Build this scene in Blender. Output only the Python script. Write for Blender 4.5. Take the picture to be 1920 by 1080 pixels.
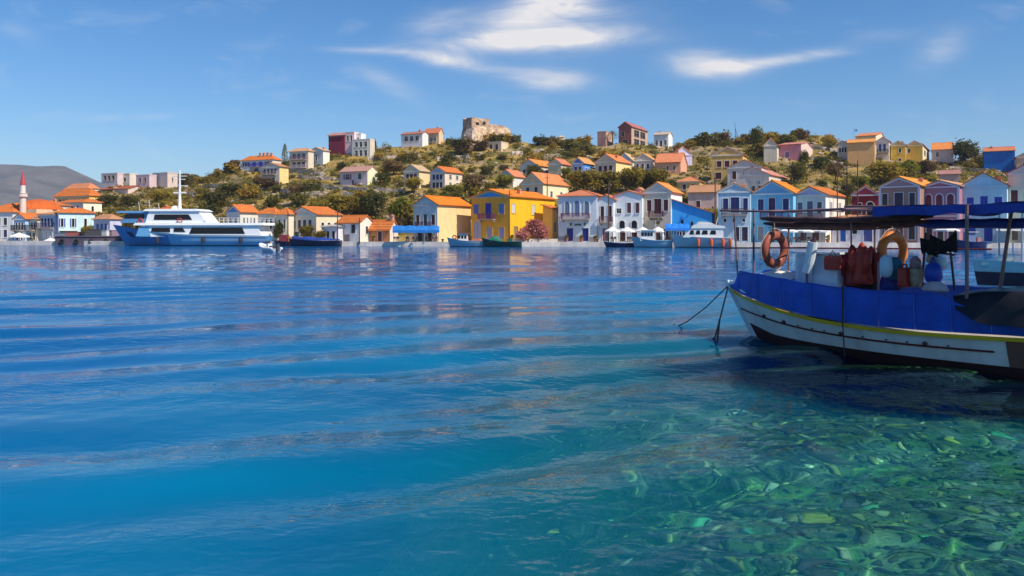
import bpy, math, random
from mathutils import Vector, Matrix, noise
from math import sin, cos, tan, pi, exp, radians, sqrt, atan2, atan

random.seed(11)
S = bpy.context.scene
for o in list(bpy.data.objects):
    bpy.data.objects.remove(o)
COL = S.collection

# ------------------------------------------------------------------ camera
F, H0, CU, CV = 1493.0, 2.2, 960.0, 437.0      # focal length in pixels, eye height, principal column, horizon row
cd = bpy.data.cameras.new('camera'); CAM = bpy.data.objects.new('camera', cd); COL.objects.link(CAM)
cd.sensor_width = 36; cd.lens = 36 * F / 1920; cd.shift_y = -(540 - CV) / 1920
cd.clip_start = 0.1; cd.clip_end = 20000
CAM.location = (0, 0, H0); CAM.rotation_euler = (pi / 2, 0, 0)
S.camera = CAM

# ------------------------------------------------------------------ sun, sky, exposure
SUN_DIR = Vector((0.80, -0.58, 0.0)).normalized()      # towards the sun, on the ground
SUN_EL = radians(47)
to_sun = Vector((SUN_DIR.x * cos(SUN_EL), SUN_DIR.y * cos(SUN_EL), sin(SUN_EL)))
sl = bpy.data.lights.new('sun', 'SUN'); sl.energy = 4.6; sl.angle = radians(0.53); sl.color = (1.0, 0.90, 0.74); sl.cycles.is_caustics_light = True
SUN = bpy.data.objects.new('sun', sl); COL.objects.link(SUN)
SUN.rotation_euler = to_sun.to_track_quat('Z', 'Y').to_euler(); SUN.location = (60, -40, 120)

W = bpy.data.worlds.new('World'); S.world = W; W.use_nodes = True
S.view_settings.view_transform = 'Standard'; S.view_settings.look = 'None'
S.view_settings.exposure = 0.32; S.view_settings.gamma = 1.0; S.view_settings.use_curve_mapping = False
S.cycles.use_denoising = True
S.cycles.max_bounces = 6; S.cycles.diffuse_bounces = 2; S.cycles.glossy_bounces = 3
S.cycles.transparent_max_bounces = 8; S.cycles.volume_bounces = 0
S.cycles.caustics_reflective = False; S.cycles.caustics_refractive = True
S.cycles.sample_clamp_indirect = 4.0


class NT:
    """small helper for writing node trees"""
    def __init__(self, tree):
        self.t = tree; self.n = tree.nodes; self.n.clear()
    def node(self, typ, **kw):
        x = self.n.new(typ)
        for k, v in kw.items():
            setattr(x, k, v)
        return x
    def put(self, sock, v):
        if hasattr(v, 'is_output') or isinstance(v, bpy.types.NodeSocket):
            self.t.links.new(v, sock)
        elif v is not None:
            sock.default_value = v
    def math(self, op, a, b=None, c=None, clamp=False):
        x = self.node('ShaderNodeMath', operation=op, use_clamp=clamp)
        self.put(x.inputs[0], a); self.put(x.inputs[1], b); self.put(x.inputs[2], c)
        return x.outputs[0]
    def mix(self, f, a, b, blend='MIX'):
        x = self.node('ShaderNodeMix', data_type='RGBA', blend_type=blend)
        self.put(x.inputs[0], f); self.put(x.inputs[6], a); self.put(x.inputs[7], b)
        return x.outputs[2]
    def ramp(self, f, stops):
        x = self.node('ShaderNodeValToRGB'); r = x.color_ramp
        while len(r.elements) < len(stops): r.elements.new(0.5)
        for e, (p, c) in zip(r.elements, stops):
            e.position = p; e.color = c if len(c) == 4 else (*c, 1)
        self.put(x.inputs[0], f)
        return x.outputs[0]
    def noise(self, vec, scale, detail=4, rough=0.55, dist=0.0):
        x = self.node('ShaderNodeTexNoise')
        self.put(x.inputs['Vector'], vec); x.inputs['Scale'].default_value = scale
        x.inputs['Detail'].default_value = detail; x.inputs['Roughness'].default_value = rough
        x.inputs['Distortion'].default_value = dist
        return x.outputs['Fac']
    def mapping(self, vec, scale=(1, 1, 1), loc=(0, 0, 0), rot=(0, 0, 0)):
        x = self.node('ShaderNodeMapping')
        self.put(x.inputs[0], vec); x.inputs['Scale'].default_value = scale
        x.inputs['Location'].default_value = loc; x.inputs['Rotation'].default_value = rot
        return x.outputs[0]
    def bump(self, h, strength, dist=1.0, normal=None):
        x = self.node('ShaderNodeBump'); x.inputs['Strength'].default_value = strength
        x.inputs['Distance'].default_value = dist; self.put(x.inputs['Height'], h)
        self.put(x.inputs['Normal'], normal)
        return x.outputs[0]


def rgba(c):
    return (c[0], c[1], c[2], 1.0)


def build_world():
    n = NT(W.node_tree)
    out = n.node('ShaderNodeOutputWorld'); bg = n.node('ShaderNodeBackground')
    sky = n.node('ShaderNodeTexSky', sky_type='NISHITA', sun_disc=False)
    sky.sun_elevation = SUN_EL; sky.sun_rotation = atan2(SUN_DIR.x, SUN_DIR.y)
    sky.altitude = 0; sky.air_density = 1.0; sky.dust_density = 0.15; sky.ozone_density = 3.5
    tc = n.node('ShaderNodeTexCoord')
    sep = n.node('ShaderNodeSeparateXYZ'); n.put(sep.inputs[0], tc.outputs['Generated'])
    x, y, z = sep.outputs
    ya = n.math('MAXIMUM', n.math('ABSOLUTE', y), 0.05)
    k = n.math('DIVIDE', x, ya); e = n.math('DIVIDE', z, ya)
    # high cirrus drawn in the sky: streaky noise times soft patches
    comb = n.node('ShaderNodeCombineXYZ'); n.put(comb.inputs[0], k); n.put(comb.inputs[1], e)
    n.put(comb.inputs[2], n.math('SIGN', y))
    v = comb.outputs[0]
    c0 = n.node('ShaderNodeCombineXYZ'); n.put(c0.inputs[0], k); n.put(c0.inputs[1], e); v0_ = c0.outputs[0]
    fib = n.noise(n.mapping(v, (9, 30, 3), rot=(0, 0, radians(-9))), 1.0, 5, 0.62, 0.9)
    big = n.noise(n.mapping(v, (5, 14, 2), loc=(3.1, 0.4, 0)), 1.0, 3, 0.6, 0.4)
    def patch(u0, v0, ru, rv, rot, w):
        mp = n.node('ShaderNodeMapping', vector_type='TEXTURE'); n.put(mp.inputs[0], v0_)
        mp.inputs['Location'].default_value = ((u0 - CU) / F, (CV - v0) / F, 0); mp.inputs['Rotation'].default_value = (0, 0, radians(rot))
        mp.inputs['Scale'].default_value = (ru / F, rv * 1.4 / F, 1)
        dt = n.node('ShaderNodeVectorMath', operation='DOT_PRODUCT'); n.put(dt.inputs[0], mp.outputs[0]); n.put(dt.inputs[1], mp.outputs[0])
        return n.math('MULTIPLY', n.math('POWER', 0.36788, dt.outputs['Value']), w)
    ps = [patch(1055, 5, 95, 50, 30, 0.95), patch(1010, 76, 190, 12, 3, 0.85), patch(940, 50, 90, 26, 28, 0.55), patch(820, 45, 70, 22, 15, 0.40),
          patch(850, 116, 105, 9, -10, 0.75), patch(1030, 150, 80, 13, -3, 0.80), patch(690, 96, 75, 5, -3, 0.50),
          patch(735, 160, 70, 14, -26, 0.36), patch(1325, 122, 80, 17, -2, 0.85), patch(1440, 116, 110, 9, 9, 0.65), patch(1530, 104, 60, 6, 4, 0.4),
          patch(1765, 90, 55, 22, 25, 0.50), patch(1660, 66, 60, 10, 5, 0.28), patch(245, 220, 110, 6, 2, 0.28),
          patch(40, 65, 50, 14, -25, 0.25), patch(1180, 50, 80, 30, 25, 0.22)]
    m = ps[0]
    for p_ in ps[1:]:
        m = n.math('ADD', m, p_)
    tex = n.math('ADD', n.math('MULTIPLY', fib, 1.25), n.math('MULTIPLY', big, 0.75))      # about 1
    cl = n.math('MULTIPLY', m, n.math('MULTIPLY', n.math('SUBTRACT', tex, 0.54), 1.85), clamp=True)
    cl = n.math('POWER', cl, 1.35)
    # the same thin cirrus goes on all round the sky
    amb = n.math('MULTIPLY', n.math('SUBTRACT', n.math('MULTIPLY', fib, big), 0.29), 0.8, clamp=True)
    cl = n.math('MAXIMUM', cl, amb)
    cl = n.math('MULTIPLY', cl, n.math('GREATER_THAN', z, 0.0))
    cl = n.math('MINIMUM', cl, 0.93)
    tint = n.mix(1.0, sky.outputs[0], (0.77, 0.88, 0.99, 1), 'MULTIPLY')
    hsv = n.node('ShaderNodeHueSaturation'); hsv.inputs['Saturation'].default_value = 1.22
    n.put(hsv.inputs['Color'], tint)
    colr = n.mix(cl, hsv.outputs[0], (7.2, 6.9, 6.8, 1))
    n.put(bg.inputs[0], colr); bg.inputs[1].default_value = 0.104
    n.t.links.new(bg.outputs[0], out.inputs[0])
build_world()
W.cycles.sampling_method = 'MANUAL'; W.cycles.sample_map_resolution = 256

# ------------------------------------------------------------------ helpers
def P(u, v, Y):
    """the point at depth Y seen at column u, row v of the photograph"""
    return Vector(((u - CU) / F * Y, Y, H0 - (v - CV) / F * Y))


class MB:
    """collects faces and links them as one mesh object"""
    def __init__(s):
        s.v = []; s.f = []; s.smooth = False
    def poly(s, pts):
        b = len(s.v); s.v.extend([tuple(p) for p in pts]); s.f.append(tuple(range(b, b + len(pts))))
    def box(s, x0, x1, y0, y1, z0, z1):
        b = len(s.v)
        s.v += [(x0, y0, z0), (x1, y0, z0), (x1, y1, z0), (x0, y1, z0), (x0, y0, z1), (x1, y0, z1), (x1, y1, z1), (x0, y1, z1)]
        s.f += [(b, b+3, b+2, b+1), (b+4, b+5, b+6, b+7), (b, b+1, b+5, b+4), (b+1, b+2, b+6, b+5), (b+2, b+3, b+7, b+6), (b+3, b, b+4, b+7)]
    def loft(s, rings, cap0=True, cap1=True, closed=True):
        b = len(s.v); m = len(rings[0])
        for r in rings: s.v.extend([tuple(p) for p in r])
        for i in range(len(rings) - 1):
            for j in range(m if closed else m - 1):
                a = b + i * m + j; c = b + i * m + (j + 1) % m
                s.f.append((a, c, c + m, a + m))
        if cap0: s.f.append(tuple(b + j for j in reversed(range(m))))
        if cap1: s.f.append(tuple(b + (len(rings) - 1) * m + j for j in range(m)))
    def prism(s, pts, off):
        off = Vector(off); a = [Vector(p) for p in pts]
        s.loft([a, [p + off for p in a]])
    def tube(s, pts, r, n=8):
        pts = [Vector(p) for p in pts]; rings = []
        rr = r if isinstance(r, (list, tuple)) else [r] * len(pts)
        prev = None
        for i, p in enumerate(pts):
            d = (pts[min(i + 1, len(pts) - 1)] - pts[max(i - 1, 0)])
            d = d.normalized() if d.length > 1e-9 else Vector((0, 0, 1))
            if prev is None:
                a = d.orthogonal().normalized()
            else:
                a = (prev - d * prev.dot(d)).normalized()
            prev = a; c = d.cross(a)
            rings.append([p + (a * cos(2 * pi * j / n) + c * sin(2 * pi * j / n)) * rr[i] for j in range(n)])
        s.loft(rings)
    def lathe(s, prof, n=16, o=(0, 0, 0)):
        s.loft([[(o[0] + r * cos(2 * pi * j / n), o[1] + r * sin(2 * pi * j / n), o[2] + z) for j in range(n)] for r, z in prof])
    def build(s, name, m, parent=None, smooth=None):
        me = bpy.data.meshes.new(name); me.from_pydata(s.v, [], s.f); me.update()
        if m is not None: me.materials.append(m)
        sm = s.smooth if smooth is None else smooth
        if sm: me.polygons.foreach_set('use_smooth', [True] * len(me.polygons))
        return add(name, me, parent)


def add(name, data, parent=None):
    o = bpy.data.objects.new(name, data); COL.objects.link(o)
    if parent is not None: o.parent = parent
    return o


def tag(o, label=None, cat=None, group=None, kind=None):
    if label: o['label'] = label
    if cat: o['category'] = cat
    if group: o['group'] = group
    if kind: o['kind'] = kind
    return o


def thing(name, label, cat, loc=(0, 0, 0), rz=0.0, group=None):
    o = add(name, None); o.empty_display_size = 0.3
    o.location = loc; o.rotation_euler = (0, 0, rz)
    return tag(o, label, cat, group)


def copy_tree(o, parent=None):
    c = o.copy(); COL.objects.link(c); c.parent = parent
    for ch in list(o.children):
        copy_tree(ch, c)
    return c


_mats = {}


def sh(c, k):
    return tuple(max(0.0, min(1.0, x * k)) for x in c[:3])


def mat(name, base, rough=0.8, var=0.15, scale=2.0, bump=0.0, bscale=20.0, spec=0.3, streak=False, metal=0.0, island=0.0, dirt=None):
    """painted or plain surface: base colour broken up by noise, optional fine bump and stains"""
    key = (name, tuple(round(x, 3) for x in base[:3]))
    if key in _mats: return _mats[key]
    m = bpy.data.materials.new(name); m.use_nodes = True
    n = NT(m.node_tree)
    out = n.node('ShaderNodeOutputMaterial'); b = n.node('ShaderNodeBsdfPrincipled')
    tc = n.node('ShaderNodeTexCoord'); ob = tc.outputs['Object']
    oi = n.node('ShaderNodeObjectInfo')
    vadd = n.node('ShaderNodeVectorMath', operation='ADD'); n.put(vadd.inputs[0], ob)
    rnd = n.node('ShaderNodeVectorMath', operation='SCALE'); n.put(rnd.inputs[0], (17.0, 9.0, 5.0)); n.put(rnd.inputs['Scale'], oi.outputs['Random'])
    n.put(vadd.inputs[1], rnd.outputs[0]); vec = vadd.outputs[0]
    f = n.noise(vec, scale, 5, 0.6)
    c = n.ramp(f, [(0.25, sh(base, 1 - var)), (0.5, base[:3]), (0.75, sh(base, 1 + var))])
    if streak:
        f2 = n.noise(n.mapping(vec, (2.2, 2.2, 0.22)), 1.0, 5, 0.65)
        c = n.mix(n.ramp(f2, [(0.5, (0, 0, 0)), (0.75, (0.55, 0.55, 0.55))]), c, rgba(dirt or sh(base, 0.55)))
    if island:
        ge = n.node('ShaderNodeNewGeometry')
        c = n.mix(n.math('MULTIPLY', ge.outputs['Random Per Island'], island), c, rgba(sh(base, 0.35)))
    n.put(b.inputs['Base Color'], c); b.inputs['Roughness'].default_value = rough
    b.inputs['Specular IOR Level'].default_value = spec; b.inputs['Metallic'].default_value = metal
    if bump:
        n.put(b.inputs['Normal'], n.bump(n.noise(vec, bscale, 4, 0.6), bump, 0.02))
    n.t.links.new(b.outputs[0], out.inputs[0])
    _mats[key] = m
    return m


def plaster(c):
    return mat('plaster', c, 0.9, 0.10, 0.8, 0.15, 8, 0.15, streak=True, dirt=sh(c, 0.66))


def paint(c, rough=0.5):
    return mat('paint', c, rough, 0.10, 3.0, 0, 20, 0.35)


def tiles(c=(0.74, 0.20, 0.035)):
    """fired clay roof tiles: courses and channels as relief, colour varies from tile to tile"""
    key = ('tiles', tuple(round(x, 3) for x in c))
    if key in _mats: return _mats[key]
    m = bpy.data.materials.new('roof_tiles'); m.use_nodes = True
    n = NT(m.node_tree)
    out = n.node('ShaderNodeOutputMaterial'); b = n.node('ShaderNodeBsdfPrincipled')
    tc = n.node('ShaderNodeTexCoord'); ob = tc.outputs['Object']
    f = n.noise(n.mapping(ob, (0.9, 3.5, 3.5)), 1.0, 5, 0.7)
    col = n.ramp(f, [(0.22, sh(c, 0.50)), (0.42, sh(c, 0.85)), (0.58, c), (0.78, (min(1, c[0] * 1.15), c[1] * 1.7, c[2] * 3.0))])
    f2 = n.noise(ob, 0.35, 3, 0.6)
    col = n.mix(n.ramp(f2, [(0.5, (0, 0, 0)), (0.8, (0.5, 0.5, 0.5))]), col, rgba(sh(c, 0.6)))
    n.put(b.inputs['Base Color'], col); b.inputs['Roughness'].default_value = 0.85; b.inputs['Specular IOR Level'].default_value = 0.15
    w = n.node('ShaderNodeTexWave', wave_type='BANDS', bands_direction='Y'); n.put(w.inputs['Vector'], ob)
    w.inputs['Scale'].default_value = 0.75; w.inputs['Distortion'].default_value = 0.8
    n.put(b.inputs['Normal'], n.bump(w.outputs['Fac'], 0.8, 0.12))
    n.t.links.new(b.outputs[0], out.inputs[0])
    _mats[key] = m
    return m


def glass_mat():
    if 'glass' in _mats: return _mats['glass']
    m = bpy.data.materials.new('window_glass'); m.use_nodes = True
    b = m.node_tree.nodes['Principled BSDF']
    b.inputs['Base Color'].default_value = (0.012, 0.014, 0.02, 1); b.inputs['Roughness'].default_value = 0.12
    b.inputs['Specular IOR Level'].default_value = 0.12
    _mats['glass'] = m
    return m


def lerp(a, b, t):
    return a + (b - a) * t


def interp(x, pts):
    """piecewise smooth interpolation through (x, y...) rows"""
    if x <= pts[0][0]: return pts[0][1:]
    for a, b in zip(pts, pts[1:]):
        if x <= b[0]:
            t = (x - a[0]) / (b[0] - a[0])
            return tuple(lerp(p, q, t) for p, q in zip(a[1:], b[1:]))
    return pts[-1][1:]


def smooth(t):
    t = max(0.0, min(1.0, t))
    return t * t * (3 - 2 * t)

# ------------------------------------------------------------------ shape of the land
QUAY = [(-700, 168), (-300, 158), (0, 150), (230, 144), (520, 137), (700, 134), (850, 131), (1050, 130), (1250, 126.5), (1500, 122), (1920, 117), (2400, 112), (3000, 108)]
RIDGE = [(-900, 432, 230), (-300, 430, 200), (0, 424, 195), (60, 412, 200), (110, 396, 212), (170, 368, 228), (205, 350, 238), (330, 346, 242), (400, 330, 245),
         (450, 314, 248), (520, 306, 250), (600, 291, 252), (660, 284, 255), (720, 274, 258), (780, 270, 260), (870, 263, 265), (950, 262, 265),
         (1000, 270, 262), (1100, 269, 260), (1180, 267, 260), (1260, 276, 256), (1330, 268, 260), (1400, 262, 265), (1480, 256, 270),
         (1540, 255, 270), (1580, 272, 262), (1650, 284, 254), (1760, 302, 245), (1850, 306, 236), (1920, 310, 230), (2100, 330, 222), (2400, 385, 215), (3000, 425, 210)]
QZ = 0.7


def quayY(u):
    return interp(u, QUAY)[0]


def landZ(X, Y):
    u = CU + F * X / max(Y, 1.0)
    vr, Yr = interp(u, RIDGE); Yq = quayY(u)
    Y1 = Yq + 15.0
    Zr = H0 + (CV - vr) / F * Yr
    if Y <= Y1: return QZ
    t = (Y - Y1) / (Yr - Y1)
    if t <= 1.0:
        z = QZ + (Zr - QZ) * (t ** 1.06)
    else:
        z = Zr - (Zr + 6) * smooth((t - 1.0) / 1.1) * 0.95
    k = smooth(t * 5)
    z += k * (1.1 * noise.noise(Vector((X * 0.045, Y * 0.045, 3.1))) + 0.5 * noise.noise(Vector((X * 0.14, Y * 0.14, 7.7))))
    # broken terraces on the slope
    z += k * 0.45 * sin(z * 2.2)
    return z


def ground(u, v, Y0=140.0, Y1=300.0):
    """where the line of sight through (u, v) meets the slope"""
    Y = Y0; step = 4.0
    def above(y):
        q = P(u, v, y)
        return landZ(q.x, y) >= q.z
    while Y < Y1:
        if above(Y):
            lo, hi = Y - step, Y
            for _ in range(5):
                m_ = (lo + hi) / 2
                if above(m_): hi = m_
                else: lo = m_
            q = P(u, v, hi)
            return Vector((q.x, hi, landZ(q.x, hi)))
        Y += step
    p = P(u, v, 262.0)
    return Vector((p.x, 262.0, landZ(p.x, 262.0)))


def hill_material():
    m = bpy.data.materials.new('dry_hillside'); m.use_nodes = True
    n = NT(m.node_tree)
    out = n.node('ShaderNodeOutputMaterial'); b = n.node('ShaderNodeBsdfPrincipled')
    tc = n.node('ShaderNodeTexCoord'); ob = tc.outputs['Object']
    f1 = n.noise(ob, 0.09, 6, 0.65); f2 = n.noise(ob, 0.35, 6, 0.7); f3 = n.noise(ob, 1.6, 5, 0.7)
    grass = n.ramp(f2, [(0.3, (0.20, 0.13, 0.03)), (0.5, (0.38, 0.25, 0.06)), (0.7, (0.50, 0.34, 0.10))])
    rock = n.ramp(f3, [(0.3, (0.15, 0.11, 0.08)), (0.5, (0.36, 0.27, 0.19)), (0.7, (0.50, 0.40, 0.29))])
    green = n.ramp(f3, [(0.3, (0.07, 0.075, 0.018)), (0.7, (0.20, 0.17, 0.035))])
    c = n.mix(n.ramp(f1, [(0.46, (0, 0, 0)), (0.60, (1, 1, 1))]), grass, rock)
    c = n.mix(n.ramp(n.noise(ob, 0.16, 6, 0.7), [(0.46, (0, 0, 0)), (0.58, (1, 1, 1))]), c, green)
    n.put(b.inputs['Base Color'], c); b.inputs['Roughness'].default_value = 0.95; b.inputs['Specular IOR Level'].default_value = 0.1
    n.put(b.inputs['Normal'], n.bump(n.noise(ob, 1.1, 6, 0.7), 0.9, 0.6))
    n.t.links.new(b.outputs[0], out.inputs[0])
    return m


def build_land():
    # one sheet: the slope behind the harbour, falling away behind its crest
    xs = [-420 + 3.0 * i for i in range(301)]; ys = [100 + 2.5 * j for j in range(141)]
    verts = []; idx = {}
    faces = []
    for j, Y in enumerate(ys):
        for i, X in enumerate(xs):
            u = CU + F * X / Y
            if Y < quayY(u) + 6: continue
            idx[(i, j)] = len(verts); verts.append((X, Y, landZ(X, Y) - (0.12 if Y < quayY(u) + 15 else 0.0)))
    for j in range(len(ys) - 1):
        for i in range(len(xs) - 1):
            q = [(i, j), (i + 1, j), (i + 1, j + 1), (i, j + 1)]
            if all(k in idx for k in q): faces.append(tuple(idx[k] for k in q))
    mb = MB(); mb.v = verts; mb.f = faces
    tag(mb.build('hillside', hill_material(), smooth=True), kind='structure')
    # quay: paved strip with a stone edge
    q = MB(); us = [-700 + 25 * i for i in range(149)]
    pts = []
    for u in us:
        Y = quayY(u); pts.append(Vector(((u - CU) / F * Y, Y, 0)))
    top = [p + Vector((0, 0, QZ)) for p in pts]
    inner = [p + (Vector((p.x, p.y, 0)).normalized() * 26) + Vector((0, 0, QZ + 0.0)) for p in pts]
    for a, b, c, d in zip(top, top[1:], inner[1:], inner): q.poly([a, b, c, d])
    tag(q.build('quay_pavement', mat('concrete_paving', (0.42, 0.38, 0.34), 0.9, 0.2, 0.4, 0.2, 5)), kind='structure')
    k = MB()
    for a, b in zip(pts, pts[1:]):
        n_ = Vector((b.y - a.y, -(b.x - a.x), 0)).normalized()
        z0, z1 = Vector((0, 0, -2.5)), Vector((0, 0, QZ + 0.05))
        k.poly([a + n_ * .25 + z0, b + n_ * .25 + z0, b + n_ * .25 + z1, a + n_ * .25 + z1])
        k.poly([a + n_ * .25 + z1, b + n_ * .25 + z1, b - n_ * .35 + z1, a - n_ * .35 + z1])
        k.poly([a - n_ * .35 + z1, b - n_ * .35 + z1, b - n_ * .35 + z1 - Vector((0, 0, .2)), a - n_ * .35 + z1 - Vector((0, 0, .2))])
    tag(k.build('quay_edge', mat('quay_stone', (0.80, 0.70, 0.62), 0.85, 0.25, 0.7, 0.3, 3, streak=True)), kind='structure')
    # far mountain across the strait
    mm = MB(); prof = [(-2600, 380, 3200), (-1400, 330, 3000), (-700, 318, 2900), (-200, 312, 2800), (0, 308, 2700), (40, 309, 2700), (70, 312, 2690), (100, 311, 2680), (118, 310, 2680),
                       (140, 320, 2670), (165, 334, 2660), (200, 349, 2650), (260, 372, 2640), (330, 392, 2600), (420, 418, 2560), (520, 438, 2500)]
    nu, nt = 180, 28; vv = []
    for i in range(nu + 1):
        u = -2600 + (520 + 2600) * i / nu if i < 40 else lerp(-2600 + 3120 * 40 / nu, 520, (i - 40) / (nu - 40))
        v, Y = interp(u, prof); top_z = H0 + (CV - v) / F * Y
        for j in range(nt + 1):
            t = j / nt; Yy = Y - 900 * (1 - t)
            X = (u - CU) / F * Y
            z = -4 + (top_z + 4) * (t ** 0.85)
            z += 26 * sin(pi * min(1, t)) * noise.fractal(Vector((X * 0.004, Yy * 0.006, 1.0)), 1.0, 2.1, 6)
            vv.append((X, Yy, z if t > 0 else -6))
    mm.v = vv
    for i in range(nu):
        for j in range(nt):
            a = i * (nt + 1) + j; mm.f.append((a, a + nt + 1, a + nt + 2, a + 1))
    b = len(mm.v)
    for i in range(nu + 1):
        p = vv[i * (nt + 1) + nt]; mm.v.append((p[0], p[1] + 1200, -6))
    for i in range(nu):
        a = i * (nt + 1) + nt; mm.f.append((a, a + nt + 1, b + i + 1, b + i))
    tag(mm.build('mountain', mat('mountain_rock', (0.085, 0.075, 0.07), 0.95, 0.6, 0.012, 0.8, 0.03), smooth=True), kind='structure')
build_land()


# ------------------------------------------------------------------ water and the bed under it
def depth(X, Y):
    """clear-water depth: shallow by the near right shore, deep across the harbour"""
    r = sqrt(((X - 6.0) * (1.0 + 0.75 * smooth((3.2 - X) / 5.0))) ** 2 * 0.85 + (Y - 4.0) ** 2 * .50) + 0.9 * noise.noise(Vector((X * .22, Y * .22, 12.0)))
    return 0.95 + 0.06 * max(0.0, r) + 0.055 * max(0.0, r - 2.6) ** 2.0


def boat_shade(X, Y):
    """1 inside the painted patch of boat shadow and reflection in front of the near boat"""
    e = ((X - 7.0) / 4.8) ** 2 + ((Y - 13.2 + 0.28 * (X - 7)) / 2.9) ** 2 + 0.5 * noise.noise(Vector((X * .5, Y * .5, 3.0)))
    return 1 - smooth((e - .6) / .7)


def wave(X, Y):
    g = max(0.05, 0.55 + 1.35 * noise.noise(Vector((X * 0.11, Y * 0.19, 0.3))) + 0.35 * noise.noise(Vector((X * 0.3, Y * 0.4, 6.3))))
    g2 = max(0.05, 0.55 + 1.35 * noise.noise(Vector((X * 0.12, Y * 0.17, 8.3))))
    bend = 0.55 * sin(X * 0.12 + 0.6) + 0.75 * noise.noise(Vector((X * 0.16, Y * 0.16, 9.0))) + 0.18 * noise.noise(Vector((X * 0.6, Y * 0.6, 2.0)))
    z = 0.0
    for i, (dx, dy, L, s, ph) in enumerate(((-0.48, 0.88, 2.6, 0.140, 0.0), (-0.30, 0.95, 1.7, 0.070, 1.7), (-0.66, 0.75, 3.7, 0.040, 0.4))):
        k = 2 * pi / L
        p = k * (dx * X + dy * Y + bend) + ph
        z += (g2 if i == 1 else g) * (0.5 + 0.5 * smooth((Y - 6) / 8)) * s / k * (sin(p) + 0.2 * sin(2 * p + 0.8))
    if Y < 40:
        # short chop in patches, strongest over the shallows on the right
        h = max(0.0, min(1.0, 0.42 + 1.3 * noise.noise(Vector((X * 0.17 + 4, Y * 0.22, 2.0)))))
        sh_ = smooth((X - (-2.5)) / 4.5) * (1 - smooth((Y - 9) / 9))
        h = (0.25 + 0.75 * h) * (0.45 + 0.65 * sh_) * (1 - smooth((Y - 24) / 16))
        w_ = 0.2 * noise.noise(Vector((X * 0.8, Y * 0.8, 5.0))); w2 = 0.2 * noise.noise(Vector((X * 0.8, Y * 0.8, 25.0)))
        for (dx, dy, L, s, ph) in ((0.85, 0.52, 0.83, 0.045, 0.3), (-0.9, 0.43, 0.56, 0.055, 2.0), (0.25, 0.97, 0.43, 0.060, 4.0), (-0.45, 0.9, 0.33, 0.060, 1.1), (0.7, -0.7, 0.27, 0.045, 2.6)):
            if L < 0.5 and Y > 13: continue
            k = 2 * pi / L
            z += h * s / k * sin(k * (dx * (X + w_) + dy * (Y + w2)) + ph)
    return z


def bed_material():
    m = bpy.data.materials.new('seabed'); m.use_nodes = True
    n = NT(m.node_tree); out = n.node('ShaderNodeOutputMaterial'); b = n.node('ShaderNodeBsdfPrincipled')
    tc = n.node('ShaderNodeTexCoord'); ob = tc.outputs['Object']
    gravel = n.ramp(n.noise(ob, 9.0, 4, 0.7), [(0.3, (0.035, 0.045, 0.045)), (0.5, (0.14, 0.18, 0.12)), (0.7, (0.36, 0.36, 0.20))])
    algae = n.ramp(n.noise(ob, 5.0, 4, 0.7), [(0.3, (0.03, 0.10, 0.04)), (0.52, (0.14, 0.32, 0.08)), (0.7, (0.52, 0.50, 0.06))])
    c = n.mix(n.ramp(n.noise(ob, 1.1, 4, 0.6), [(0.46, (0, 0, 0)), (0.58, (1, 1, 1))]), gravel, algae)
    sand = n.ramp(n.noise(ob, 0.55, 3, 0.6), [(0.54, (0, 0, 0)), (0.64, (0.8, 0.8, 0.8))])
    c = n.mix(sand, c, (0.42, 0.42, 0.30, 1))
    n.put(b.inputs['Base Color'], c); b.inputs['Roughness'].default_value = 0.9
    n.put(b.inputs['Normal'], n.bump(n.noise(ob, 9.0, 4, 0.7), 0.8, 0.06))
    n.t.links.new(b.outputs[0], out.inputs[0])
    return m


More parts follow.
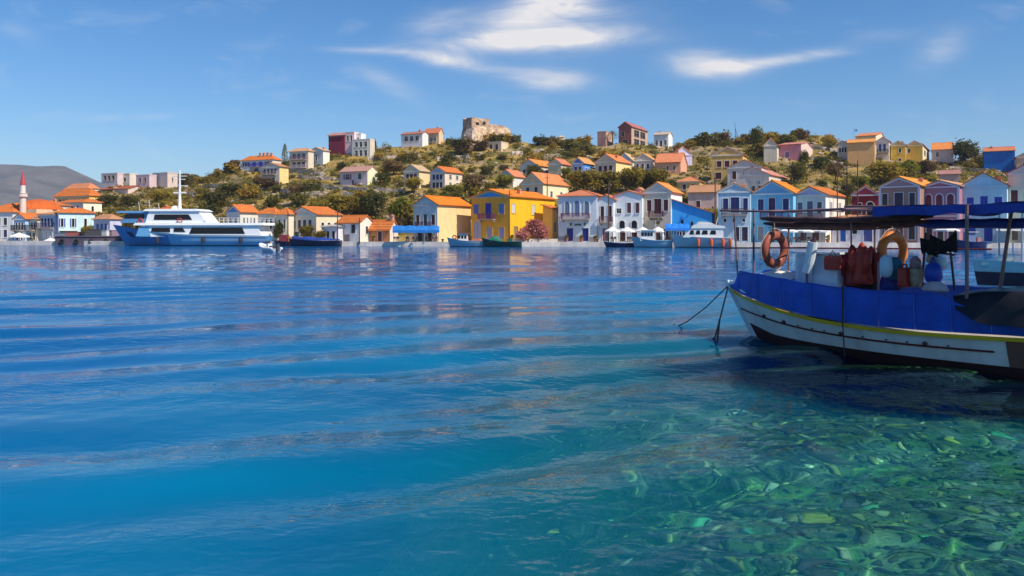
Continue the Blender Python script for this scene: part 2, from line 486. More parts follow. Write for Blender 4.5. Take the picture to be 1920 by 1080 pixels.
def build_water():
    rows = [-80, -40, -15, -4, 0, 1.5]; y = 2.5
    while y < 175: rows.append(y); y *= 1.0105 if y < 16 else 1.014
    while y < 4000: rows.append(y); y *= 1.3
    rows.append(4350.0)
    ss = [-6, -4, -2.6, -1.8, -1.3, -1.0] + [-0.86 + 1.72 * i / 400 for i in range(401)] + [1.0, 1.3, 1.8, 2.6, 4, 6]
    vs = []; dep = []; shade_vals = []
    for Y in rows:
        sc = max(Y, 0) + 6.0
        a = 1 - smooth((Y - 45) / 60)
        for s_ in ss:
            X = max(-8300.0, min(4000.0, s_ * sc * 0.9))
            z = wave(X, Y) * a if (a > 0 and Y > -1 and abs(s_) < 0.9) else 0.0
            if Y <= 2: z = 0.0
            vs.append((X, Y, z)); dep.append(depth(X, Y)); shade_vals.append(boat_shade(X, Y + 1.6) if 6 < Y < 22 else 0.0)
    fs = []; w = len(ss)
    for j in range(len(rows) - 1):
        for i in range(w - 1):
            a = j * w + i; fs.append((a, a + 1, a + w + 1, a + w))
    me = bpy.data.meshes.new('sea_water'); me.from_pydata(vs, [], fs); me.update()
    me.polygons.foreach_set('use_smooth', [True] * len(me.polygons))
    at = me.attributes.new('depth', 'FLOAT', 'POINT'); at.data.foreach_set('value', dep)
    at = me.attributes.new('boat_shade_patch', 'FLOAT', 'POINT'); at.data.foreach_set('value', shade_vals)
    m = bpy.data.materials.new('sea_water'); m.use_nodes = True
    n = NT(m.node_tree); out = n.node('ShaderNodeOutputMaterial')
    tc = n.node('ShaderNodeTexCoord'); ob = tc.outputs['Object']
    # small ripples, in patches
    r1 = n.noise(n.mapping(ob, (1.0, 1.6, 1)), 2.2, 2, 0.5, 0.6)
    r2 = n.noise(n.mapping(ob, (1.0, 1.5, 1), rot=(0, 0, 0.6)), 7.0, 2, 0.5, 0.3)
    pat = n.ramp(n.noise(n.mapping(ob, (0.10, 0.24, 1)), 1.0, 2, 0.5), [(0.38, (0.12, 0.12, 0.12)), (0.66, (1, 1, 1))])
    hgt = n.math('ADD', n.math('MULTIPLY', r1, 0.052), n.math('MULTIPLY', r2, 0.020))
    hgt = n.math('MULTIPLY', hgt, pat)
    nb = n.bump(hgt, 1.0, 0.55)
    # what the water itself scatters back, and how far one sees into it
    at_ = n.node('ShaderNodeAttribute', attribute_name='depth'); d = at_.outputs['Fac']
    patch = n.noise(n.mapping(ob, (0.07, 0.16, 1)), 1.0, 4, 0.55)
    body = n.ramp(n.math('DIVIDE', d, 22.0), [(0.0, (0.0, 0.22, 0.24)), (0.10, (0.0, 0.31, 0.39)), (0.28, (0.0, 0.215, 0.41)), (1.0, (0.0, 0.105, 0.29))])
    body = n.mix(n.ramp(patch, [(0.35, (0, 0, 0)), (0.65, (0.55, 0.55, 0.55))]), body, (0.0, 0.045, 0.18, 1))
    wa = n.node('ShaderNodeAttribute', attribute_name='boat_shade_patch')      # boat's shadow and reflection painted into the water colour
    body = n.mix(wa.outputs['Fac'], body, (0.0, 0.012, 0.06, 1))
    dif = n.node('ShaderNodeBsdfDiffuse'); n.put(dif.inputs[0], body)
    tr = n.node('ShaderNodeBsdfRefraction'); tr.inputs['Color'].default_value = (0.52, 0.90, 0.80, 1); tr.inputs['Roughness'].default_value = 0.0; tr.inputs['IOR'].default_value = 1.33
    clear = n.math('EXPONENT', n.math('MULTIPLY', d, -0.15))
    inner = n.node('ShaderNodeMixShader'); n.put(inner.inputs[0], clear)
    n.t.links.new(dif.outputs[0], inner.inputs[1]); n.t.links.new(tr.outputs[0], inner.inputs[2])
    gl = n.node('ShaderNodeBsdfGlossy'); gl.inputs['Roughness'].default_value = 0.03; n.put(gl.inputs['Normal'], nb)
    gl.inputs[0].default_value = (1, 1, 1, 1)
    fr = n.node('ShaderNodeFresnel'); fr.inputs['IOR'].default_value = 1.33; n.put(fr.inputs['Normal'], nb)
    mx = n.node('ShaderNodeMixShader'); n.put(mx.inputs[0], n.math('MULTIPLY', fr.outputs[0], 0.70))      # a polarising filter takes some of the shine off
    n.t.links.new(inner.outputs[0], mx.inputs[1]); n.t.links.new(gl.outputs[0], mx.inputs[2])
    n.t.links.new(mx.outputs[0], out.inputs[0])
    me.materials.append(m)
    wo = tag(add('sea_water', me), kind='structure'); wo.cycles.is_caustics_caster = True
    # the bed
    sb = MB(); xs = [-60 + 0.75 * i for i in range(161)]; ys = [-20 + 0.75 * j for j in range(121)]
    for Y in ys:
        for X in xs:
            dd = depth(X, Y) if X * X + Y * Y < 1e9 else 5
            sb.v.append((X, Y, -dd + 0.10 * noise.noise(Vector((X * 0.7, Y * 0.7, 1)))))
    for j in range(120):
        for i in range(160):
            a = j * 161 + i; sb.f.append((a, a + 1, a + 162, a + 161))
    bed = sb.build('seabed', bed_material(), smooth=True)
    tag(bed, kind='structure')
    return bed
SEABED = build_water()


def rock_mesh(seed, flat=0.55, n=2):
    """a rounded, uneven stone about 1 m across"""
    rnd = random.Random(seed)
    import bmesh
    bm = bmesh.new(); bmesh.ops.create_icosphere(bm, subdivisions=n, radius=0.5)
    o = Vector((rnd.random() * 50, rnd.random() * 50, rnd.random() * 50))
    for v in bm.verts:
        d = v.co.normalized()
        v.co *= 1 + 0.45 * noise.noise(d * 1.3 + o) + 0.2 * noise.noise(d * 3 + o)
        v.co.z *= flat
    me = bpy.data.meshes.new('stone'); bm.to_mesh(me); bm.free()
    me.polygons.foreach_set('use_smooth', [True] * len(me.polygons))
    return me


def stones_on_bed():
    rnd = random.Random(5)
    cols = [(0.80, 0.66, 0.10), (0.36, 0.44, 0.18), (0.22, 0.30, 0.22), (0.04, 0.035, 0.06), (0.42, 0.36, 0.24), (0.08, 0.11, 0.07), (0.80, 0.78, 0.55), (0.46, 0.44, 0.08), (0.16, 0.55, 0.30), (0.12, 0.07, 0.08), (0.10, 0.10, 0.10), (0.20, 0.16, 0.12)]
    meshes = []
    for i, c in enumerate(cols):
        me = rock_mesh(100 + i, 0.5); me.materials.append(mat('wet_stone', c, 0.7, 0.45, 2.5)); meshes.append(me)
    def spot():
        while True:
            Y = 4.8 + 12 * rnd.random() ** 1.3; u = 300 + 1750 * rnd.random()
            X = (u - CU) / F * Y
            if rnd.random() < exp(-max(0, depth(X, Y) - 1.0) * 0.55) and boat_shade(X, Y) < .5: return X, Y
    for i in range(300):
        X, Y = spot(); s = 0.07 + 0.18 * rnd.random() ** 2.8
        o = add('stone', rnd.choice(meshes), SEABED)
        o.location = (X, Y, -depth(X, Y) + 0.10 * noise.noise(Vector((X * 0.7, Y * 0.7, 1))) + s * 0.05)
        o.rotation_euler = (rnd.uniform(-.3, .3), rnd.uniform(-.3, .3), rnd.uniform(0, 6.28)); o.scale = (s * rnd.uniform(.8, 1.5), s, s * rnd.uniform(.7, 1.1))
    # the rest of the pebbles, too many to count
    mb = MB(); base = rock_mesh(77, 0.5, 1); bv = [v.co.copy() for v in base.vertices]; bf = [tuple(p.vertices) for p in base.polygons]
    for i in range(14000):
        Y = 4.0 + 22 * rnd.random() ** 1.4; u = 50 + 2050 * rnd.random(); X = (u - CU) / F * Y
        if rnd.random() > exp(-max(0, depth(X, Y) - 1.2) * 0.33): continue
        s = 0.03 + 0.12 * rnd.random() ** 3; a = rnd.random() * 6.28; b = len(mb.v)
        z = -depth(X, Y) + 0.10 * noise.noise(Vector((X * 0.7, Y * 0.7, 1))) + 0.02
        for c in bv:
            x, y_ = c.x * s * 1.3, c.y * s
            mb.v.append((X + x * cos(a) - y_ * sin(a), Y + x * sin(a) + y_ * cos(a), z + c.z * s))
        for f in bf: mb.f.append(tuple(b + k for k in f))
    m = bpy.data.materials.new('pebbles'); m.use_nodes = True
    n = NT(m.node_tree); out = n.node('ShaderNodeOutputMaterial'); b = n.node('ShaderNodeBsdfPrincipled')
    ge = n.node('ShaderNodeNewGeometry')
    n.put(b.inputs['Base Color'], n.ramp(ge.outputs['Random Per Island'], [(0.0, (0.02, 0.022, 0.03)), (0.4, (0.07, 0.085, 0.06)), (0.62, (0.18, 0.22, 0.11)), (0.85, (0.46, 0.42, 0.12)), (1.0, (0.85, 0.82, 0.5))]))
    b.inputs['Roughness'].default_value = 0.7
    n.t.links.new(b.outputs[0], out.inputs[0])
    o = mb.build('pebbles', m, SEABED, smooth=True); tag(o, kind='stuff')
stones_on_bed()


def boat_shade_patch():  # dark blades and sheet added to imitate the boat's shadow and reflection
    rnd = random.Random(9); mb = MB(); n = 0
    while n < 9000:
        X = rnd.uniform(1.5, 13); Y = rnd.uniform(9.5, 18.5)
        if rnd.random() > boat_shade(X, Y): continue
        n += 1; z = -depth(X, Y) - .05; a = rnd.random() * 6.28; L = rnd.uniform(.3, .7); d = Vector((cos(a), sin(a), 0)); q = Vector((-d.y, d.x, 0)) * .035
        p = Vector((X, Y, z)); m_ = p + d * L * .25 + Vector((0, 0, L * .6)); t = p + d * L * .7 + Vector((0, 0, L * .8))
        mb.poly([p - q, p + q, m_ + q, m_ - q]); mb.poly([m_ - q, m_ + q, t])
    # dark sheet under the blades, deepening the imitated boat shade
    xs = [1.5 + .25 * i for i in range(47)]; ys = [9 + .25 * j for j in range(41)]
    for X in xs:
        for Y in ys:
            if boat_shade(X, Y) > .35:
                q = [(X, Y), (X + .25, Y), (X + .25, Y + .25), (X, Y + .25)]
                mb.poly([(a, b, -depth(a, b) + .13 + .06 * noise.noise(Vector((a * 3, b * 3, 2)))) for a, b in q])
    o = mb.build('boat_shade_patch', mat('boat_shade_patch', (0.012, 0.020, 0.016), .7, .4, 3), SEABED); tag(o, kind='stuff')
boat_shade_patch()
for o in [SEABED] + list(SEABED.children): o.cycles.is_caustics_receiver = True

# ------------------------------------------------------------------ houses
WHITE, CREAM, STONE_T = (0.74, 0.72, 0.70), (0.72, 0.62, 0.46), (0.46, 0.40, 0.34)
MAROON, NAVY, BLUE, DARK, GREEN = (0.10, 0.015, 0.02), (0.02, 0.03, 0.14), (0.03, 0.07, 0.38), (0.03, 0.025, 0.035), (0.05, 0.10, 0.06)
ORANGE, SALMON, OLDTILE = (0.66, 0.19, 0.045), (0.66, 0.22, 0.11), (0.55, 0.27, 0.14)


def row(n, z0, z1, w, style, col=DARK, lo=0.12, hi=0.88):
    """n openings spread over a facade: heights as shares of the eave height, width as a share of the facade"""
    r = []
    for i in range(n):
        c = lo + (hi - lo) * (i + 0.5) / n
        r.append((c - w / 2, c + w / 2, z0, z1, style, col))
    return r


class Face:
    """a facade plane in house coordinates: a runs along it, z up, n out of it"""
    def __init__(s, o, ax, nx, L):
        s.o = Vector(o); s.ax = Vector(ax); s.nx = Vector(nx); s.L = L
    def p(s, a, z, n=0.0):
        return s.o + s.ax * a + Vector((0, 0, z)) + s.nx * n
    def slab(s, mb, a0, a1, z0, z1, n0, n1):
        lo = [s.p(a0, z0, n0), s.p(a1, z0, n0), s.p(a1, z1, n0), s.p(a0, z1, n0)]
        hi = [s.p(a0, z0, n1), s.p(a1, z0, n1), s.p(a1, z1, n1), s.p(a0, z1, n1)]
        mb.loft([lo, hi])


def wall_face(mb, fc, H, zb, holes, rev=0.2):
    """wall with real openings"""
    A = sorted({0.0, fc.L, *[h[0] for h in holes], *[h[1] for h in holes]})
    Z = sorted({zb, H, *[h[2] for h in holes], *[h[3] for h in holes]})
    for a0, a1 in zip(A, A[1:]):
        for z0, z1 in zip(Z, Z[1:]):
            ca, cz = (a0 + a1) / 2, (z0 + z1) / 2
            if any(h[0] < ca < h[1] and h[2] < cz < h[3] for h in holes): continue
            mb.poly([fc.p(a0, z0), fc.p(a1, z0), fc.p(a1, z1), fc.p(a0, z1)])
    for a0, a1, z0, z1 in holes:
        c = [(a0, z0), (a1, z0), (a1, z1), (a0, z1)]
        for (pa, pz), (qa, qz) in zip(c, c[1:] + c[:1]):
            mb.poly([fc.p(pa, pz), fc.p(qa, qz), fc.p(qa, qz, -rev), fc.p(pa, pz, -rev)])


def opening(root, fc, a0, a1, z0, z1, style, col, trim):
    """frame, glass, shutters or door leaf of one opening"""
    w, h = a1 - a0, z1 - z0
    big = h > 0
    t = 0.10
    if style == 'a' or style == 'A':            # round-headed panel with a raised surround
        r = w / 2; zc = z1 - r; ca = (a0 + a1) / 2
        arc = [(ca + r * cos(pi * i / 10), zc + r * sin(pi * i / 10)) for i in range(11)]
        inner = [(a0, z0), (a1, z0)] + arc
        R = r + 0.16
        oarc = [(ca + R * cos(pi * i / 10), zc + R * sin(pi * i / 10)) for i in range(11)]
        fr = MB()
        ip = [(a1, z0)] + arc + [(a0, z0)]; op = [(a1 + .16, z0)] + oarc + [(a0 - .16, z0)]
        for (ia, iz), (ja, jz), (oa, oz), (pa, pz) in zip(ip, ip[1:], op, op[1:]):
            fr.loft([[fc.p(ia, iz, .0), fc.p(oa, oz, .0), fc.p(oa, oz, .09), fc.p(ia, iz, .09)], [fc.p(ja, jz, .0), fc.p(pa, pz, .0), fc.p(pa, pz, .09), fc.p(ja, jz, .09)]])
        wd = fr.build('window', paint(trim), root)
        pn = MB(); pn.loft([[fc.p(a, z, 0.0) for a, z in inner], [fc.p(a, z, 0.03) for a, z in inner]])
        if style == 'A':
            pn.build('pane', glass_mat(), wd)
        else:
            pn.build('shutter', paint(col), wd)
            mu = MB(); fc.slab(mu, ca - .03, ca + .03, z0, z1 - .05, .031, .05); mu.build('mullion', paint(sh(col, 0.6)), wd)
        return
    if style == 'd':
        fr = MB()
        fc.slab(fr, a0 - t, a0, z0, z1 + t, -.05, .05); fc.slab(fr, a1, a1 + t, z0, z1 + t, -.05, .05); fc.slab(fr, a0, a1, z1, z1 + t, -.05, .05)
        d = fr.build('door', paint(trim), root)
        lf = MB(); ca = (a0 + a1) / 2
        fc.slab(lf, a0, ca - .015, z0, z1, -.14, -.10); fc.slab(lf, ca + .015, a1, z0, z1, -.14, -.10)
        fc.slab(lf, a0 + .12, ca - .12, z0 + .3, z1 - .3, -.10, -.08); fc.slab(lf, ca + .12, a1 - .12, z0 + .3, z1 - .3, -.10, -.08)
        lf.build('leaf', paint(col), d)
        return
    fr = MB()
    fc.slab(fr, a0 - t, a0, z0 - .04, z1 + t, -.06, .05); fc.slab(fr, a1, a1 + t, z0 - .04, z1 + t, -.06, .05)
    fc.slab(fr, a0, a1, z1, z1 + t, -.06, .05); fc.slab(fr, a0 - t, a1 + t, z0 - .12, z0 - .04, -.06, .12)
    if style in 'ow' and w > 0.7:
        ca = (a0 + a1) / 2; fc.slab(fr, ca - .03, ca + .03, z0 - .03, z1, -.13, -.08)
        fc.slab(fr, a0, a1, z0 + h * .62, z0 + h * .62 + .05, -.13, -.08)
    wd = fr.build('window', paint(trim), root)
    if style == 's':
        ca = (a0 + a1) / 2
        for p, q in ((a0, ca - .01), (ca + .01, a1)):
            s_ = MB(); fc.slab(s_, p, q, z0 - .04, z1, -.06, -.02)
            k = max(2, int(h / 0.35))
            for i in range(k):
                zz = z0 + .1 + (h - .2) * i / k
                fc.slab(s_, p + .06, q - .06, zz, zz + .10, -.02, .0)
            s_.build('shutter', paint(col), wd)
    else:
        g = MB(); g.poly([fc.p(a0, z0 - .04, -.15), fc.p(a1, z0 - .04, -.15), fc.p(a1, z1, -.15), fc.p(a0, z1, -.15)])
        g.build('pane', glass_mat(), wd)
        if style == 'o':
            sw = w * 0.48
            for p, q in ((a0 - t - sw, a0 - t), (a1 + t, a1 + t + sw)):
                s_ = MB(); fc.slab(s_, p, q, z0, z1, .02, .07)
                k = max(2, int(h / 0.35))
                for i in range(k):
                    zz = z0 + .1 + (h - .2) * i / k
                    fc.slab(s_, p + .05, q - .05, zz, zz + .1, .07, .085)
                s_.build('shutter', paint(col), wd)


def balcony(root, fc, a0, a1, z, col):
    sl_ = MB(); fc.slab(sl_, a0, a1, z - .15, z, 0.0, .95)
    for a in (a0 + .2, a1 - .2):
        lo = [fc.p(a - .06, z - .55, .0), fc.p(a - .06, z - .15, .0), fc.p(a - .06, z - .15, .7)]
        sl_.prism(lo, fc.ax * .12)
    b = sl_.build('balcony', mat('balcony_stone', (0.40, 0.34, 0.30), 0.85, .2, 2), root)
    r = MB()
    fc.slab(r, a0, a1, z + .92, z + 1.0, .86, .93)
    for e in (a0, a1 - .06): fc.slab(r, e, e + .06, z + .92, z + 1.0, .0, .86)
    k = max(4, int((a1 - a0) / .16))
    for i in range(k + 1):
        a = lerp(a0, a1 - .05, i / k); fc.slab(r, a, a + .05, z, z + .92, .87, .92)
    for e in (a0, a1 - .05):
        for i in range(4): fc.slab(r, e, e + .05, z, z + .92, .12 + .2 * i, .17 + .2 * i)
    r.build('railing', mat('iron', col, .5, .1, 4), b)


NEAR = []      # footprints, for keeping bushes out of houses


def house(label, u0, u1, u2, vb, ve, va, th=24, wall=CREAM, Y=None, rt='gable', roof=ORANGE, side=None, ped=None, D=None, f=(), s=(), l=(),
          bal=(), sbal=(), trim=WHITE, cat='house', name='house', sink=2.5, chim=(), plinth=None, cornice=True, group=None, band=None, bands=False, noback=False):
    """u0..u1 front, u1..u2 right-hand side; vb base, ve eave, va roof top, as rows in the photograph; th how far the front is turned to the left"""
    if Y is None:
        c = ground(u1, vb)
    else:
        c = P(u1, vb, Y); c.z = QZ
    def lift(q):      # raises dim wall colours, brightening shaded fronts by colour
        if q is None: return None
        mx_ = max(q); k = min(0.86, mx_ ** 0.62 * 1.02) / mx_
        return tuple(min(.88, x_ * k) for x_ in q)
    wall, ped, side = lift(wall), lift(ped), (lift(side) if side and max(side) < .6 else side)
    th = radians(th); Yc, Xc = c.y, c.x
    k0 = (u0 - CU) / F; k2 = (u2 - CU) / F
    Wd = (Xc - k0 * Yc) / (cos(th) + k0 * sin(th))
    if u2 > u1 and D is None:
        den = sin(th) - k2 * cos(th)
        D = (k2 * Yc - Xc) / den if den > 0.05 else 9.0
        D = max(2.5, min(22.0, D))
    if D is None: D = 8.0
    z_top = H0 - (ve - CV) / F * Yc
    H = max(1.5, z_top - c.z)
    rise = max(0.0, (ve - va) / F * Yc) if rt not in ('flat',) else 0.0
    org = c + Vector((-cos(th), sin(th), 0)) * Wd
    root = thing(name, label, cat, (org.x, org.y, c.z), -th, group)
    NEAR.append((c.x - Wd * cos(th) / 2 + D * sin(th) / 2, c.y + Wd * sin(th) / 2 + D * cos(th) / 2, 0.5 * max(Wd, D)))
    side = side or wall  # many fronts duller, sides brighter: shade and sunlight painted into wall colours
    FR = Face((0, 0, 0), (1, 0, 0), (0, -1, 0), Wd); RS = Face((Wd, 0, 0), (0, 1, 0), (1, 0, 0), D)
    LS = Face((0, D, 0), (0, -1, 0), (-1, 0, 0), D); BK = Face((Wd, D, 0), (-1, 0, 0), (0, 1, 0), Wd)
    def conv(lst, fc):
        r = []
        for (a0, a1, z0, z1, st, col) in lst: r.append((a0 * fc.L, a1 * fc.L, z0 * H, z1 * H, st, col))
        return r
    fo, so, lo_ = conv(f, FR), conv(s, RS), conv(l, LS)
    wm = MB(); hole = lambda L: [q[:4] for q in L if q[4] not in 'aA']
    same = side == wall
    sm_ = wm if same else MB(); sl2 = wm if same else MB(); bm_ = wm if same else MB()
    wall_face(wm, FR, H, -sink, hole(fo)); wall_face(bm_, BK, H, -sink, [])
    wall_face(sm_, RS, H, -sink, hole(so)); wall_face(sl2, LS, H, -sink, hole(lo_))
    # gables
    ov = 0.35
    pm = wm if ped is None else MB()
    if rt == 'gable':
        pm.poly([(0, 0, H), (Wd, 0, H), (Wd / 2, 0, H + rise)])
        bm_.poly([(0, D, H), (Wd / 2, D, H + rise), (Wd, D, H)])
    elif rt == 'cross':
        sm_.poly([(Wd, 0, H), (Wd, D, H), (Wd, D / 2, H + rise)]); sl2.poly([(0, 0, H), (0, D / 2, H + rise), (0, D, H)])
    elif rt == 'mono':        # roof falls to the right
        wm.poly([(0, 0, H), (Wd, 0, H), (0, 0, H + rise)]); bm_.poly([(0, D, H), (0, D, H + rise), (Wd, D, H)])
        sl2.poly([(0, 0, H), (0, 0, H + rise), (0, D, H + rise), (0, D, H)])
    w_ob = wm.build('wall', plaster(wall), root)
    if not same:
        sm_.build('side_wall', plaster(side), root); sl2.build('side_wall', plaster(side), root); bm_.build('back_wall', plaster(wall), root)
    if ped is not None and rt == 'gable': pm.build('pediment', plaster(ped), root)
    # roof
    rm = MB(); tk = 0.14
    def slab(q):
        q = [Vector(x) for x in q]; n_ = (q[1] - q[0]).cross(q[2] - q[0]).normalized()
        if n_.z < 0: n_ = -n_
        rm.loft([q, [x + n_ * tk for x in q]])
    e = 0.02
    if rt == 'gable':
        sl_ = rise / (Wd / 2)
        for sx in (0, 1):
            ex = -ov if sx == 0 else Wd + ov; ez = H - sl_ * ov + e
            slab([(ex, -ov * .6, ez), (Wd / 2, -ov * .6, H + rise + e), (Wd / 2, D + ov * .6, H + rise + e), (ex, D + ov * .6, ez)])
        rm.tube([(Wd / 2, -ov * .5, H + rise + tk + .02), (Wd / 2, D + ov * .5, H + rise + tk + .02)], .12, 6)
    elif rt == 'cross':
        sl_ = rise / (D / 2)
        for sy in (0, 1):
            ey = -ov if sy == 0 else D + ov; ez = H - sl_ * ov + e
            slab([(-ov * .6, ey, ez), (-ov * .6, D / 2, H + rise + e), (Wd + ov * .6, D / 2, H + rise + e), (Wd + ov * .6, ey, ez)])
        rm.tube([(-ov * .5, D / 2, H + rise + tk), (Wd + ov * .5, D / 2, H + rise + tk)], .12, 6)
    elif rt == 'hip':
        m_ = min(Wd, D) / 2
        a, b = (m_, D / 2) if Wd >= D else (Wd / 2, m_)
        r0, r1 = ((m_, D / 2), (Wd - m_, D / 2)) if Wd >= D else ((Wd / 2, m_), (Wd / 2, D - m_))
        z0 = H + e; z1 = H + rise; E = [(-ov, -ov, z0), (Wd + ov, -ov, z0), (Wd + ov, D + ov, z0), (-ov, D + ov, z0)]
        A, B = (*r0, z1), (*r1, z1 + .001)
        if Wd >= D: rm.poly([E[0], E[1], B, A]); rm.poly([E[1], E[2], B]); rm.poly([E[2], E[3], A, B]); rm.poly([E[3], E[0], A])
        else: rm.poly([E[0], E[1], A]); rm.poly([E[1], E[2], B, A]); rm.poly([E[2], E[3], B]); rm.poly([E[3], E[0], A, B])
        rm.poly([(-ov, -ov, z0 - .02), (-ov, D + ov, z0 - .02), (Wd + ov, D + ov, z0 - .02), (Wd + ov, -ov, z0 - .02)])
        for q in E: rm.tube([q, A if (Vector(q) - Vector(A)).length < (Vector(q) - Vector(B)).length else B], .10, 5)
    elif rt == 'mono':
        slab([(-ov, -ov, H + rise + e), (Wd + ov, -ov, H - .1 + e), (Wd + ov, D + ov, H - .1 + e), (-ov, D + ov, H + rise + e)])
    if rt == 'flat':
        fl = MB(); fl.poly([(0.2, .2, H - .25), (Wd - .2, .2, H - .25), (Wd - .2, D - .2, H - .25), (.2, D - .2, H - .25)])
        for q in ((-.04, .22, -.04, D + .04), (Wd - .22, Wd + .04, -.04, D + .04)): fl.box(q[0], q[1], q[2], q[3], H - .3, H + .05)
        fl.box(.22, Wd - .22, -.04, .22, H - .3, H + .05); fl.box(.22, Wd - .22, D - .22, D + .04, H - .3, H + .05)
        ro = fl.build('roof', plaster(sh(wall, 0.95)), root)
    else:
        ro = rm.build('roof', tiles(roof), root)
    # cornice and raking trim of the neoclassical fronts
    if cornice and rt in ('gable', 'hip') and Wd > 3:
        cm = MB()
        cm.box(-.14, Wd + .14, -.15, -.001, H - .26, H - .04)
        if rt == 'gable':
            L = sqrt((Wd / 2) ** 2 + rise ** 2); 
            for sx in (-1, 1):
                a = Vector((Wd / 2, -.14, H + rise - .04)); b_ = Vector((Wd / 2 + sx * (Wd / 2 + .1), -.14, H - .04))
                cm.loft([[a, a + Vector((0, .13, 0)), a + Vector((0, .13, -.24)), a + Vector((0, 0, -.24))], [b_, b_ + Vector((0, .13, 0)), b_ + Vector((0, .13, -.24)), b_ + Vector((0, 0, -.24))]])
        cm.build('cornice', paint(trim, .8), root)
    if bands:
        cm = MB(); cm.box(-.06, Wd + .06, -.09, -.001, H * .46, H * .46 + .2)
        for x in (0, Wd): cm.box(x - .18, x + .18, -.07, -.001, 0, H - .28)
        cm.build('stringcourse', paint(trim, .8), root)
    if plinth:
        FRh = H * .12; xs = [-.05]
        for q in sorted(fo):
            if q[2] < FRh: xs += [q[0] - .11, q[1] + .11]
        xs.append(Wd + .05)
        for x0_, x1_ in zip(xs[::2], xs[1::2]):
            pl = MB(); pl.box(x0_, x1_, -.06, -.001, -.4, FRh); pl.build('plinth', plaster(plinth), root)
    for fc, L in ((FR, fo), (RS, so), (LS, lo_)):
        for (a0, a1, z0, z1, st, col) in L:
            opening(root, fc, a0, a1, z0, z1, st, col, trim)
    for (a0, a1, z, col) in bal: balcony(root, FR, a0 * Wd, a1 * Wd, z * H, col)
    for (a0, a1, z, col) in sbal: balcony(root, RS, a0 * D, a1 * D, z * H, col)
    hr = random.Random(int(u0 * 7 + ve))
    if not chim and rt in ('gable', 'cross', 'hip') and Wd > 3.5 and hr.random() < .6: chim = [(hr.choice((.25, .75)), hr.uniform(.35, .8), hr.uniform(.4, .8))]
    for (fx, fy, h_) in chim:
        cb = MB(); x, y = fx * Wd, fy * D
        if rt == 'gable': zr = H + rise * (1 - abs(2 * fx - 1))
        elif rt == 'flat': zr = H - .2
        elif rt == 'cross': zr = H + rise * (1 - abs(2 * fy - 1))
        else: zr = H + rise * .55
        cb.box(x - .3, x + .3, y - .25, y + .25, zr - .5, zr + h_); cb.box(x - .38, x + .38, y - .33, y + .33, zr + h_, zr + h_ + .12)
        cb.box(x - .17, x + .17, y - .15, y + .15, zr + h_ + .12, zr + h_ + .34)
        cb.build('chimney', plaster((0.62, 0.30, 0.20)), ro)
    root['W'] = Wd; root['Dp'] = D; root['Hh'] = H; root['rise'] = rise
    return root

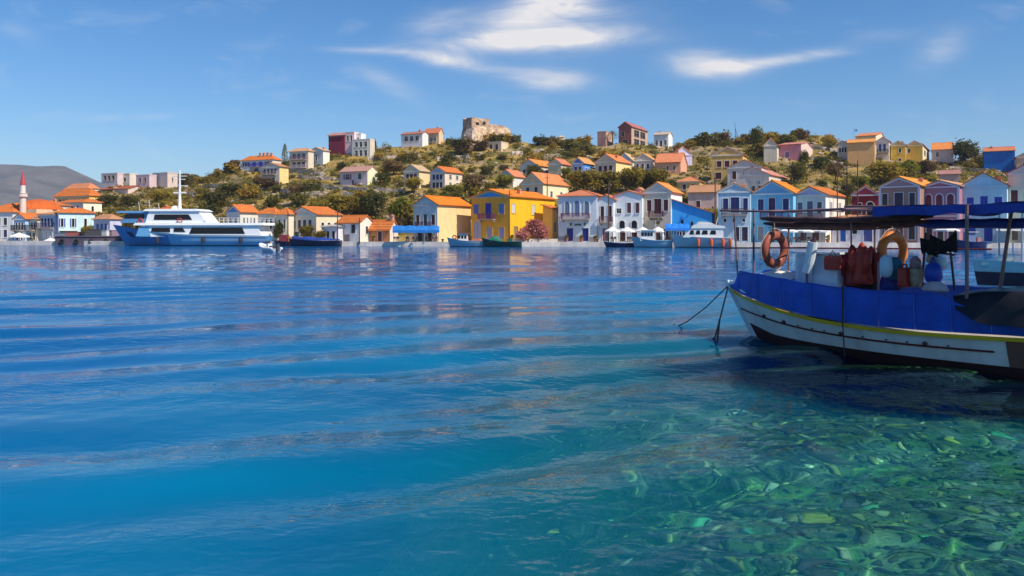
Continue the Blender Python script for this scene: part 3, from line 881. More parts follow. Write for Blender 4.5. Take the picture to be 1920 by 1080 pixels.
# ------------------------------------------------------------------ the town, waterfront first
def town():
    LB, PB = (0.28, 0.52, 0.68), (0.36, 0.50, 0.62)
    # ---- left quarter
    house('pale grey house with orange tiled roof at the left end of the waterfront', -40, 24, 28, 452, 398, 380, 10, (0.52, 0.53, 0.55), Y=158, rt='hip', D=9, roof=ORANGE, f=row(4, .12, .38, .1, 's', NAVY) + row(4, .55, .8, .1, 's', DARK))
    house('small pale blue gabled house below the minaret', 26, 47, 50, 452, 410, 401, 22, (0.36, 0.50, 0.66), Y=154, D=8, ped=(0.40, 0.54, 0.70), roof=ORANGE, f=row(2, .05, .38, .2, 'd', DARK) + row(3, .52, .82, .16, 's', NAVY), bal=[(.1, .9, .48, DARK)])
    house('narrow cream house with dark balcony beside the small pale blue house', 50, 70, 72, 452, 411, 404, 22, (0.62, 0.55, 0.42), Y=154, D=8, rt='hip', roof=OLDTILE, f=row(2, .05, .38, .22, 'd', DARK) + row(3, .54, .84, .16, 's', MAROON), bal=[(.08, .92, .5, DARK)])
    house('blue grey waterfront house with a row of dark balcony doors near the pier', 73, 104, 107, 452, 402, 396, 22, (0.34, 0.40, 0.52), Y=153, D=8, rt='hip', roof=OLDTILE, f=row(3, .05, .36, .14, 'd', WHITE) + row(4, .54, .86, .13, 's', NAVY), bal=[(.05, .95, .5, NAVY)])
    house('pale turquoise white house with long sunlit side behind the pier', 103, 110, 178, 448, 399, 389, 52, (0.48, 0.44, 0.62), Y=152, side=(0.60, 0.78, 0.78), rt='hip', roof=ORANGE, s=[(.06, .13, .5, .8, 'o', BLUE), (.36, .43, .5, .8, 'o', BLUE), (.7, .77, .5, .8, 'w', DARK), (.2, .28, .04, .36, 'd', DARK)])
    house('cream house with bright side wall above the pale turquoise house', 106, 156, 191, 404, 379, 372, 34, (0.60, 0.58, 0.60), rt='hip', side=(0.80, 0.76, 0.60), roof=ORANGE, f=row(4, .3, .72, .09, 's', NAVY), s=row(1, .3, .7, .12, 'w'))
    house('large ochre house with hipped roof and a row of dark windows above the left quay', 102, 167, 190, 392, 367, 352, 28, (0.66, 0.40, 0.10), rt='hip', roof=ORANGE, f=row(7, .42, .78, .07, 's', DARK), s=row(2, .4, .75, .16, 's', DARK))
    house('long orange roof pavilion topping the ochre house', 122, 166, 186, 368, 353, 342, 28, (0.62, 0.50, 0.40), rt='hip', roof=(0.70, 0.26, 0.12), f=row(4, .35, .75, .1, 'w'))
    house('low ochre house with sloping orange roof left of the big ochre house', 82, 104, 108, 398, 381, 371, 24, (0.62, 0.36, 0.10), rt='hip', roof=ORANGE, D=8, f=row(3, .3, .75, .14, 's', DARK))
    house('small lilac grey house with blue shutters by the ferry bow', 176, 206, 214, 450, 411, 401, 28, (0.44, 0.44, 0.56), Y=152, rt='hip', roof=OLDTILE, f=row(3, .45, .8, .16, 's', BLUE) + row(2, .04, .34, .2, 'd', BLUE))
    house('grey roofless stone house with three dark windows on the left skyline', 190, 220, 226, 350, 324, 324, 26, (0.46, 0.38, 0.38), rt='flat', f=row(3, .48, .82, .16, 'w'), trim=(0.45, 0.38, 0.36))
    house('low cream box house next to the grey roofless house', 226, 243, 250, 350, 325, 325, 28, (0.58, 0.50, 0.44), rt='flat', f=row(1, .4, .7, .3, 'w'))
    house('mauve grey flat roofed house in the middle of the left skyline', 255, 280, 286, 352, 327, 327, 26, (0.44, 0.34, 0.36), rt='flat', f=row(2, .4, .75, .14, 'w'), trim=(0.45, 0.36, 0.36))
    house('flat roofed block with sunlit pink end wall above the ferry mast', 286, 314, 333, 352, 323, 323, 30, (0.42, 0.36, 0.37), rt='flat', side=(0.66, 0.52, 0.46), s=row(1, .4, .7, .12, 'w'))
    house('low grey shed with rust red roof below the left skyline houses', 188, 240, 248, 364, 356, 350, 26, (0.48, 0.40, 0.36), rt='cross', roof=(0.42, 0.12, 0.06), D=6)
    house('orange roofed house half hidden behind the ferry upper deck', 292, 330, 338, 448, 398, 386, 24, (0.60, 0.50, 0.40), Y=158, rt='hip', roof=ORANGE, f=row(3, .5, .8, .1, 's', DARK))
    # ---- slope above the ferry
    house('white house with violet blue balcony and chimneyed orange roof on the left crest', 453, 511, 527, 322, 299, 289, 24, (0.56, 0.56, 0.62), rt='hip', roof=ORANGE, side=(0.76, 0.70, 0.62),
          f=[(.10, .2, .5, .85, 'o', BLUE), (.36, .47, .45, .85, 's', (.05, .05, .4)), (.57, .68, .45, .85, 's', (.05, .05, .4)), (.82, .92, .5, .85, 'o', BLUE), (.42, .55, .02, .34, 'd', BLUE)],
          bal=[(.3, .74, .44, (.05, .05, .4))], chim=[(.5, .4, 1.2), (.62, .4, 1.2), (.74, .4, 1.2), (.86, .4, 1.0)])
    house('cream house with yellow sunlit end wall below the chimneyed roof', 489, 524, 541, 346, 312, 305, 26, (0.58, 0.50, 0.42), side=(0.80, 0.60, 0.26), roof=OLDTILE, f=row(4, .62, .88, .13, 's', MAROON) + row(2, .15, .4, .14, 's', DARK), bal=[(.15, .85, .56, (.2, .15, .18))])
    house('tall cream balconied house right of the cypress tree', 543, 578, 584, 318, 283, 276, 24, (0.56, 0.48, 0.38), roof=(0.64, 0.36, 0.2), rt='hip', f=row(3, .6, .88, .17, 'w') + row(3, .14, .42, .17, 's', MAROON), bal=[(.1, .95, .55, (.22, .12, .2)), (.1, .95, .1, (.5, .4, .42))])
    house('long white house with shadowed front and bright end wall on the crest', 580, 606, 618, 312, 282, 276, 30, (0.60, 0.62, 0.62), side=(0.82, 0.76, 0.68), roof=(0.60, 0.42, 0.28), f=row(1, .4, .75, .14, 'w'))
    house('dark maroon tower house on the left crest', 616, 646, 651, 290, 253, 247, 24, (0.09, 0.012, 0.025), rt='hip', roof=(0.55, 0.25, 0.22), trim=(0.5, 0.35, 0.36), f=[])
    house('pale pink flat roofed house behind the maroon house', 647, 664, 669, 290, 247, 247, 24, (0.62, 0.46, 0.48), rt='flat', f=row(2, .6, .85, .2, 'w'))
    house('white box house right of the pale pink flat roof', 666, 677, 681, 288, 250, 250, 24, (0.76, 0.76, 0.78), rt='flat', f=row(1, .5, .8, .3, 'w'))
    house('grey two storey house with three windows right of the maroon house', 660, 694, 700, 296, 260, 260, 24, (0.50, 0.48, 0.46), rt='flat', side=(0.66, 0.58, 0.46), f=row(3, .6, .86, .16, 'w') + row(3, .12, .42, .16, 'w'))
    house('pink house with pale yellow end wall standing alone in mid slope', 638, 689, 708, 348, 320, 311, 28, (0.56, 0.44, 0.46), side=(0.80, 0.76, 0.52), rt='cross', roof=(0.56, 0.30, 0.24), f=[(.2, .34, .45, .82, 'o', (.3, .12, .2)), (.66, .78, .45, .85, 's', GREEN), (.42, .52, .03, .4, 'd', (.2, .1, .2))])
    house('cream pediment house with brown shutters in mid slope', 757, 786, 806, 354, 320, 309, 30, (0.52, 0.46, 0.34), side=(0.78, 0.62, 0.36), roof=(0.58, 0.40, 0.24), f=row(3, .56, .84, .2, 's', MAROON) + row(2, .1, .4, .2, 's', (.3, .2, .25)))
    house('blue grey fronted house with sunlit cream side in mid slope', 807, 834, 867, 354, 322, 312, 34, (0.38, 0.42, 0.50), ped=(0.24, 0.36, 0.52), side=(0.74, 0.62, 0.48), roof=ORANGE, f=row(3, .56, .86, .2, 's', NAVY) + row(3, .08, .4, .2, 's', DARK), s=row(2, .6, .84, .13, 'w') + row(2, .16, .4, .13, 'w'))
    house('red roofed white house left of the ruined castle', 752, 792, 803, 274, 250, 246, 26, (0.62, 0.60, 0.60), rt='cross', roof=(0.50, 0.20, 0.15), f=row(3, .45, .82, .15, 'w'))
    house('tan annex with raised orange roof joined to the red roofed white house', 795, 823, 831, 272, 248, 240, 26, (0.60, 0.44, 0.28), rt='cross', roof=SALMON, f=row(3, .3, .6, .14, 'w'))
    house('small roofless stone house under the ruined castle', 912, 940, 953, 285, 265, 265, 28, (0.46, 0.36, 0.28), rt='flat', f=row(2, .25, .75, .18, 'w'), trim=(0.45, 0.36, 0.28), side=(0.58, 0.46, 0.32))
    # ---- left waterfront behind the blue boat
    house('white house with blue pediment and low orange roof beside the ferry stern', 425, 450, 484, 446, 397, 385, 36, (0.60, 0.60, 0.60), Y=148, ped=(0.12, 0.26, 0.55), side=(0.74, 0.68, 0.58), roof=ORANGE, f=row(3, .55, .82, .2, 's', DARK) + row(2, .04, .36, .2, 'd', DARK), s=row(4, .5, .8, .08, 's', DARK))
    house('low cream house joining the blue pediment house', 484, 516, 524, 446, 401, 389, 22, (0.66, 0.58, 0.46), Y=147, rt='hip', roof=ORANGE, f=row(3, .45, .8, .12, 's', DARK))
    house('long cream house with grey pediment and bright orange roof', 541, 593, 640, 448, 402, 388, 38, (0.62, 0.56, 0.46), Y=143, ped=(0.52, 0.48, 0.42), side=(0.78, 0.64, 0.44), roof=ORANGE, f=row(4, .48, .8, .11, 's', DARK) + row(2, .04, .36, .16, 'd', GREEN), s=row(3, .42, .7, .1, 's', DARK))
    house('low cream wing left of the long cream house', 517, 541, 548, 448, 402, 390, 20, (0.66, 0.58, 0.46), Y=145, rt='hip', roof=ORANGE, f=row(2, .45, .8, .16, 's', GREEN))
    house('white boathouse with gabled end wall and orange roof', 633, 675, 700, 452, 417, 405, 32, (0.66, 0.66, 0.66), Y=137, rt='cross', side=(0.80, 0.72, 0.62), roof=ORANGE, f=[(.12, .26, .5, .85, 's', DARK), (.62, .8, .45, .9, 's', DARK), (.3, .55, .02, .38, 'd', (.25, .2, .22))], s=row(1, .4, .8, .16, 's', DARK))
    house('low white shed left of the white boathouse', 606, 634, 640, 452, 425, 421, 24, (0.58, 0.56, 0.60), Y=137.5, rt='hip', roof=(0.55, 0.50, 0.48), f=row(2, .1, .7, .2, 'w'))
    house('small rust orange house with bright tiled roof by the blue awning', 694, 731, 742, 451, 429, 414, 26, (0.46, 0.18, 0.08), Y=137, rt='cross', roof=ORANGE, side=(0.78, 0.66, 0.58), chim=[(.9, .5, .8)], f=row(1, .05, .8, .2, 'd', MAROON))
    # ---- central waterfront
    house('large plain peach house with shaded grey gabled front on the central quay', 775, 820, 883, 452, 383, 368, 31, (0.50, 0.46, 0.42), Y=135, side=(0.86, 0.60, 0.30), roof=(0.86, 0.22, 0.02), D=None,
          f=[(.12, .26, .46, .72, 's', MAROON), (.43, .58, .40, .74, 's', (.05, .08, .10)), (.76, .9, .46, .72, 's', MAROON), (.2, .38, .02, .3, 'd', DARK), (.6, .78, .02, .3, 'd', DARK)], bal=[(.2, .8, .38, (.1, .05, .1))], trim=(0.60, 0.54, 0.48))
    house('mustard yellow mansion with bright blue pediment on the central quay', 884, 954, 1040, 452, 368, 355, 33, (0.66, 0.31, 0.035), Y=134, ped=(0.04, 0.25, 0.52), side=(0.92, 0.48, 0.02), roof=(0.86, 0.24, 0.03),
          f=[(.06, .2, .62, .84, 's', (.12, .14, .42)), (.38, .54, .52, .86, 's', (.03, .03, .34)), (.74, .88, .62, .84, 's', (.10, .2, .5)), (.08, .26, .03, .46, 'a', (.40, .36, .52)), (.42, .56, .03, .32, 's', (.36, .32, .5)), (.74, .88, .08, .32, 's', (.36, .32, .5))],
          s=[(.06, .13, .64, .84, 's', (.60, .60, .55)), (.48, .55, .62, .84, 's', (.55, .58, .5)), (.74, .81, .60, .84, 's', (.6, .66, .66)), (.85, .92, .60, .84, 's', (.6, .66, .66)), (.1, .18, .03, .34, 'd', (.3, .2, .1))],
          bal=[(.25, .66, .5, (.22, .05, .14))], trim=(0.66, 0.42, 0.16))
    house('yellow annex with small windows behind the mustard mansion', 1018, 1036, 1047, 452, 392, 384, 36, (0.70, 0.45, 0.12), Y=139, side=(0.84, 0.55, 0.2), roof=ORANGE, f=[], s=[(.2, .45, .3, .6, 'w', DARK)], rt='mono')
    house('tall salmon roofed cream house behind the mustard mansion', 977, 1018, 1067, 380, 343, 323, 34, (0.60, 0.46, 0.32), side=(0.84, 0.72, 0.48), roof=(0.80, 0.26, 0.10), f=row(2, .5, .8, .14, 's', DARK), s=row(2, .3, .6, .08, 'w'))
    house('white mansion with three arched windows and blue doors on the quay', 1047, 1119, 1124, 452, 367, 354, 20, (0.60, 0.64, 0.70), Y=133.5, rt='hip', roof=SALMON, D=9,
          f=[(.17, .29, .60, .88, 'a', (.16, .24, .36)), (.42, .55, .58, .90, 'a', (.16, .24, .42)), (.68, .80, .60, .88, 'a', (.16, .24, .36)), (.22, .39, .02, .30, 'd', (.02, .03, .24)), (.62, .79, .02, .30, 'd', (.02, .03, .24))],
          bal=[(.1, .82, .50, (.20, .05, .09))], plinth=(0.34, 0.32, 0.38))
    house('white house with tall maroon shutters behind a utility pole', 1121, 1150, 1153, 452, 374, 366, 20, (0.58, 0.60, 0.62), Y=133, rt='gable', D=9, roof=SALMON, f=[(.18, .4, .5, .84, 's', MAROON), (.66, .9, .48, .85, 's', MAROON), (.3, .7, .02, .32, 'd', (.25, .12, .16))], bal=[(.15, .97, .46, (.2, .1, .14))])
    house('white house with two fan arches over the white parasols', 1152, 1204, 1207, 452, 366, 358, 20, (0.66, 0.69, 0.72), Y=132.5, D=9, rt='gable', roof=SALMON, cornice=False,
          f=[(.08, .25, .62, .72, 'w', DARK), (.46, .6, .62, .84, 's', (.14, .04, .05)), (.76, .9, .62, .84, 's', (.14, .04, .05)), (.18, .38, .30, .46, 'A', DARK), (.62, .82, .30, .46, 'A', DARK), (.2, .4, .02, .24, 'd', MAROON), (.62, .82, .02, .24, 'd', MAROON)])
    house('small blue pediment house peeping over the white roofs', 1185, 1209, 1216, 378, 361, 352, 24, (0.55, 0.52, 0.60), ped=(0.28, 0.26, 0.52), roof=OLDTILE)
    hb = house('beige gabled house with brown lettering under its balcony', 1206, 1258, 1286, 452, 359, 342, 27, (0.56, 0.46, 0.36), Y=131.5, ped=(0.50, 0.47, 0.42), side=(0.84, 0.82, 0.80), roof=(0.80, 0.30, 0.08), D=7,
          f=[(.14, .3, .62, .84, 's', MAROON), (.4, .66, .56, .86, 's', MAROON), (.74, .9, .62, .84, 's', MAROON), (.16, .3, .04, .24, 'd', MAROON), (.42, .62, .04, .26, 'd', (.2, .03, .04)), (.72, .9, .04, .26, 'd', NAVY)], bal=[(.24, .74, .5, (.12, .03, .05))])
    house('bright blue lean-to house with falling salmon roof', 1259, 1335, 1337, 452, 399, 372, 17, (0.04, 0.30, 0.66), Y=130, rt='mono', roof=SALMON, D=8, f=[(.24, .30, .62, .76, 'w', DARK), (.48, .54, .56, .7, 'w', DARK), (.70, .76, .5, .64, 'w', DARK), (.2, .34, .04, .4, 'd', MAROON), (.6, .74, .04, .4, 'd', MAROON)], cornice=False, trim=(0.1, 0.3, 0.6))
    house('plain dusty pink house behind the bright blue lean-to', 1290, 1345, 1349, 392, 360, 346, 22, (0.52, 0.36, 0.34), rt='cross', roof=OLDTILE, D=8, f=[(.28, .42, .1, .5, 's', MAROON)])
    house('pale blue gabled house with dark shutters left of the brighter blue one', 1346, 1407, 1410, 455, 358, 343, 20, PB, Y=127.5, D=9, ped=(0.34, 0.46, 0.56), roof=(0.76, 0.42, 0.2),
          f=[(.16, .32, .60, .86, 's', NAVY), (.4, .66, .58, .88, 's', NAVY), (.78, .92, .60, .86, 's', NAVY), (.18, .26, .40, .46, 'w', DARK), (.46, .54, .40, .46, 'w', DARK), (.76, .84, .40, .46, 'w', DARK), (.5, .66, .03, .3, 'd', (.05, .03, .08)), (.74, .92, .03, .3, 'd', (.05, .03, .08))], bal=[(.12, .9, .54, (.08, .05, .1))])
    house('sky blue gabled house with orange roof on the right waterfront', 1409, 1487, 1506, 455, 361, 338, 33, (0.17, 0.43, 0.62), Y=126, D=9, ped=(0.17, 0.38, 0.56), roof=(0.80, 0.25, 0.03),
          f=[(.16, .30, .62, .88, 's', NAVY), (.42, .58, .54, .9, 's', (.06, .02, .08)), (.76, .9, .62, .88, 's', NAVY), (.16, .30, .04, .32, 'd', (.3, .3, .34)), (.5, .66, .04, .32, 'd', DARK)], bal=[(.24, .76, .5, (.10, .06, .2))])
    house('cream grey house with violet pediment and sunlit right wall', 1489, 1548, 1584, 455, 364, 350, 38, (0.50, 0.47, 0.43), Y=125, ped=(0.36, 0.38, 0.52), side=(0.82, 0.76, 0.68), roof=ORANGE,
          f=[(.12, .27, .60, .84, 's', (.14, .10, .18)), (.42, .6, .54, .86, 's', (.10, .12, .2)), (.74, .88, .60, .84, 's', (.10, .08, .12)), (.2, .4, .04, .34, 'd', (.2, .05, .05)), (.58, .8, .04, .34, 'd', (.16, .06, .05))],
          s=[(.2, .32, .56, .84, 's', (.45, .4, .4)), (.66, .78, .56, .84, 's', (.45, .4, .4)), (.3, .44, .04, .34, 'd', (.4, .3, .2))], bal=[(.1, .92, .48, (.25, .12, .14))])
    house('low white house with blue doors seen under the boat canopy', 1560, 1648, 1650, 456, 408, 400, 28, (0.52, 0.50, 0.56), Y=124, D=8, rt='hip', roof=OLDTILE, cornice=False, f=[(.18, .3, .05, .66, 'd', (.02, .12, .5)), (.44, .54, .35, .7, 'w', DARK), (.68, .86, .05, .66, 'd', (.08, .10, .3))], trim=(0.72, 0.70, 0.74))
    house('small crimson house with white trimmed arch', 1597, 1648, 1651, 405, 364, 348, 28, (0.22, 0.02, 0.03), Y=134, D=8, ped=(0.36, 0.05, 0.08), roof=SALMON, f=[(.22, .36, .60, .82, 's', DARK), (.56, .80, .56, .84, 'A', DARK)])
    house('olive brown house with white framed windows and orange roof', 1650, 1723, 1726, 456, 347, 331, 43, (0.20, 0.11, 0.09), Y=122, D=14, ped=(0.30, 0.16, 0.16), roof=(0.82, 0.32, 0.06), trim=(0.66, 0.62, 0.68), bands=True,
          f=[(.06, .2, .64, .87, 's', DARK), (.38, .6, .56, .88, 's', (.03, .02, .06)), (.76, .9, .64, .87, 's', DARK), (.06, .22, .06, .38, 's', DARK), (.4, .6, .06, .38, 's', (.1, .05, .05)), (.74, .9, .06, .38, 's', DARK)], bal=[(.2, .78, .51, (.1, .06, .1))])
    house('mauve house with three burgundy arched shutters', 1728, 1797, 1800, 456, 348, 338, 43, (0.24, 0.11, 0.15), Y=121, D=14, ped=(0.30, 0.11, 0.15), roof=(0.66, 0.36, 0.22), trim=(0.66, 0.60, 0.68), bands=True,
          f=[(.10, .28, .56, .86, 'a', (.16, .02, .05)), (.40, .58, .56, .86, 'a', (.16, .02, .05)), (.70, .88, .56, .86, 'a', (.16, .02, .05)), (.14, .3, .03, .40, 'a', DARK), (.44, .6, .03, .40, 'a', DARK), (.74, .9, .03, .40, 'a', DARK)])
    house('pale turquoise house with bright blue shutters at the right', 1800, 1888, 1892, 457, 347, 323, 35, (0.42, 0.60, 0.68), Y=119.5, D=12, ped=(0.42, 0.62, 0.72), roof=SALMON, trim=(0.56, 0.72, 0.78),
          f=[(.15, .3, .54, .80, 's', (.02, .05, .42)), (.44, .6, .54, .82, 's', (.02, .05, .42)), (.74, .9, .54, .80, 's', (.02, .05, .42)), (.16, .34, .03, .42, 'a', (.02, .05, .42)), (.52, .7, .03, .42, 'a', (.02, .05, .42))])
    house('beige house with maroon shutters at the right edge of the waterfront', 1890, 1985, 1988, 458, 322, 300, 35, (0.58, 0.50, 0.40), Y=118, D=10, roof=SALMON, f=[(.06, .2, .58, .76, 's', MAROON), (.34, .48, .58, .76, 's', MAROON), (.62, .76, .58, .76, 's', MAROON), (.08, .2, .04, .32, 'd', (.25, .15, .15)), (.3, .42, .04, .32, 'd', (.25, .15, .15))])
    # ---- second row and upper town, right of centre
    house('blue pediment cottage with red roof above the mustard mansion', 936, 962, 984, 352, 330, 318, 32, (0.58, 0.58, 0.56), ped=(0.28, 0.40, 0.56), roof=(0.72, 0.24, 0.12), side=(0.74, 0.70, 0.64), f=row(1, .2, .7, .2, 'w'))
    house('low house with broad orange roof right of the blue pediment cottage', 975, 1008, 1042, 332, 310, 298, 34, (0.52, 0.46, 0.44), roof=(0.80, 0.28, 0.07), f=row(3, .3, .7, .15, 's', DARK), s=row(3, .3, .7, .1, 's', MAROON))
    house('olive cream house with orange roof behind the broad roofed house', 1028, 1052, 1070, 328, 307, 297, 30, (0.50, 0.44, 0.32), roof=SALMON, side=(0.56, 0.50, 0.36))
    house('bright blue balconied house above the tree clump', 1073, 1094, 1114, 334, 305, 295, 30, (0.42, 0.46, 0.72), ped=(0.10, 0.16, 0.46), side=(0.08, 0.28, 0.72), roof=(0.76, 0.34, 0.12), f=row(2, .3, .75, .24, 's', NAVY), s=row(3, .3, .7, .14, 's', BLUE), sbal=[(.0, .9, .15, (.7, .7, .8))])
    house('peach house with three maroon windows above the tree clump', 1116, 1155, 1184, 330, 302, 288, 33, (0.56, 0.44, 0.32), side=(0.80, 0.64, 0.30), roof=(0.80, 0.24, 0.08), f=row(3, .3, .72, .16, 's', MAROON))
    house('white pediment house with pale blue gable behind the peach house', 1156, 1186, 1192, 318, 301, 287, 24, (0.68, 0.68, 0.68), ped=(0.38, 0.56, 0.66), roof=(0.70, 0.50, 0.28), D=6, f=row(2, .3, .7, .14, 's', NAVY))
    house('cream house with three navy shutters in the upper row', 1186, 1224, 1230, 322, 300, 287, 24, (0.62, 0.54, 0.46), roof=(0.76, 0.36, 0.14), D=7, f=row(3, .3, .7, .12, 's', NAVY))
    house('salmon house with three narrow windows below the lilac gable', 1228, 1276, 1283, 326, 303, 285, 24, (0.58, 0.30, 0.20), roof=(0.76, 0.26, 0.12), D=8, rt='cross', f=row(3, .3, .68, .07, 's', DARK))
    house('lilac white gabled house on the slope', 1262, 1298, 1300, 310, 290, 275, 0, (0.60, 0.54, 0.72), roof=SALMON, D=6, ped=(0.66, 0.60, 0.78))
    house('small ochre cottage with pyramid roof above the waterfront', 1270, 1312, 1316, 362, 340, 329, 22, (0.50, 0.32, 0.12), rt='hip', roof=(0.66, 0.27, 0.12), D=6, f=row(2, .3, .78, .16, 's', MAROON))
    house('ochre three storey house with gable in the right middle', 1334, 1393, 1398, 346, 289, 274, 24, (0.58, 0.38, 0.12), roof=(0.74, 0.36, 0.16), D=7, f=row(3, .60, .80, .15, 's', MAROON) + [(.12, .32, .2, .42, 's', MAROON), (.6, .74, .16, .42, 's', MAROON)])
    house('grey white gabled house below the ochre three storey house', 1364, 1428, 1440, 362, 312, 299, 28, (0.48, 0.45, 0.46), roof=SALMON, side=(0.66, 0.58, 0.56), f=[(.14, .26, .55, .85, 's', MAROON), (.44, .58, .72, .84, 'w', DARK)])
    house('white house with faded salmon roof stepping above the blue houses', 1380, 1442, 1478, 366, 327, 312, 33, (0.64, 0.58, 0.56), roof=(0.62, 0.26, 0.20), side=(0.74, 0.60, 0.52), f=row(3, .14, .46, .15, 's', MAROON) + [(.62, .72, .56, .7, 'w', DARK)], ped=(0.52, 0.44, 0.48))
    house('white chapel on the skyline', 1226, 1253, 1261, 278, 252, 246, 24, (0.60, 0.62, 0.68), side=(0.85, 0.83, 0.80), rt='cross', roof=(0.60, 0.46, 0.38), f=[(.12, .28, .25, .6, 'w', NAVY), (.42, .58, .02, .58, 'd', DARK), (.72, .88, .25, .6, 'w', NAVY)], cat='chapel', name='chapel')
    house('ruined red brick house with open rooms on the skyline', 1160, 1184, 1214, 272, 237, 228, 30, (0.13, 0.045, 0.04), side=(0.36, 0.24, 0.18), roof=(0.48, 0.16, 0.14), f=[(.3, .7, .05, .3, 'w', DARK), (.2, .45, .5, .75, 'w', DARK)], s=row(2, .52, .86, .3, 'w') + row(2, .08, .38, .3, 'w'), trim=(0.42, 0.34, 0.28), cornice=False)
    house('small dusky brick ruin beside the palm', 1120, 1136, 1150, 264, 246, 246, 28, (0.34, 0.18, 0.17), side=(0.46, 0.30, 0.24), rt='flat', f=[])
    house('cream fronted house on the right crest beside the tall dark tree', 1432, 1457, 1464, 306, 272, 259, 24, (0.52, 0.46, 0.38), roof=(0.76, 0.30, 0.14), D=8, f=[])
    house('mauve pink house with one violet window on the right crest', 1459, 1502, 1524, 304, 270, 262, 32, (0.42, 0.17, 0.22), side=(0.58, 0.44, 0.40), roof=(0.66, 0.26, 0.2), rt='cross', f=[(.3, .5, .3, .6, 's', (.25, .12, .3))])
    house('pale house with small windows left of the tan house on the right crest', 1570, 1590, 1594, 300, 270, 264, 26, (0.50, 0.46, 0.42), roof=OLDTILE, D=6, f=row(3, .5, .8, .18, 'w'))
    house('plain tan house with orange roof on the right crest', 1589, 1640, 1644, 312, 266, 258, 26, (0.60, 0.34, 0.15), roof=(0.80, 0.34, 0.10), rt='cross', D=8, f=[])
    house('cream attic house rising behind the plain tan house', 1604, 1642, 1662, 290, 254, 243, 34, (0.64, 0.50, 0.28), roof=(0.76, 0.26, 0.10), rt='cross', side=(0.76, 0.66, 0.5), f=[])
    house('cream house with blue balcony right of the plain tan house', 1643, 1667, 1672, 302, 264, 257, 30, (0.66, 0.58, 0.52), roof=(0.66, 0.38, 0.24), D=7, f=[(.2, .4, .5, .85, 's', (.05, .08, .3)), (.55, .75, .5, .85, 's', (.05, .08, .3))], bal=[(.05, .95, .42, DARK)])
    house('golden yellow house left of a matching one on the right crest', 1670, 1698, 1703, 309, 271, 264, 28, (0.66, 0.40, 0.06), roof=(0.66, 0.42, 0.2), D=7, f=[(.55, .7, .62, .82, 's', DARK), (.55, .7, .1, .32, 's', DARK)])
    house('mustard yellow house with two small windows on the right crest', 1700, 1730, 1746, 309, 271, 264, 32, (0.60, 0.40, 0.08), roof=SALMON, side=(0.74, 0.62, 0.42), f=[(.08, .22, .62, .82, 's', DARK), (.08, .22, .1, .3, 's', DARK)], s=row(2, .55, .8, .2, 's', NAVY))
    house('mauve stone house with long orange roof left of the round tree', 1747, 1788, 1792, 306, 279, 265, 28, (0.42, 0.34, 0.36), roof=(0.80, 0.28, 0.08), rt='cross', D=8, f=[(.2, .32, .5, .8, 'w', DARK)])
    house('vivid blue house with salmon roof on the right slope', 1845, 1903, 1908, 324, 282, 273, 29, (0.01, 0.12, 0.42), roof=SALMON, rt='cross', D=8, f=[], trim=(0.8, 0.8, 0.8), bands=False)
    house('reddish roofed house at the right edge below the mast', 1906, 1960, 1965, 330, 292, 280, 30, (0.50, 0.30, 0.24), roof=(0.60, 0.24, 0.16), D=8, f=row(2, .4, .7, .16, 's', DARK))
    house('low dusky red house with maroon roof behind the right waterfront', 1762, 1800, 1806, 345, 326, 318, 28, (0.46, 0.30, 0.28), roof=(0.46, 0.22, 0.2), rt='cross', D=6)
    return hb
HOUSE_LETTERED = town()

# ------------------------------------------------------------------ landmarks
def stone_mat(c=(0.50, 0.40, 0.30), sc=1.2):
    key = ('masonry', c, sc)
    if key in _mats: return _mats[key]
    m = bpy.data.materials.new('rubble_masonry'); m.use_nodes = True
    n = NT(m.node_tree); out = n.node('ShaderNodeOutputMaterial'); b = n.node('ShaderNodeBsdfPrincipled')
    tc = n.node('ShaderNodeTexCoord'); ob = tc.outputs['Object']
    vo = n.node('ShaderNodeTexVoronoi'); n.put(vo.inputs['Vector'], ob); vo.inputs['Scale'].default_value = sc
    f = n.noise(ob, 0.5, 6, 0.7)
    c1 = n.ramp(f, [(0.28, sh(c, 0.5)), (0.5, c), (0.72, sh(c, 1.25))])
    bw_ = n.node('ShaderNodeRGBToBW'); n.put(bw_.inputs[0], vo.outputs['Color']); c2 = n.mix(0.4, c1, bw_.outputs[0], 'OVERLAY')
    n.put(b.inputs['Base Color'], c2); b.inputs['Roughness'].default_value = 0.95; b.inputs['Specular IOR Level'].default_value = 0.1
    n.put(b.inputs['Normal'], n.bump(n.math('ADD', vo.outputs['Distance'], n.noise(ob, 3, 4, 0.6)), 0.8, 0.2))
    n.t.links.new(b.outputs[0], out.inputs[0]); _mats[key] = m
    return m


def rough_block(mb, base, top, z0, z1, seed, amp=0.35, ragged=0.8, per=6, nz=6):
    """battered masonry block: two four-cornered outlines, sides subdivided and roughened, broken top"""
    def outline(c4):
        pts = []
        for a, b in zip(c4, c4[1:] + c4[:1]):
            for i in range(per): pts.append(Vector((lerp(a[0], b[0], i / per), lerp(a[1], b[1], i / per), 0)))
        return pts
    A, B = outline(base), outline(top); rings = []
    for k in range(nz + 1):
        t = k / nz; r = []
        for i, (a, b) in enumerate(zip(A, B)):
            p = a.lerp(b, t); z = lerp(z0, z1, t)
            if k == nz: z += ragged * (noise.noise(Vector((p.x * .35, p.y * .35, seed))) - 0.1)
            q = Vector((p.x, p.y, z)); d = noise.noise_vector(q * 0.4 + Vector((seed, 0, 0))) * amp
            r.append(q + Vector((d.x, d.y, d.z * .3)))
        rings.append(r)
    mb.loft(rings)


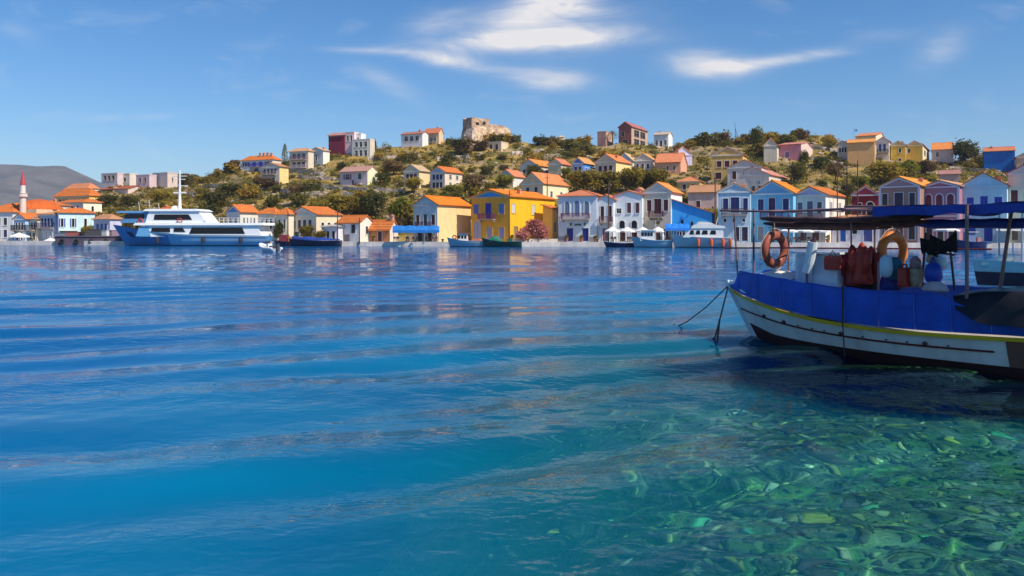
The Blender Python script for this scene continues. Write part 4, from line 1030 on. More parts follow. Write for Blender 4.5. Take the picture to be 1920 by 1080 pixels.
def castle():
    c = ground(892, 268, 240); S_ = F / c.y
    root = thing('castle_ruin', 'ruined stone castle keep on the top of the hill', 'castle', c + Vector((-1.2, 0, -.3)), radians(27)); root.scale = (1.12, 1.12, 1.15)
    b = MB(); rough_block(b, [(-1.2, 9.5), (-1.2, -1.4), (15.2, -1.4), (15.2, 9.5)][::-1], [(.4, 8.4), (.5, .5), (12.4, .5), (12.4, 8.4)][::-1], -3, 5.0, 2.0, .5, .9, 7, 7)
    b.build('bastion', stone_mat((0.60, 0.43, 0.29)), root)
    t = MB(); rough_block(t, [(.1, 7.4), (.2, .9), (6.2, .9), (6.2, 7.4)][::-1], [(.3, 7.2), (.4, 1.2), (5.8, 1.3), (5.8, 7.2)][::-1], 4.4, 7.7, 5.0, .4, 1.2, 6, 5)
    t.build('keep', stone_mat((0.46, 0.31, 0.22)), root)
    w = MB(); rough_block(w, [(6.0, 2.6), (6.0, 1.0), (12.0, 1.0), (12.0, 2.6)][::-1], [(6.0, 2.5), (6.0, 1.2), (11.4, 1.2), (11.4, 2.4)][::-1], 4.4, 5.9, 8.0, .3, .9, 5, 4)
    w.build('parapet', stone_mat((0.44, 0.30, 0.22)), root)
    for (x, z, a, h) in ((2.2, 5.6, .8, .7), (4.4, 5.9, .6, .7), (7.2, 2.0, .5, 1.1)):
        o = MB(); o.box(x - a / 2, x + a / 2, .82 if z > 5 else -.6, 1.12 if z > 5 else .2, z, z + h); o.build('window_slit', mat('void', (.03, .02, .02), 1), root)
    s = ground(862, 266, 240)
    r2 = thing('wall_ruin', 'sloping stump of ruined wall at the foot of the castle', 'wall', s, radians(-30))
    b = MB(); rough_block(b, [(0, 0), (5, -.6), (5, 2), (0, 2)], [(2.6, .3), (4.8, .2), (4.8, 1.6), (2.6, 1.6)], -2, 4.2, 11.0, .35, .8, 5, 5); b.build('wall', stone_mat((0.52, 0.42, 0.36)), r2)
castle()


def mosque():
    c = P(62, 452, 164); c.z = QZ + 1.5
    root = thing('mosque', 'mosque with broad rust red dome behind the small pale blue house', 'mosque', c, radians(-20))
    b = MB(); b.box(-4.6, 4.6, -3, 6, -2.5, 4.8); b.build('wall', plaster((0.70, 0.52, 0.34)), root)
    d = MB(); d.lathe([(4.7, 4.6), (4.75, 4.9), (4.2, 5.5), (3.2, 6.2), (1.8, 6.75), (.5, 7.0), (.02, 7.05)], 16, (0, 1.2, 0)); d.smooth = True
    d.build('dome', tiles((0.66, 0.14, 0.03)), root)
    for a in (-3.2, -1, 1.2, 3.4):
        o = MB(); fc = Face((0, -3, 0), (1, 0, 0), (0, -1, 0), 9); opening(root, fc, a - .45, a + .45, 1.2, 3.4, 'A', DARK, WHITE)
    c = P(43, 452, 160); c.z = QZ
    m = thing('minaret', 'slim pale minaret with crimson conical cap', 'minaret', c); m.scale = (.84, .84, .88)
    t = MB(); t.lathe([(1.0, -1), (1.0, 3.2), (.72, 4.4), (.66, 10.2), (.66, 10.3)], 12); t.build('shaft', plaster((0.72, 0.58, 0.50)), m)
    t = MB(); t.lathe([(.66, 9.6), (1.05, 10.0), (1.05, 10.15), (.98, 10.15), (.98, 10.75), (1.06, 10.75), (1.06, 10.85), (.6, 10.85)], 12); t.build('balcony', plaster((0.68, 0.55, 0.5)), m)
    t = MB(); t.lathe([(.58, 10.3), (.55, 12.7), (.60, 12.8)], 12); t.build('lantern_shaft', plaster((0.76, 0.66, 0.6)), m)
    t = MB(); t.lathe([(.66, 12.7), (.50, 13.6), (.2, 15.2), (.02, 16.0)], 12); t.build('cap', paint((0.46, 0.06, 0.08)), m)
    r = house('orange hipped house behind the mosque', 14, 74, 84, 440, 384, 373, 20, (0.62, 0.50, 0.44), Y=176, rt='hip', roof=ORANGE, D=8, f=row(3, .4, .8, .1, 'w'))
mosque()


def towers():
    c = ground(1326, 262, 235)
    root = thing('windmill_tower', 'round roofless stone tower on the skyline', 'tower', c)
    t = MB(); rings = []
    for z, r in ((-1, 1.95), (.8, 1.85), (2.0, 1.8), (3.0, 1.75)):
        rings.append([(r * cos(a * pi / 9), r * sin(a * pi / 9), z + (.25 * noise.noise(Vector((a, z, 1))) if z > 2.5 else 0)) for a in range(18)])
    t.loft(rings); t.build('wall', stone_mat((0.40, 0.29, 0.26)), root)
    k = MB(); k.lathe([(1.86, 2.75), (1.86, 3.0), (1.5, 3.05)], 16); k.build('rim', stone_mat((0.34, 0.22, 0.2)), root)
    c = ground(1052, 268, 235); root = thing('stone_hut', 'small pale stone hut among bushes on the skyline', 'hut', c, .3)
    b = MB(); rough_block(b, [(-1.2, -1), (1.2, -1), (1.2, 1), (-1.2, 1)], [(-1, -.8), (1, -.8), (1, .8), (-1, .8)], -.6, 2.0, 3, .15, .3, 4, 4); b.build('wall', stone_mat((0.56, 0.44, 0.36)), root)
    b = MB(); b.lathe([(1.25, 1.8), (.9, 2.2), (.3, 2.5), (.02, 2.6)], 8); b.build('roof', stone_mat((0.56, 0.44, 0.36)), root)
    c = ground(1380, 264, 235)
    root = thing('guyed_mast', 'thin guyed mast standing on the skyline', 'mast', c)
    p = MB(); p.tube([(0, 0, -.5), (-.35, 0, 6.2)], [.13, .05], 6); p.build('pole', paint((.10, .08, .07)), root)
    for dx in (1.3, .9): 
        g = MB(); g.tube([(-.3, 0, 5.6 - dx), (dx, .3, -.3)], .045, 4); g.build('stay', paint((.12, .1, .09)), root)
    c = ground(1907, 306, 215)
    root = thing('lattice_antenna', 'dark lattice antenna mast at the right edge', 'antenna', c)
    leg = MB(); hh = 10.0
    for a in range(4):
        l_ = MB(); x, y = .55 * cos(a * pi / 2 + .8), .55 * sin(a * pi / 2 + .8); l_.tube([(x, y, -1), (x * .5, y * .5, hh)], .06, 5); l_.build('leg', paint((.06, .05, .06)), root)
    br = MB()
    for i in range(9):
        z = i * hh / 9; s_ = .55 * (1 - .5 * z / hh); s2 = .55 * (1 - .5 * (z + hh / 9) / hh)
        for a in range(4):
            p = lambda q, ss, zz: (ss * cos(q * pi / 2 + .8), ss * sin(q * pi / 2 + .8), zz)
            br.tube([p(a, s_, z), p(a + 1, s2, z + hh / 9)], .035, 4)
    br.build('bracing', paint((.06, .05, .06)), root)
    for z in (7.2, 8.4):
        d = MB(); d.lathe([(.02, 0), (.3, .08), (.42, .2), (.4, .2), (.02, .06)], 10); o = d.build('dish', paint((.12, .1, .1)), root); o.location = (-.4, -.3, z); o.rotation_euler = (radians(80), 0, radians(-20))
    c = ground(1603, 262, 230); root = thing('flagpole', 'short blue flag on a pole by the cream attic house', 'flagpole', P(1601, 262, 232))
    p = MB(); p.tube([(0, 0, -3.5), (0, 0, 3.2)], .05, 6); p.build('pole', paint((.3, .35, .4)), root)
    f_ = MB(); f_.loft([[(0, .0, 2.4), (0, .02, 2.4), (0, .02, 3.15), (0, 0, 3.15)], [(.5, .1, 2.35), (.5, .12, 2.35), (.5, .12, 3.1), (.5, .1, 3.1)], [(1.0, -.05, 2.4), (1.0, -.03, 2.4), (1.0, -.03, 3.1), (1.0, -.05, 3.1)]]); f_.build('flag', paint((.1, .3, .55)), root)
towers()


def poles():
    for (u, vt, vb, Y, lab) in ((955, 357, 452, 131.0, 'dark utility pole in front of the mustard mansion'), (1141, 341, 452, 130.0, 'dark utility pole before the white house with maroon shutters'),
                                (1341, 333, 452, 128.0, 'thin pole beside the plain dusty pink house'), (633, 391, 452, 137, 'slim pole beside the long cream house'), (674, 408, 452, 134, 'short dark pole in front of the white boathouse'),
                                (540, 397, 452, 139, 'slim pole left of the grey pediment'), (1570, 300, 452, 126, 'leftmost of three tall dark poles on the right'), (1588, 306, 452, 127, 'middle one of three tall dark poles on the right'),
                                (1608, 301, 452, 126, 'rightmost of three tall dark poles on the right'), (1026, 327, 370, 150, 'short pole against the salmon roof'), (1228, 283, 330, 190, 'pole above the salmon house roof')):
        b = P(u, vb, Y); b.z = landZ(b.x, Y); top = P(u, vt, Y).z - b.z
        r = thing('utility_pole', lab, 'pole', b, random.uniform(-.4, .4), 'utility poles of the town')
        p = MB(); p.tube([(0, 0, -.4), (0, 0, top)], [.12, .08], 7); p.build('shaft', mat('pole_wood', (.10, .06, .05), .9, .3, 3), r)
        c = MB(); c.box(-.5, .5, -.04, .04, top - .7, top - .62); c.build('crossarm', mat('pole_wood', (.10, .06, .05), .9, .3, 3), r)
        for x in (-.42, 0, .42):
            i_ = MB(); i_.lathe([(.05, 0), (.07, .05), (.04, .14), (.01, .16)], 6, (x, 0, top - .58)); i_.build('insulator', paint((.3, .28, .25)), r)
poles()


LANDMARKS = [(205, 337, 'grey roofless house'), (300, 337, 'pink ended block'), (340, 350, 'ferry mast'), (482, 306, 'violet balcony house'), (515, 325, 'yellow ended cream house'), (560, 300, 'tall balconied house'), (600, 296, 'long white crest house'),
             (632, 270, 'maroon house'), (680, 278, 'grey two storey house'), (672, 332, 'pink mid slope house'), (780, 332, 'brown shuttered cream house'), (836, 333, 'blue grey fronted house'), (775, 262, 'red roofed white house'),
             (905, 240, 'castle'), (930, 275, 'small stone house'), (958, 335, 'blue pediment cottage'), (1008, 315, 'broad orange roof'), (1052, 268, 'stone hut'), (1094, 312, 'bright blue balconied house'), (1134, 252, 'dusky brick ruin'), (1186, 250, 'ruined brick house'),
             (1150, 310, 'peach house'), (1244, 262, 'white chapel'), (1254, 308, 'salmon house'), (1280, 295, 'lilac gable'), (1292, 346, 'ochre cottage'), (1326, 252, 'round stone tower'), (1364, 308, 'ochre three storey house'), (1378, 245, 'guyed mast'), (1417, 258, 'tall dark tree'), (1445, 285, 'cream fronted house'),
             (1490, 285, 'mauve pink house'), (1580, 285, 'pale crest house'), (1615, 288, 'plain tan house'), (1685, 290, 'golden yellow house'), (1768, 285, 'mauve stone house'), (1808, 282, 'round green tree'), (1875, 300, 'vivid blue house'), (1622, 370, 'crimson house'), (1686, 345, 'olive brown house'),
             (1018, 350, 'salmon roofed cream house'), (640, 395, 'white boathouse'), (575, 398, 'grey pediment house'), (440, 395, 'blue pediment house'), (798, 380, 'peach gabled house'), (1317, 368, 'dusty pink house'), (1400, 330, 'grey white gabled house'), (400, 335, 'left ridge'), (145, 370, 'big ochre house')]


def where(u, v):
    """which landmark a thing stands nearest to, and on which side of it"""
    m = min(LANDMARKS, key=lambda q: (q[0] - u) ** 2 + ((q[1] - v) * 1.6) ** 2)
    dx, dy = u - m[0], (v - m[1]) * 1.3; far = abs(dx) + abs(dy) > 55
    side = ('right of' if dx > 0 else 'left of') if abs(dx) > 1.7 * abs(dy) else (('below' if dy > 0 else 'above') if abs(dy) > 1.7 * abs(dx) else (('below' if dy > 0 else 'above') + (' right of' if dx > 0 else ' left of')))
    return ('well ' if far else 'close ') + side + ' the ' + m[2]


# ------------------------------------------------------------------ plants
def leaf_mat(name, dark, mid, light):
    if name in _mats: return _mats[name]
    m = bpy.data.materials.new(name); m.use_nodes = True
    n = NT(m.node_tree); out = n.node('ShaderNodeOutputMaterial'); b = n.node('ShaderNodeBsdfPrincipled')
    ge = n.node('ShaderNodeNewGeometry'); oi = n.node('ShaderNodeObjectInfo'); tc = n.node('ShaderNodeTexCoord')
    f = n.math('ADD', n.math('MULTIPLY', ge.outputs['Random Per Island'], 0.5), n.math('MULTIPLY', n.noise(tc.outputs['Object'], 1.7, 2, 0.5), 0.5))
    f = n.math('ADD', f, n.math('MULTIPLY', n.math('SUBTRACT', oi.outputs['Random'], 0.5), 0.35))
    n.put(b.inputs['Base Color'], n.ramp(f, [(0.22, dark), (0.5, mid), (0.8, light)]))
    b.inputs['Roughness'].default_value = 0.7; b.inputs['Specular IOR Level'].default_value = 0.2
    tl = n.node('ShaderNodeBsdfTranslucent'); n.put(tl.inputs[0], n.ramp(f, [(0.2, sh(mid, 1.1)), (0.8, sh(light, 1.2))]))
    mx = n.node('ShaderNodeMixShader'); mx.inputs[0].default_value = 0.42
    n.t.links.new(b.outputs[0], mx.inputs[1]); n.t.links.new(tl.outputs[0], mx.inputs[2])
    n.t.links.new(mx.outputs[0], out.inputs[0]); _mats[name] = m
    return m


LEAF = dict(
    dark=leaf_mat('leaves_dark', (0.032, 0.036, 0.010), (0.10, 0.10, 0.020), (0.22, 0.19, 0.030)),
    olive=leaf_mat('leaves_olive', (0.070, 0.058, 0.010), (0.23, 0.18, 0.022), (0.42, 0.30, 0.036)),
    gold=leaf_mat('leaves_golden', (0.15, 0.10, 0.014), (0.36, 0.23, 0.028), (0.52, 0.34, 0.05)),
    green=leaf_mat('leaves_green', (0.060, 0.072, 0.010), (0.21, 0.21, 0.018), (0.38, 0.33, 0.030)),
    brown=leaf_mat('leaves_brown', (0.055, 0.032, 0.018), (0.16, 0.095, 0.040), (0.27, 0.17, 0.07)),
    pink=leaf_mat('bougainvillea_bracts', (0.26, 0.08, 0.075), (0.54, 0.19, 0.16), (0.68, 0.32, 0.26)))


def crown(seed, kind, n=560, leaf=0.18, lump=0.35, lobes=5, rx=1.0, rz=0.85, bottom=0.25):
    """leaf-sized faces gathered in clumps through the crown's volume; unit radius, sits on z = 0"""
    rnd = random.Random(seed); mb = MB()
    cl = []
    for i in range(lobes):
        a = rnd.random() * 6.28; r = rnd.uniform(.25, .62); z = rnd.uniform(.35, 1.25) * rz
        cl.append((Vector((r * cos(a) * rx, r * sin(a) * rx, z)), rnd.uniform(.34, .58)))
    cl.append((Vector((0, 0, rz * .75)), .66)); cl.append((Vector((0, 0, rz * .4)), .6))
    for i in range(n):
        c, r = rnd.choice(cl)
        d = Vector((rnd.gauss(0, 1), rnd.gauss(0, 1), rnd.gauss(0, 1))).normalized()
        rad = r * (rnd.random() ** .4) * (1 + lump * noise.noise(d * 2.2 + c * 3 + Vector((seed, 0, 0))))
        p = c + Vector((d.x, d.y, d.z * .9)) * rad
        if p.z < bottom * rnd.random(): p.z = bottom * rnd.random() + .03
        nrm = (d + Vector((rnd.gauss(0, .6), rnd.gauss(0, .6), rnd.gauss(.2, .6)))).normalized()
        t = nrm.orthogonal().normalized(); t = Matrix.Rotation(rnd.random() * 6.28, 3, nrm) @ t; b = nrm.cross(t)
        s = leaf * rnd.uniform(.55, 1.25)
        mb.poly([p - t * s * .6, p - b * s * .45 + t * s * .1, p + t * s * .75, p + b * s * .4 + t * s * .15])
    me = bpy.data.meshes.new('crown'); me.from_pydata(mb.v, [], mb.f); me.update(); me.materials.append(LEAF[kind])
    return me


CROWNS = {k: [crown(i * 7 + j, k) for j in range(3)] for i, k in enumerate(('dark', 'olive', 'gold', 'green', 'brown'))}
BIGCROWN = {k: crown(900 + i, k, 2600, 0.125, .45, 12, 1.0, .9, .1) for i, k in enumerate(('dark', 'olive', 'green', 'pink', 'brown'))}
BARK = mat('bark', (.10, .07, .05), .95, .3, 6, .5, 20)


def tree(label, u, vb, wpx, hpx, kind, Y=None, name='tree', cat='tree', group=None, big=True, trunk=0.28):
    c = ground(u, vb) if Y is None else Vector(((u - CU) / F * Y, Y, landZ((u - CU) / F * Y, Y)))
    w = wpx / F * c.y / 2; h = hpx / F * c.y
    r = thing(name, label, cat, c, random.uniform(0, 6.28), group)
    k = h * trunk
    me = BIGCROWN[kind] if big else random.choice(CROWNS[kind])
    o = add('crown', me, r); o.location = (0, 0, k * .55); hz = (h - k * .55) / 1.62
    o.scale = (w / 1.02, w / 1.02, hz)
    t = MB(); tw = max(.08, w * .07)
    t.tube([(0, 0, -.4), (tw * .4, 0, k * .6), (-tw * .3, tw * .3, k), (0, 0, h * .55)], [tw * 1.3, tw, tw * .85, tw * .4], 7)
    for i in range(5):
        a = i * 1.26 + .3; t.tube([(0, 0, k * .85), (w * .3 * cos(a), w * .3 * sin(a), h * .45), (w * .55 * cos(a), w * .55 * sin(a), h * .62)], [tw * .6, tw * .4, tw * .15], 5)
    t.build('trunk', BARK, r)
    return r


def plants():
    T = tree
    T('tall dark tree on the right crest beside the cream fronted house', 1417, 286, 34, 55, 'dark')
    T('round green tree beside the vivid blue house', 1808, 308, 64, 52, 'dark')
    T('big olive tree clump, left one below the bright blue balconied house', 1100, 366, 84, 54, 'olive')
    T('big olive tree behind the white mansion roofs', 1146, 366, 66, 52, 'olive')
    T('bushy green tree right of the peach house with three windows', 1190, 366, 62, 60, 'olive')
    T('bushy green tree below the salmon house', 1232, 364, 66, 56, 'olive')
    T('small tree between the peach and salmon houses', 1176, 340, 26, 28, 'green')
    T('spreading green tree above the white boathouse', 640, 404, 78, 44, 'olive')
    T('broad green tree left of the peach house', 752, 420, 60, 58, 'green')
    T('dark shaded tree at the left wall of the peach house', 742, 440, 40, 40, 'brown')
    T('mid green tree on the slope over the white boathouse', 702, 408, 66, 56, 'dark')
    T('olive tree behind the small rust orange house', 668, 406, 44, 40, 'olive')
    T('dark bush tree over the grey pediment roof', 560, 386, 44, 26, 'dark')
    T('golden green tree below the cream pediment house', 776, 362, 38, 34, 'olive')
    T('green hedge tree under the blue grey fronted house', 850, 366, 50, 22, 'green')
    T('brown red tree right of the blue grey fronted house', 890, 358, 50, 36, 'brown')
    T('bright green tree below the blue pediment cottage', 946, 352, 46, 28, 'green')
    T('dark tree between the broad orange roofs', 1000, 338, 40, 34, 'dark')
    T('green tree right of the olive cream house', 1062, 336, 26, 26, 'green')
    T('dark green tree below the mauve pink house', 1497, 346, 44, 52, 'dark')
    T('dark tree in front of the mauve pink house', 1508, 318, 26, 42, 'dark')
    T('spreading green tree below the plain tan house', 1655, 348, 84, 50, 'olive')
    T('green tree below the golden yellow house', 1694, 342, 70, 46, 'green')
    T('shaded tree below the mauve stone house', 1735, 330, 46, 34, 'brown')
    T('low green tree beside the small crimson house', 1612, 356, 44, 30, 'green')
    T('dark green tree above the low white house with blue doors', 1590, 372, 34, 34, 'dark')
    T('small tree by the three tall poles', 1566, 338, 34, 40, 'brown')
    T('round dark tree beside the white house with violet balcony', 438, 322, 30, 26, 'brown')
    T('dark round tree below the castle', 902, 284, 34, 24, 'brown')
    T('dark tree left below the castle', 858, 288, 46, 32, 'dark')
    T('dark round shrub tree in mid slope left of the castle', 738, 326, 46, 30, 'brown')
    T('dark olive tree above the ferry mast', 300, 382, 44, 30, 'olive')
    T('green tree right of the ferry mast', 405, 388, 60, 34, 'dark')
    T('long dark bush tree on the slope above the ferry stern', 434, 366, 66, 26, 'dark')
    T('shaded tree under the cream house with yellow end wall', 498, 356, 60, 26, 'brown')
    T('green tree above the pier', 205, 384, 50, 22, 'dark')
    T('dark tree right of the left cluster', 240, 386, 44, 22, 'dark')
    T('small green tree on the pier in front of the pale turquoise house', 165, 446, 28, 34, 'olive', Y=147)
    T('small dark green tree behind the ferry stern', 524, 448, 24, 44, 'dark', Y=140)
    T('small dark tree in front of the long cream house', 576, 448, 40, 36, 'olive', Y=139.5)
    T('low shrub tree beside the long cream house', 602, 450, 26, 24, 'olive', Y=138.5)
    T('pink bougainvillea against the mustard mansion wall', 1008, 452, 48, 50, 'pink', Y=132.5, name='bougainvillea', cat='bougainvillea', trunk=.15)
    T('smaller pink bougainvillea left of the taller one by the mustard mansion', 984, 452, 40, 34, 'pink', Y=132, name='bougainvillea', cat='bougainvillea', trunk=.12)
    T('bushy dark tree beside the round one at the right crest', 1450, 256, 26, 18, 'dark')
    T('low bushy tree on the right crest skyline', 1492, 258, 26, 16, 'dark')
    # cypresses: narrow flame shapes
    for (u, vb, w, h, lab) in ((534, 308, 17, 37, 'tall dark cypress on the left crest'), (546, 300, 9, 24, 'thin cypress beside the tall dark cypress'), (703, 276, 8, 18, 'small cypress right of the grey two storey house')):
        c = ground(u, vb); r = thing('cypress_tree', lab, 'tree', c); H_ = h / F * c.y; W_ = w / F * c.y / 2
        rnd = random.Random(u); mb = MB()
        for i in range(520):
            z = rnd.random() ** .8; rad = W_ * (1 - z) ** .55 * (0.55 + .45 * min(1, z * 6)) * rnd.uniform(.6, 1.08); a = rnd.random() * 6.28
            p = Vector((rad * cos(a), rad * sin(a), .2 + z * H_)); s_ = .34
            n_ = Vector((cos(a), sin(a), .5)).normalized(); t = n_.orthogonal().normalized(); t = Matrix.Rotation(rnd.random() * 6, 3, n_) @ t; b = n_.cross(t)
            mb.poly([p - t * s_ * .5, p - b * s_ * .3, p + t * s_ * .7, p + b * s_ * .3])
        mb.build('crown', LEAF['dark'], r)
        t = MB(); t.tube([(0, 0, -.3), (0, 0, H_ * .7)], [.16, .05], 6); t.build('trunk', BARK, r)
    # palm
    c = ground(1148, 264, 235); r = thing('palm_tree', 'dark palm on the skyline beside the ruined brick house', 'tree', c)
    t = MB(); t.tube([(0, 0, -.5), (.1, 0, 2.2), (.0, 0, 4.6)], [.28, .2, .18], 8); t.build('trunk', BARK, r)
    for i in range(18):
        a = i * 2.4; L = 2.3 + .5 * sin(i * 3.1); up = .9 * cos(i * 1.7) + .5
        fr = MB(); pts = [Vector((L * s_ * cos(a), L * s_ * sin(a), 4.5 + up * s_ * 1.6 - 2.2 * s_ * s_)) for s_ in (0, .25, .5, .75, 1)]
        side = Vector((-sin(a), cos(a), 0))
        for p, q in zip(pts, pts[1:]):
            for k in range(3):
                m_ = p.lerp(q, k / 3)
                for sg in (-1, 1):
                    e = m_ + side * sg * .55 + Vector((cos(a), sin(a), -.5)) * .25
                    fr.poly([m_, m_ + (q - p) * .16, e])
        fr.build('frond', LEAF['dark'], r)
    # scrub
    rnd = random.Random(21); boxes = []
    for o in bpy.data.objects:
        if o.get('category') in ('house', 'chapel', 'castle') and 'Hh' in o.keys():
            M = Matrix.Translation(o.location) @ Matrix.Rotation(o.rotation_euler.z, 4, 'Z'); us = []; vs = []; Ys = []
            for x in (0, o['W']):
                for y in (0, o['Dp']):
                    for z in (0, o['Hh']):
                        p = M @ Vector((x, y, z)); us.append(CU + F * p.x / p.y); vs.append(CV - F * (p.z - H0) / p.y); Ys.append(p.y)
            boxes.append((min(us), max(us), min(vs), max(vs), min(Ys), max(Ys)))
    kinds = [('dark', 'dark green scrub bush on the dry hillside', 'dark scrub bushes on the hillside'), ('olive', 'olive green scrub bush on the dry hillside', 'olive scrub bushes on the hillside'),
             ('gold', 'yellowish golden scrub bush on the dry hillside', 'golden scrub bushes on the hillside'), ('brown', 'brownish withered scrub bush on the dry hillside', 'brown scrub bushes on the hillside')]
    placed = 0; tries = 0; used = []
    while placed < 290 and tries < 9000:
        tries += 1
        u = rnd.uniform(195, 1880); vr = interp(u, RIDGE)[0]
        vb = vr + (430 - vr) * rnd.random() ** 1.5 + 2 if rnd.random() < .75 else vr + rnd.uniform(1, 10)
        if noise.noise(Vector((u * .012, vb * .03, 4.0))) < -0.12 and rnd.random() < .75: continue
        c = ground(u, vb)
        if c.y > 275: continue
        w = (rnd.uniform(1.3, 3.1) + (1.1 if rnd.random() < .25 else 0)) ; h = w * rnd.uniform(.75, 1.2)
        du = w / c.y * F; top = vb - h * 1.2 / c.y * F
        if any(b[0] - du * .5 < u < b[1] + du * .5 and (c.y < b[5]) and top < b[3] - 0.18 * (b[3] - b[2]) and vb > b[2] - 4 for b in boxes): continue
        k = rnd.choices(range(4), (.36, .32, .14, .18))[0]
        o = add('scrub_bush', rnd.choice(CROWNS[kinds[k][0]])); tag(o, ('small ' if w < 1.9 else 'large ' if w > 2.9 else 'rounded ') + kinds[k][1].split(' on the')[0] + ' ' + where(u, vb - 4), 'bush', kinds[k][2])
        o.location = c - Vector((0, 0, .1)); o.scale = (w, w, h * .8); o.rotation_euler.z = rnd.random() * 6.28
        placed += 1
    # the smaller scrub between, one mass
    sc = MB(); base = [CROWNS[k][0] for k in ('olive', 'dark')]
    for kk, nm in ((0, 'olive'), (1, 'dark')):
        sc = MB(); rr = random.Random(60 + kk)
        for i in range(640):
            u = rr.uniform(195, 1900); vr = interp(u, RIDGE)[0]; vb = vr + (425 - vr) * rr.random() ** 1.3 + 1
            c = ground(u, vb)
            if c.y > 272: continue
            w = rr.uniform(.7, 2.3); h = w * rr.uniform(.6, 1.0); du = w / c.y * F
            if any(b[0] - du * .3 < u < b[1] + du * .3 and c.y < b[5] and vb - h * F / c.y * 1.2 < b[3] - 0.15 * (b[3] - b[2]) and vb > b[2] - 4 for b in boxes): continue
            for j in range(95):
                d = Vector((rr.gauss(0, 1), rr.gauss(0, 1), abs(rr.gauss(0, .9)))).normalized() * rr.random() ** .4
                p = c + Vector((d.x * w, d.y * w, d.z * h * 1.3)); s_ = .34 * rr.uniform(.6, 1.2)
                n_ = (d + Vector((rr.gauss(0, .5), rr.gauss(0, .5), rr.gauss(.2, .5)))).normalized(); t = n_.orthogonal().normalized(); b_ = n_.cross(t)
                sc.poly([p - t * s_ * .6, p - b_ * s_ * .45, p + t * s_ * .7, p + b_ * s_ * .4])
        tag(sc.build('low_scrub', LEAF[nm]), ('olive' if kk == 0 else 'dark green') + ' low scrub growing in patches over the slope', 'scrub', kind='stuff')
    # dry grass tufts and loose rock, beyond counting
    tf = MB()
    for i in range(5200):
        u = rnd.uniform(180, 1920); vr = interp(u, RIDGE)[0]; vb = vr + (425 - vr) * rnd.random() ** 1.2
        c = ground(u, vb); 
        if c.y > 272: continue
        k = rnd.uniform(.25, .8)
        for j in range(5):
            a = rnd.random() * 6.28; d = Vector((cos(a), sin(a), 0)); p = c + Vector((rnd.gauss(0, .3), rnd.gauss(0, .3), -.05)) * k * 1.6; q = Vector((-d.y, d.x, 0))
            tf.poly([p - q * k * .4, p + q * k * .4, p + q * k * .25 + d * k * .25 + Vector((0, 0, k * rnd.uniform(.5, 1))), p - q * k * .2 + d * k * .3 + Vector((0, 0, k * rnd.uniform(.4, .9)))])
    tag(tf.build('dry_grass', leaf_mat('dry_scrub', (0.08, 0.06, 0.015), (0.20, 0.15, 0.035), (0.36, 0.27, 0.08))), 'dry grass and low scrub covering the slope', 'grass', kind='stuff')
    rk = MB(); base = rock_mesh(31, .7, 1); bv = [v.co.copy() for v in base.vertices]; bf = [tuple(p.vertices) for p in base.polygons]
    for i in range(2600):
        u = rnd.uniform(180, 1920); vr = interp(u, RIDGE)[0]; vb = vr + (425 - vr) * rnd.random() ** 1.1
        if noise.noise(Vector((u * .02, vb * .04, 14.0))) < -.05: continue
        c = ground(u, vb); s_ = .4 + 1.5 * rnd.random() ** 3; a = rnd.random() * 6.28; b = len(rk.v)
        for q in bv: rk.v.append((c.x + s_ * (q.x * cos(a) - q.y * sin(a)) * 1.4, c.y + s_ * (q.x * sin(a) + q.y * cos(a)), c.z + q.z * s_ + .05))
        for f in bf: rk.f.append(tuple(b + k for k in f))
    tag(rk.build('loose_rock', mat('hill_rock', (0.40, 0.31, 0.23), .95, .4, .8, .6, 4), smooth=False), 'loose limestone rocks strewn over the slope', 'rocks', kind='stuff')
    # terrace walls
    WL = [(560, 334, 640, 340), (600, 352, 690, 360), (520, 372, 600, 366), (470, 350, 540, 362), (380, 352, 450, 350), (350, 366, 420, 374), (700, 356, 760, 362), (820, 300, 880, 296), (960, 290, 1020, 284), (1020, 296, 1080, 290),
          (1780, 318, 1846, 322), (1500, 276, 1570, 284), (1520, 300, 1580, 310), (640, 366, 700, 374), (1240, 290, 1300, 296), (860, 276, 912, 280), (690, 300, 750, 296), (540, 322, 610, 330)]
    for (u0, v0, u1, v1) in WL:
        pts = [ground(lerp(u0, u1, i / 10), lerp(v0, v1, i / 10)) for i in range(11)]
        w = MB(); rings = []
        for p in pts:
            h = .9 + .35 * noise.noise(p * .2); n_ = Vector((0, -1, 0)) * .3
            rings.append([p + n_ - Vector((0, 0, .8)), p - n_ - Vector((0, 0, .8)), p - n_ * .8 + Vector((0, 0, h)), p + n_ * .8 + Vector((0, 0, h + .1 * noise.noise(p)))])
        w.loft(rings); o = w.build('terrace_wall', stone_mat((0.46, 0.38, 0.32)))
        tag(o, 'low dry stone terrace wall ' + where((u0 + u1) / 2, (v0 + v1) / 2), 'wall', 'terrace walls on the hillside')
plants()

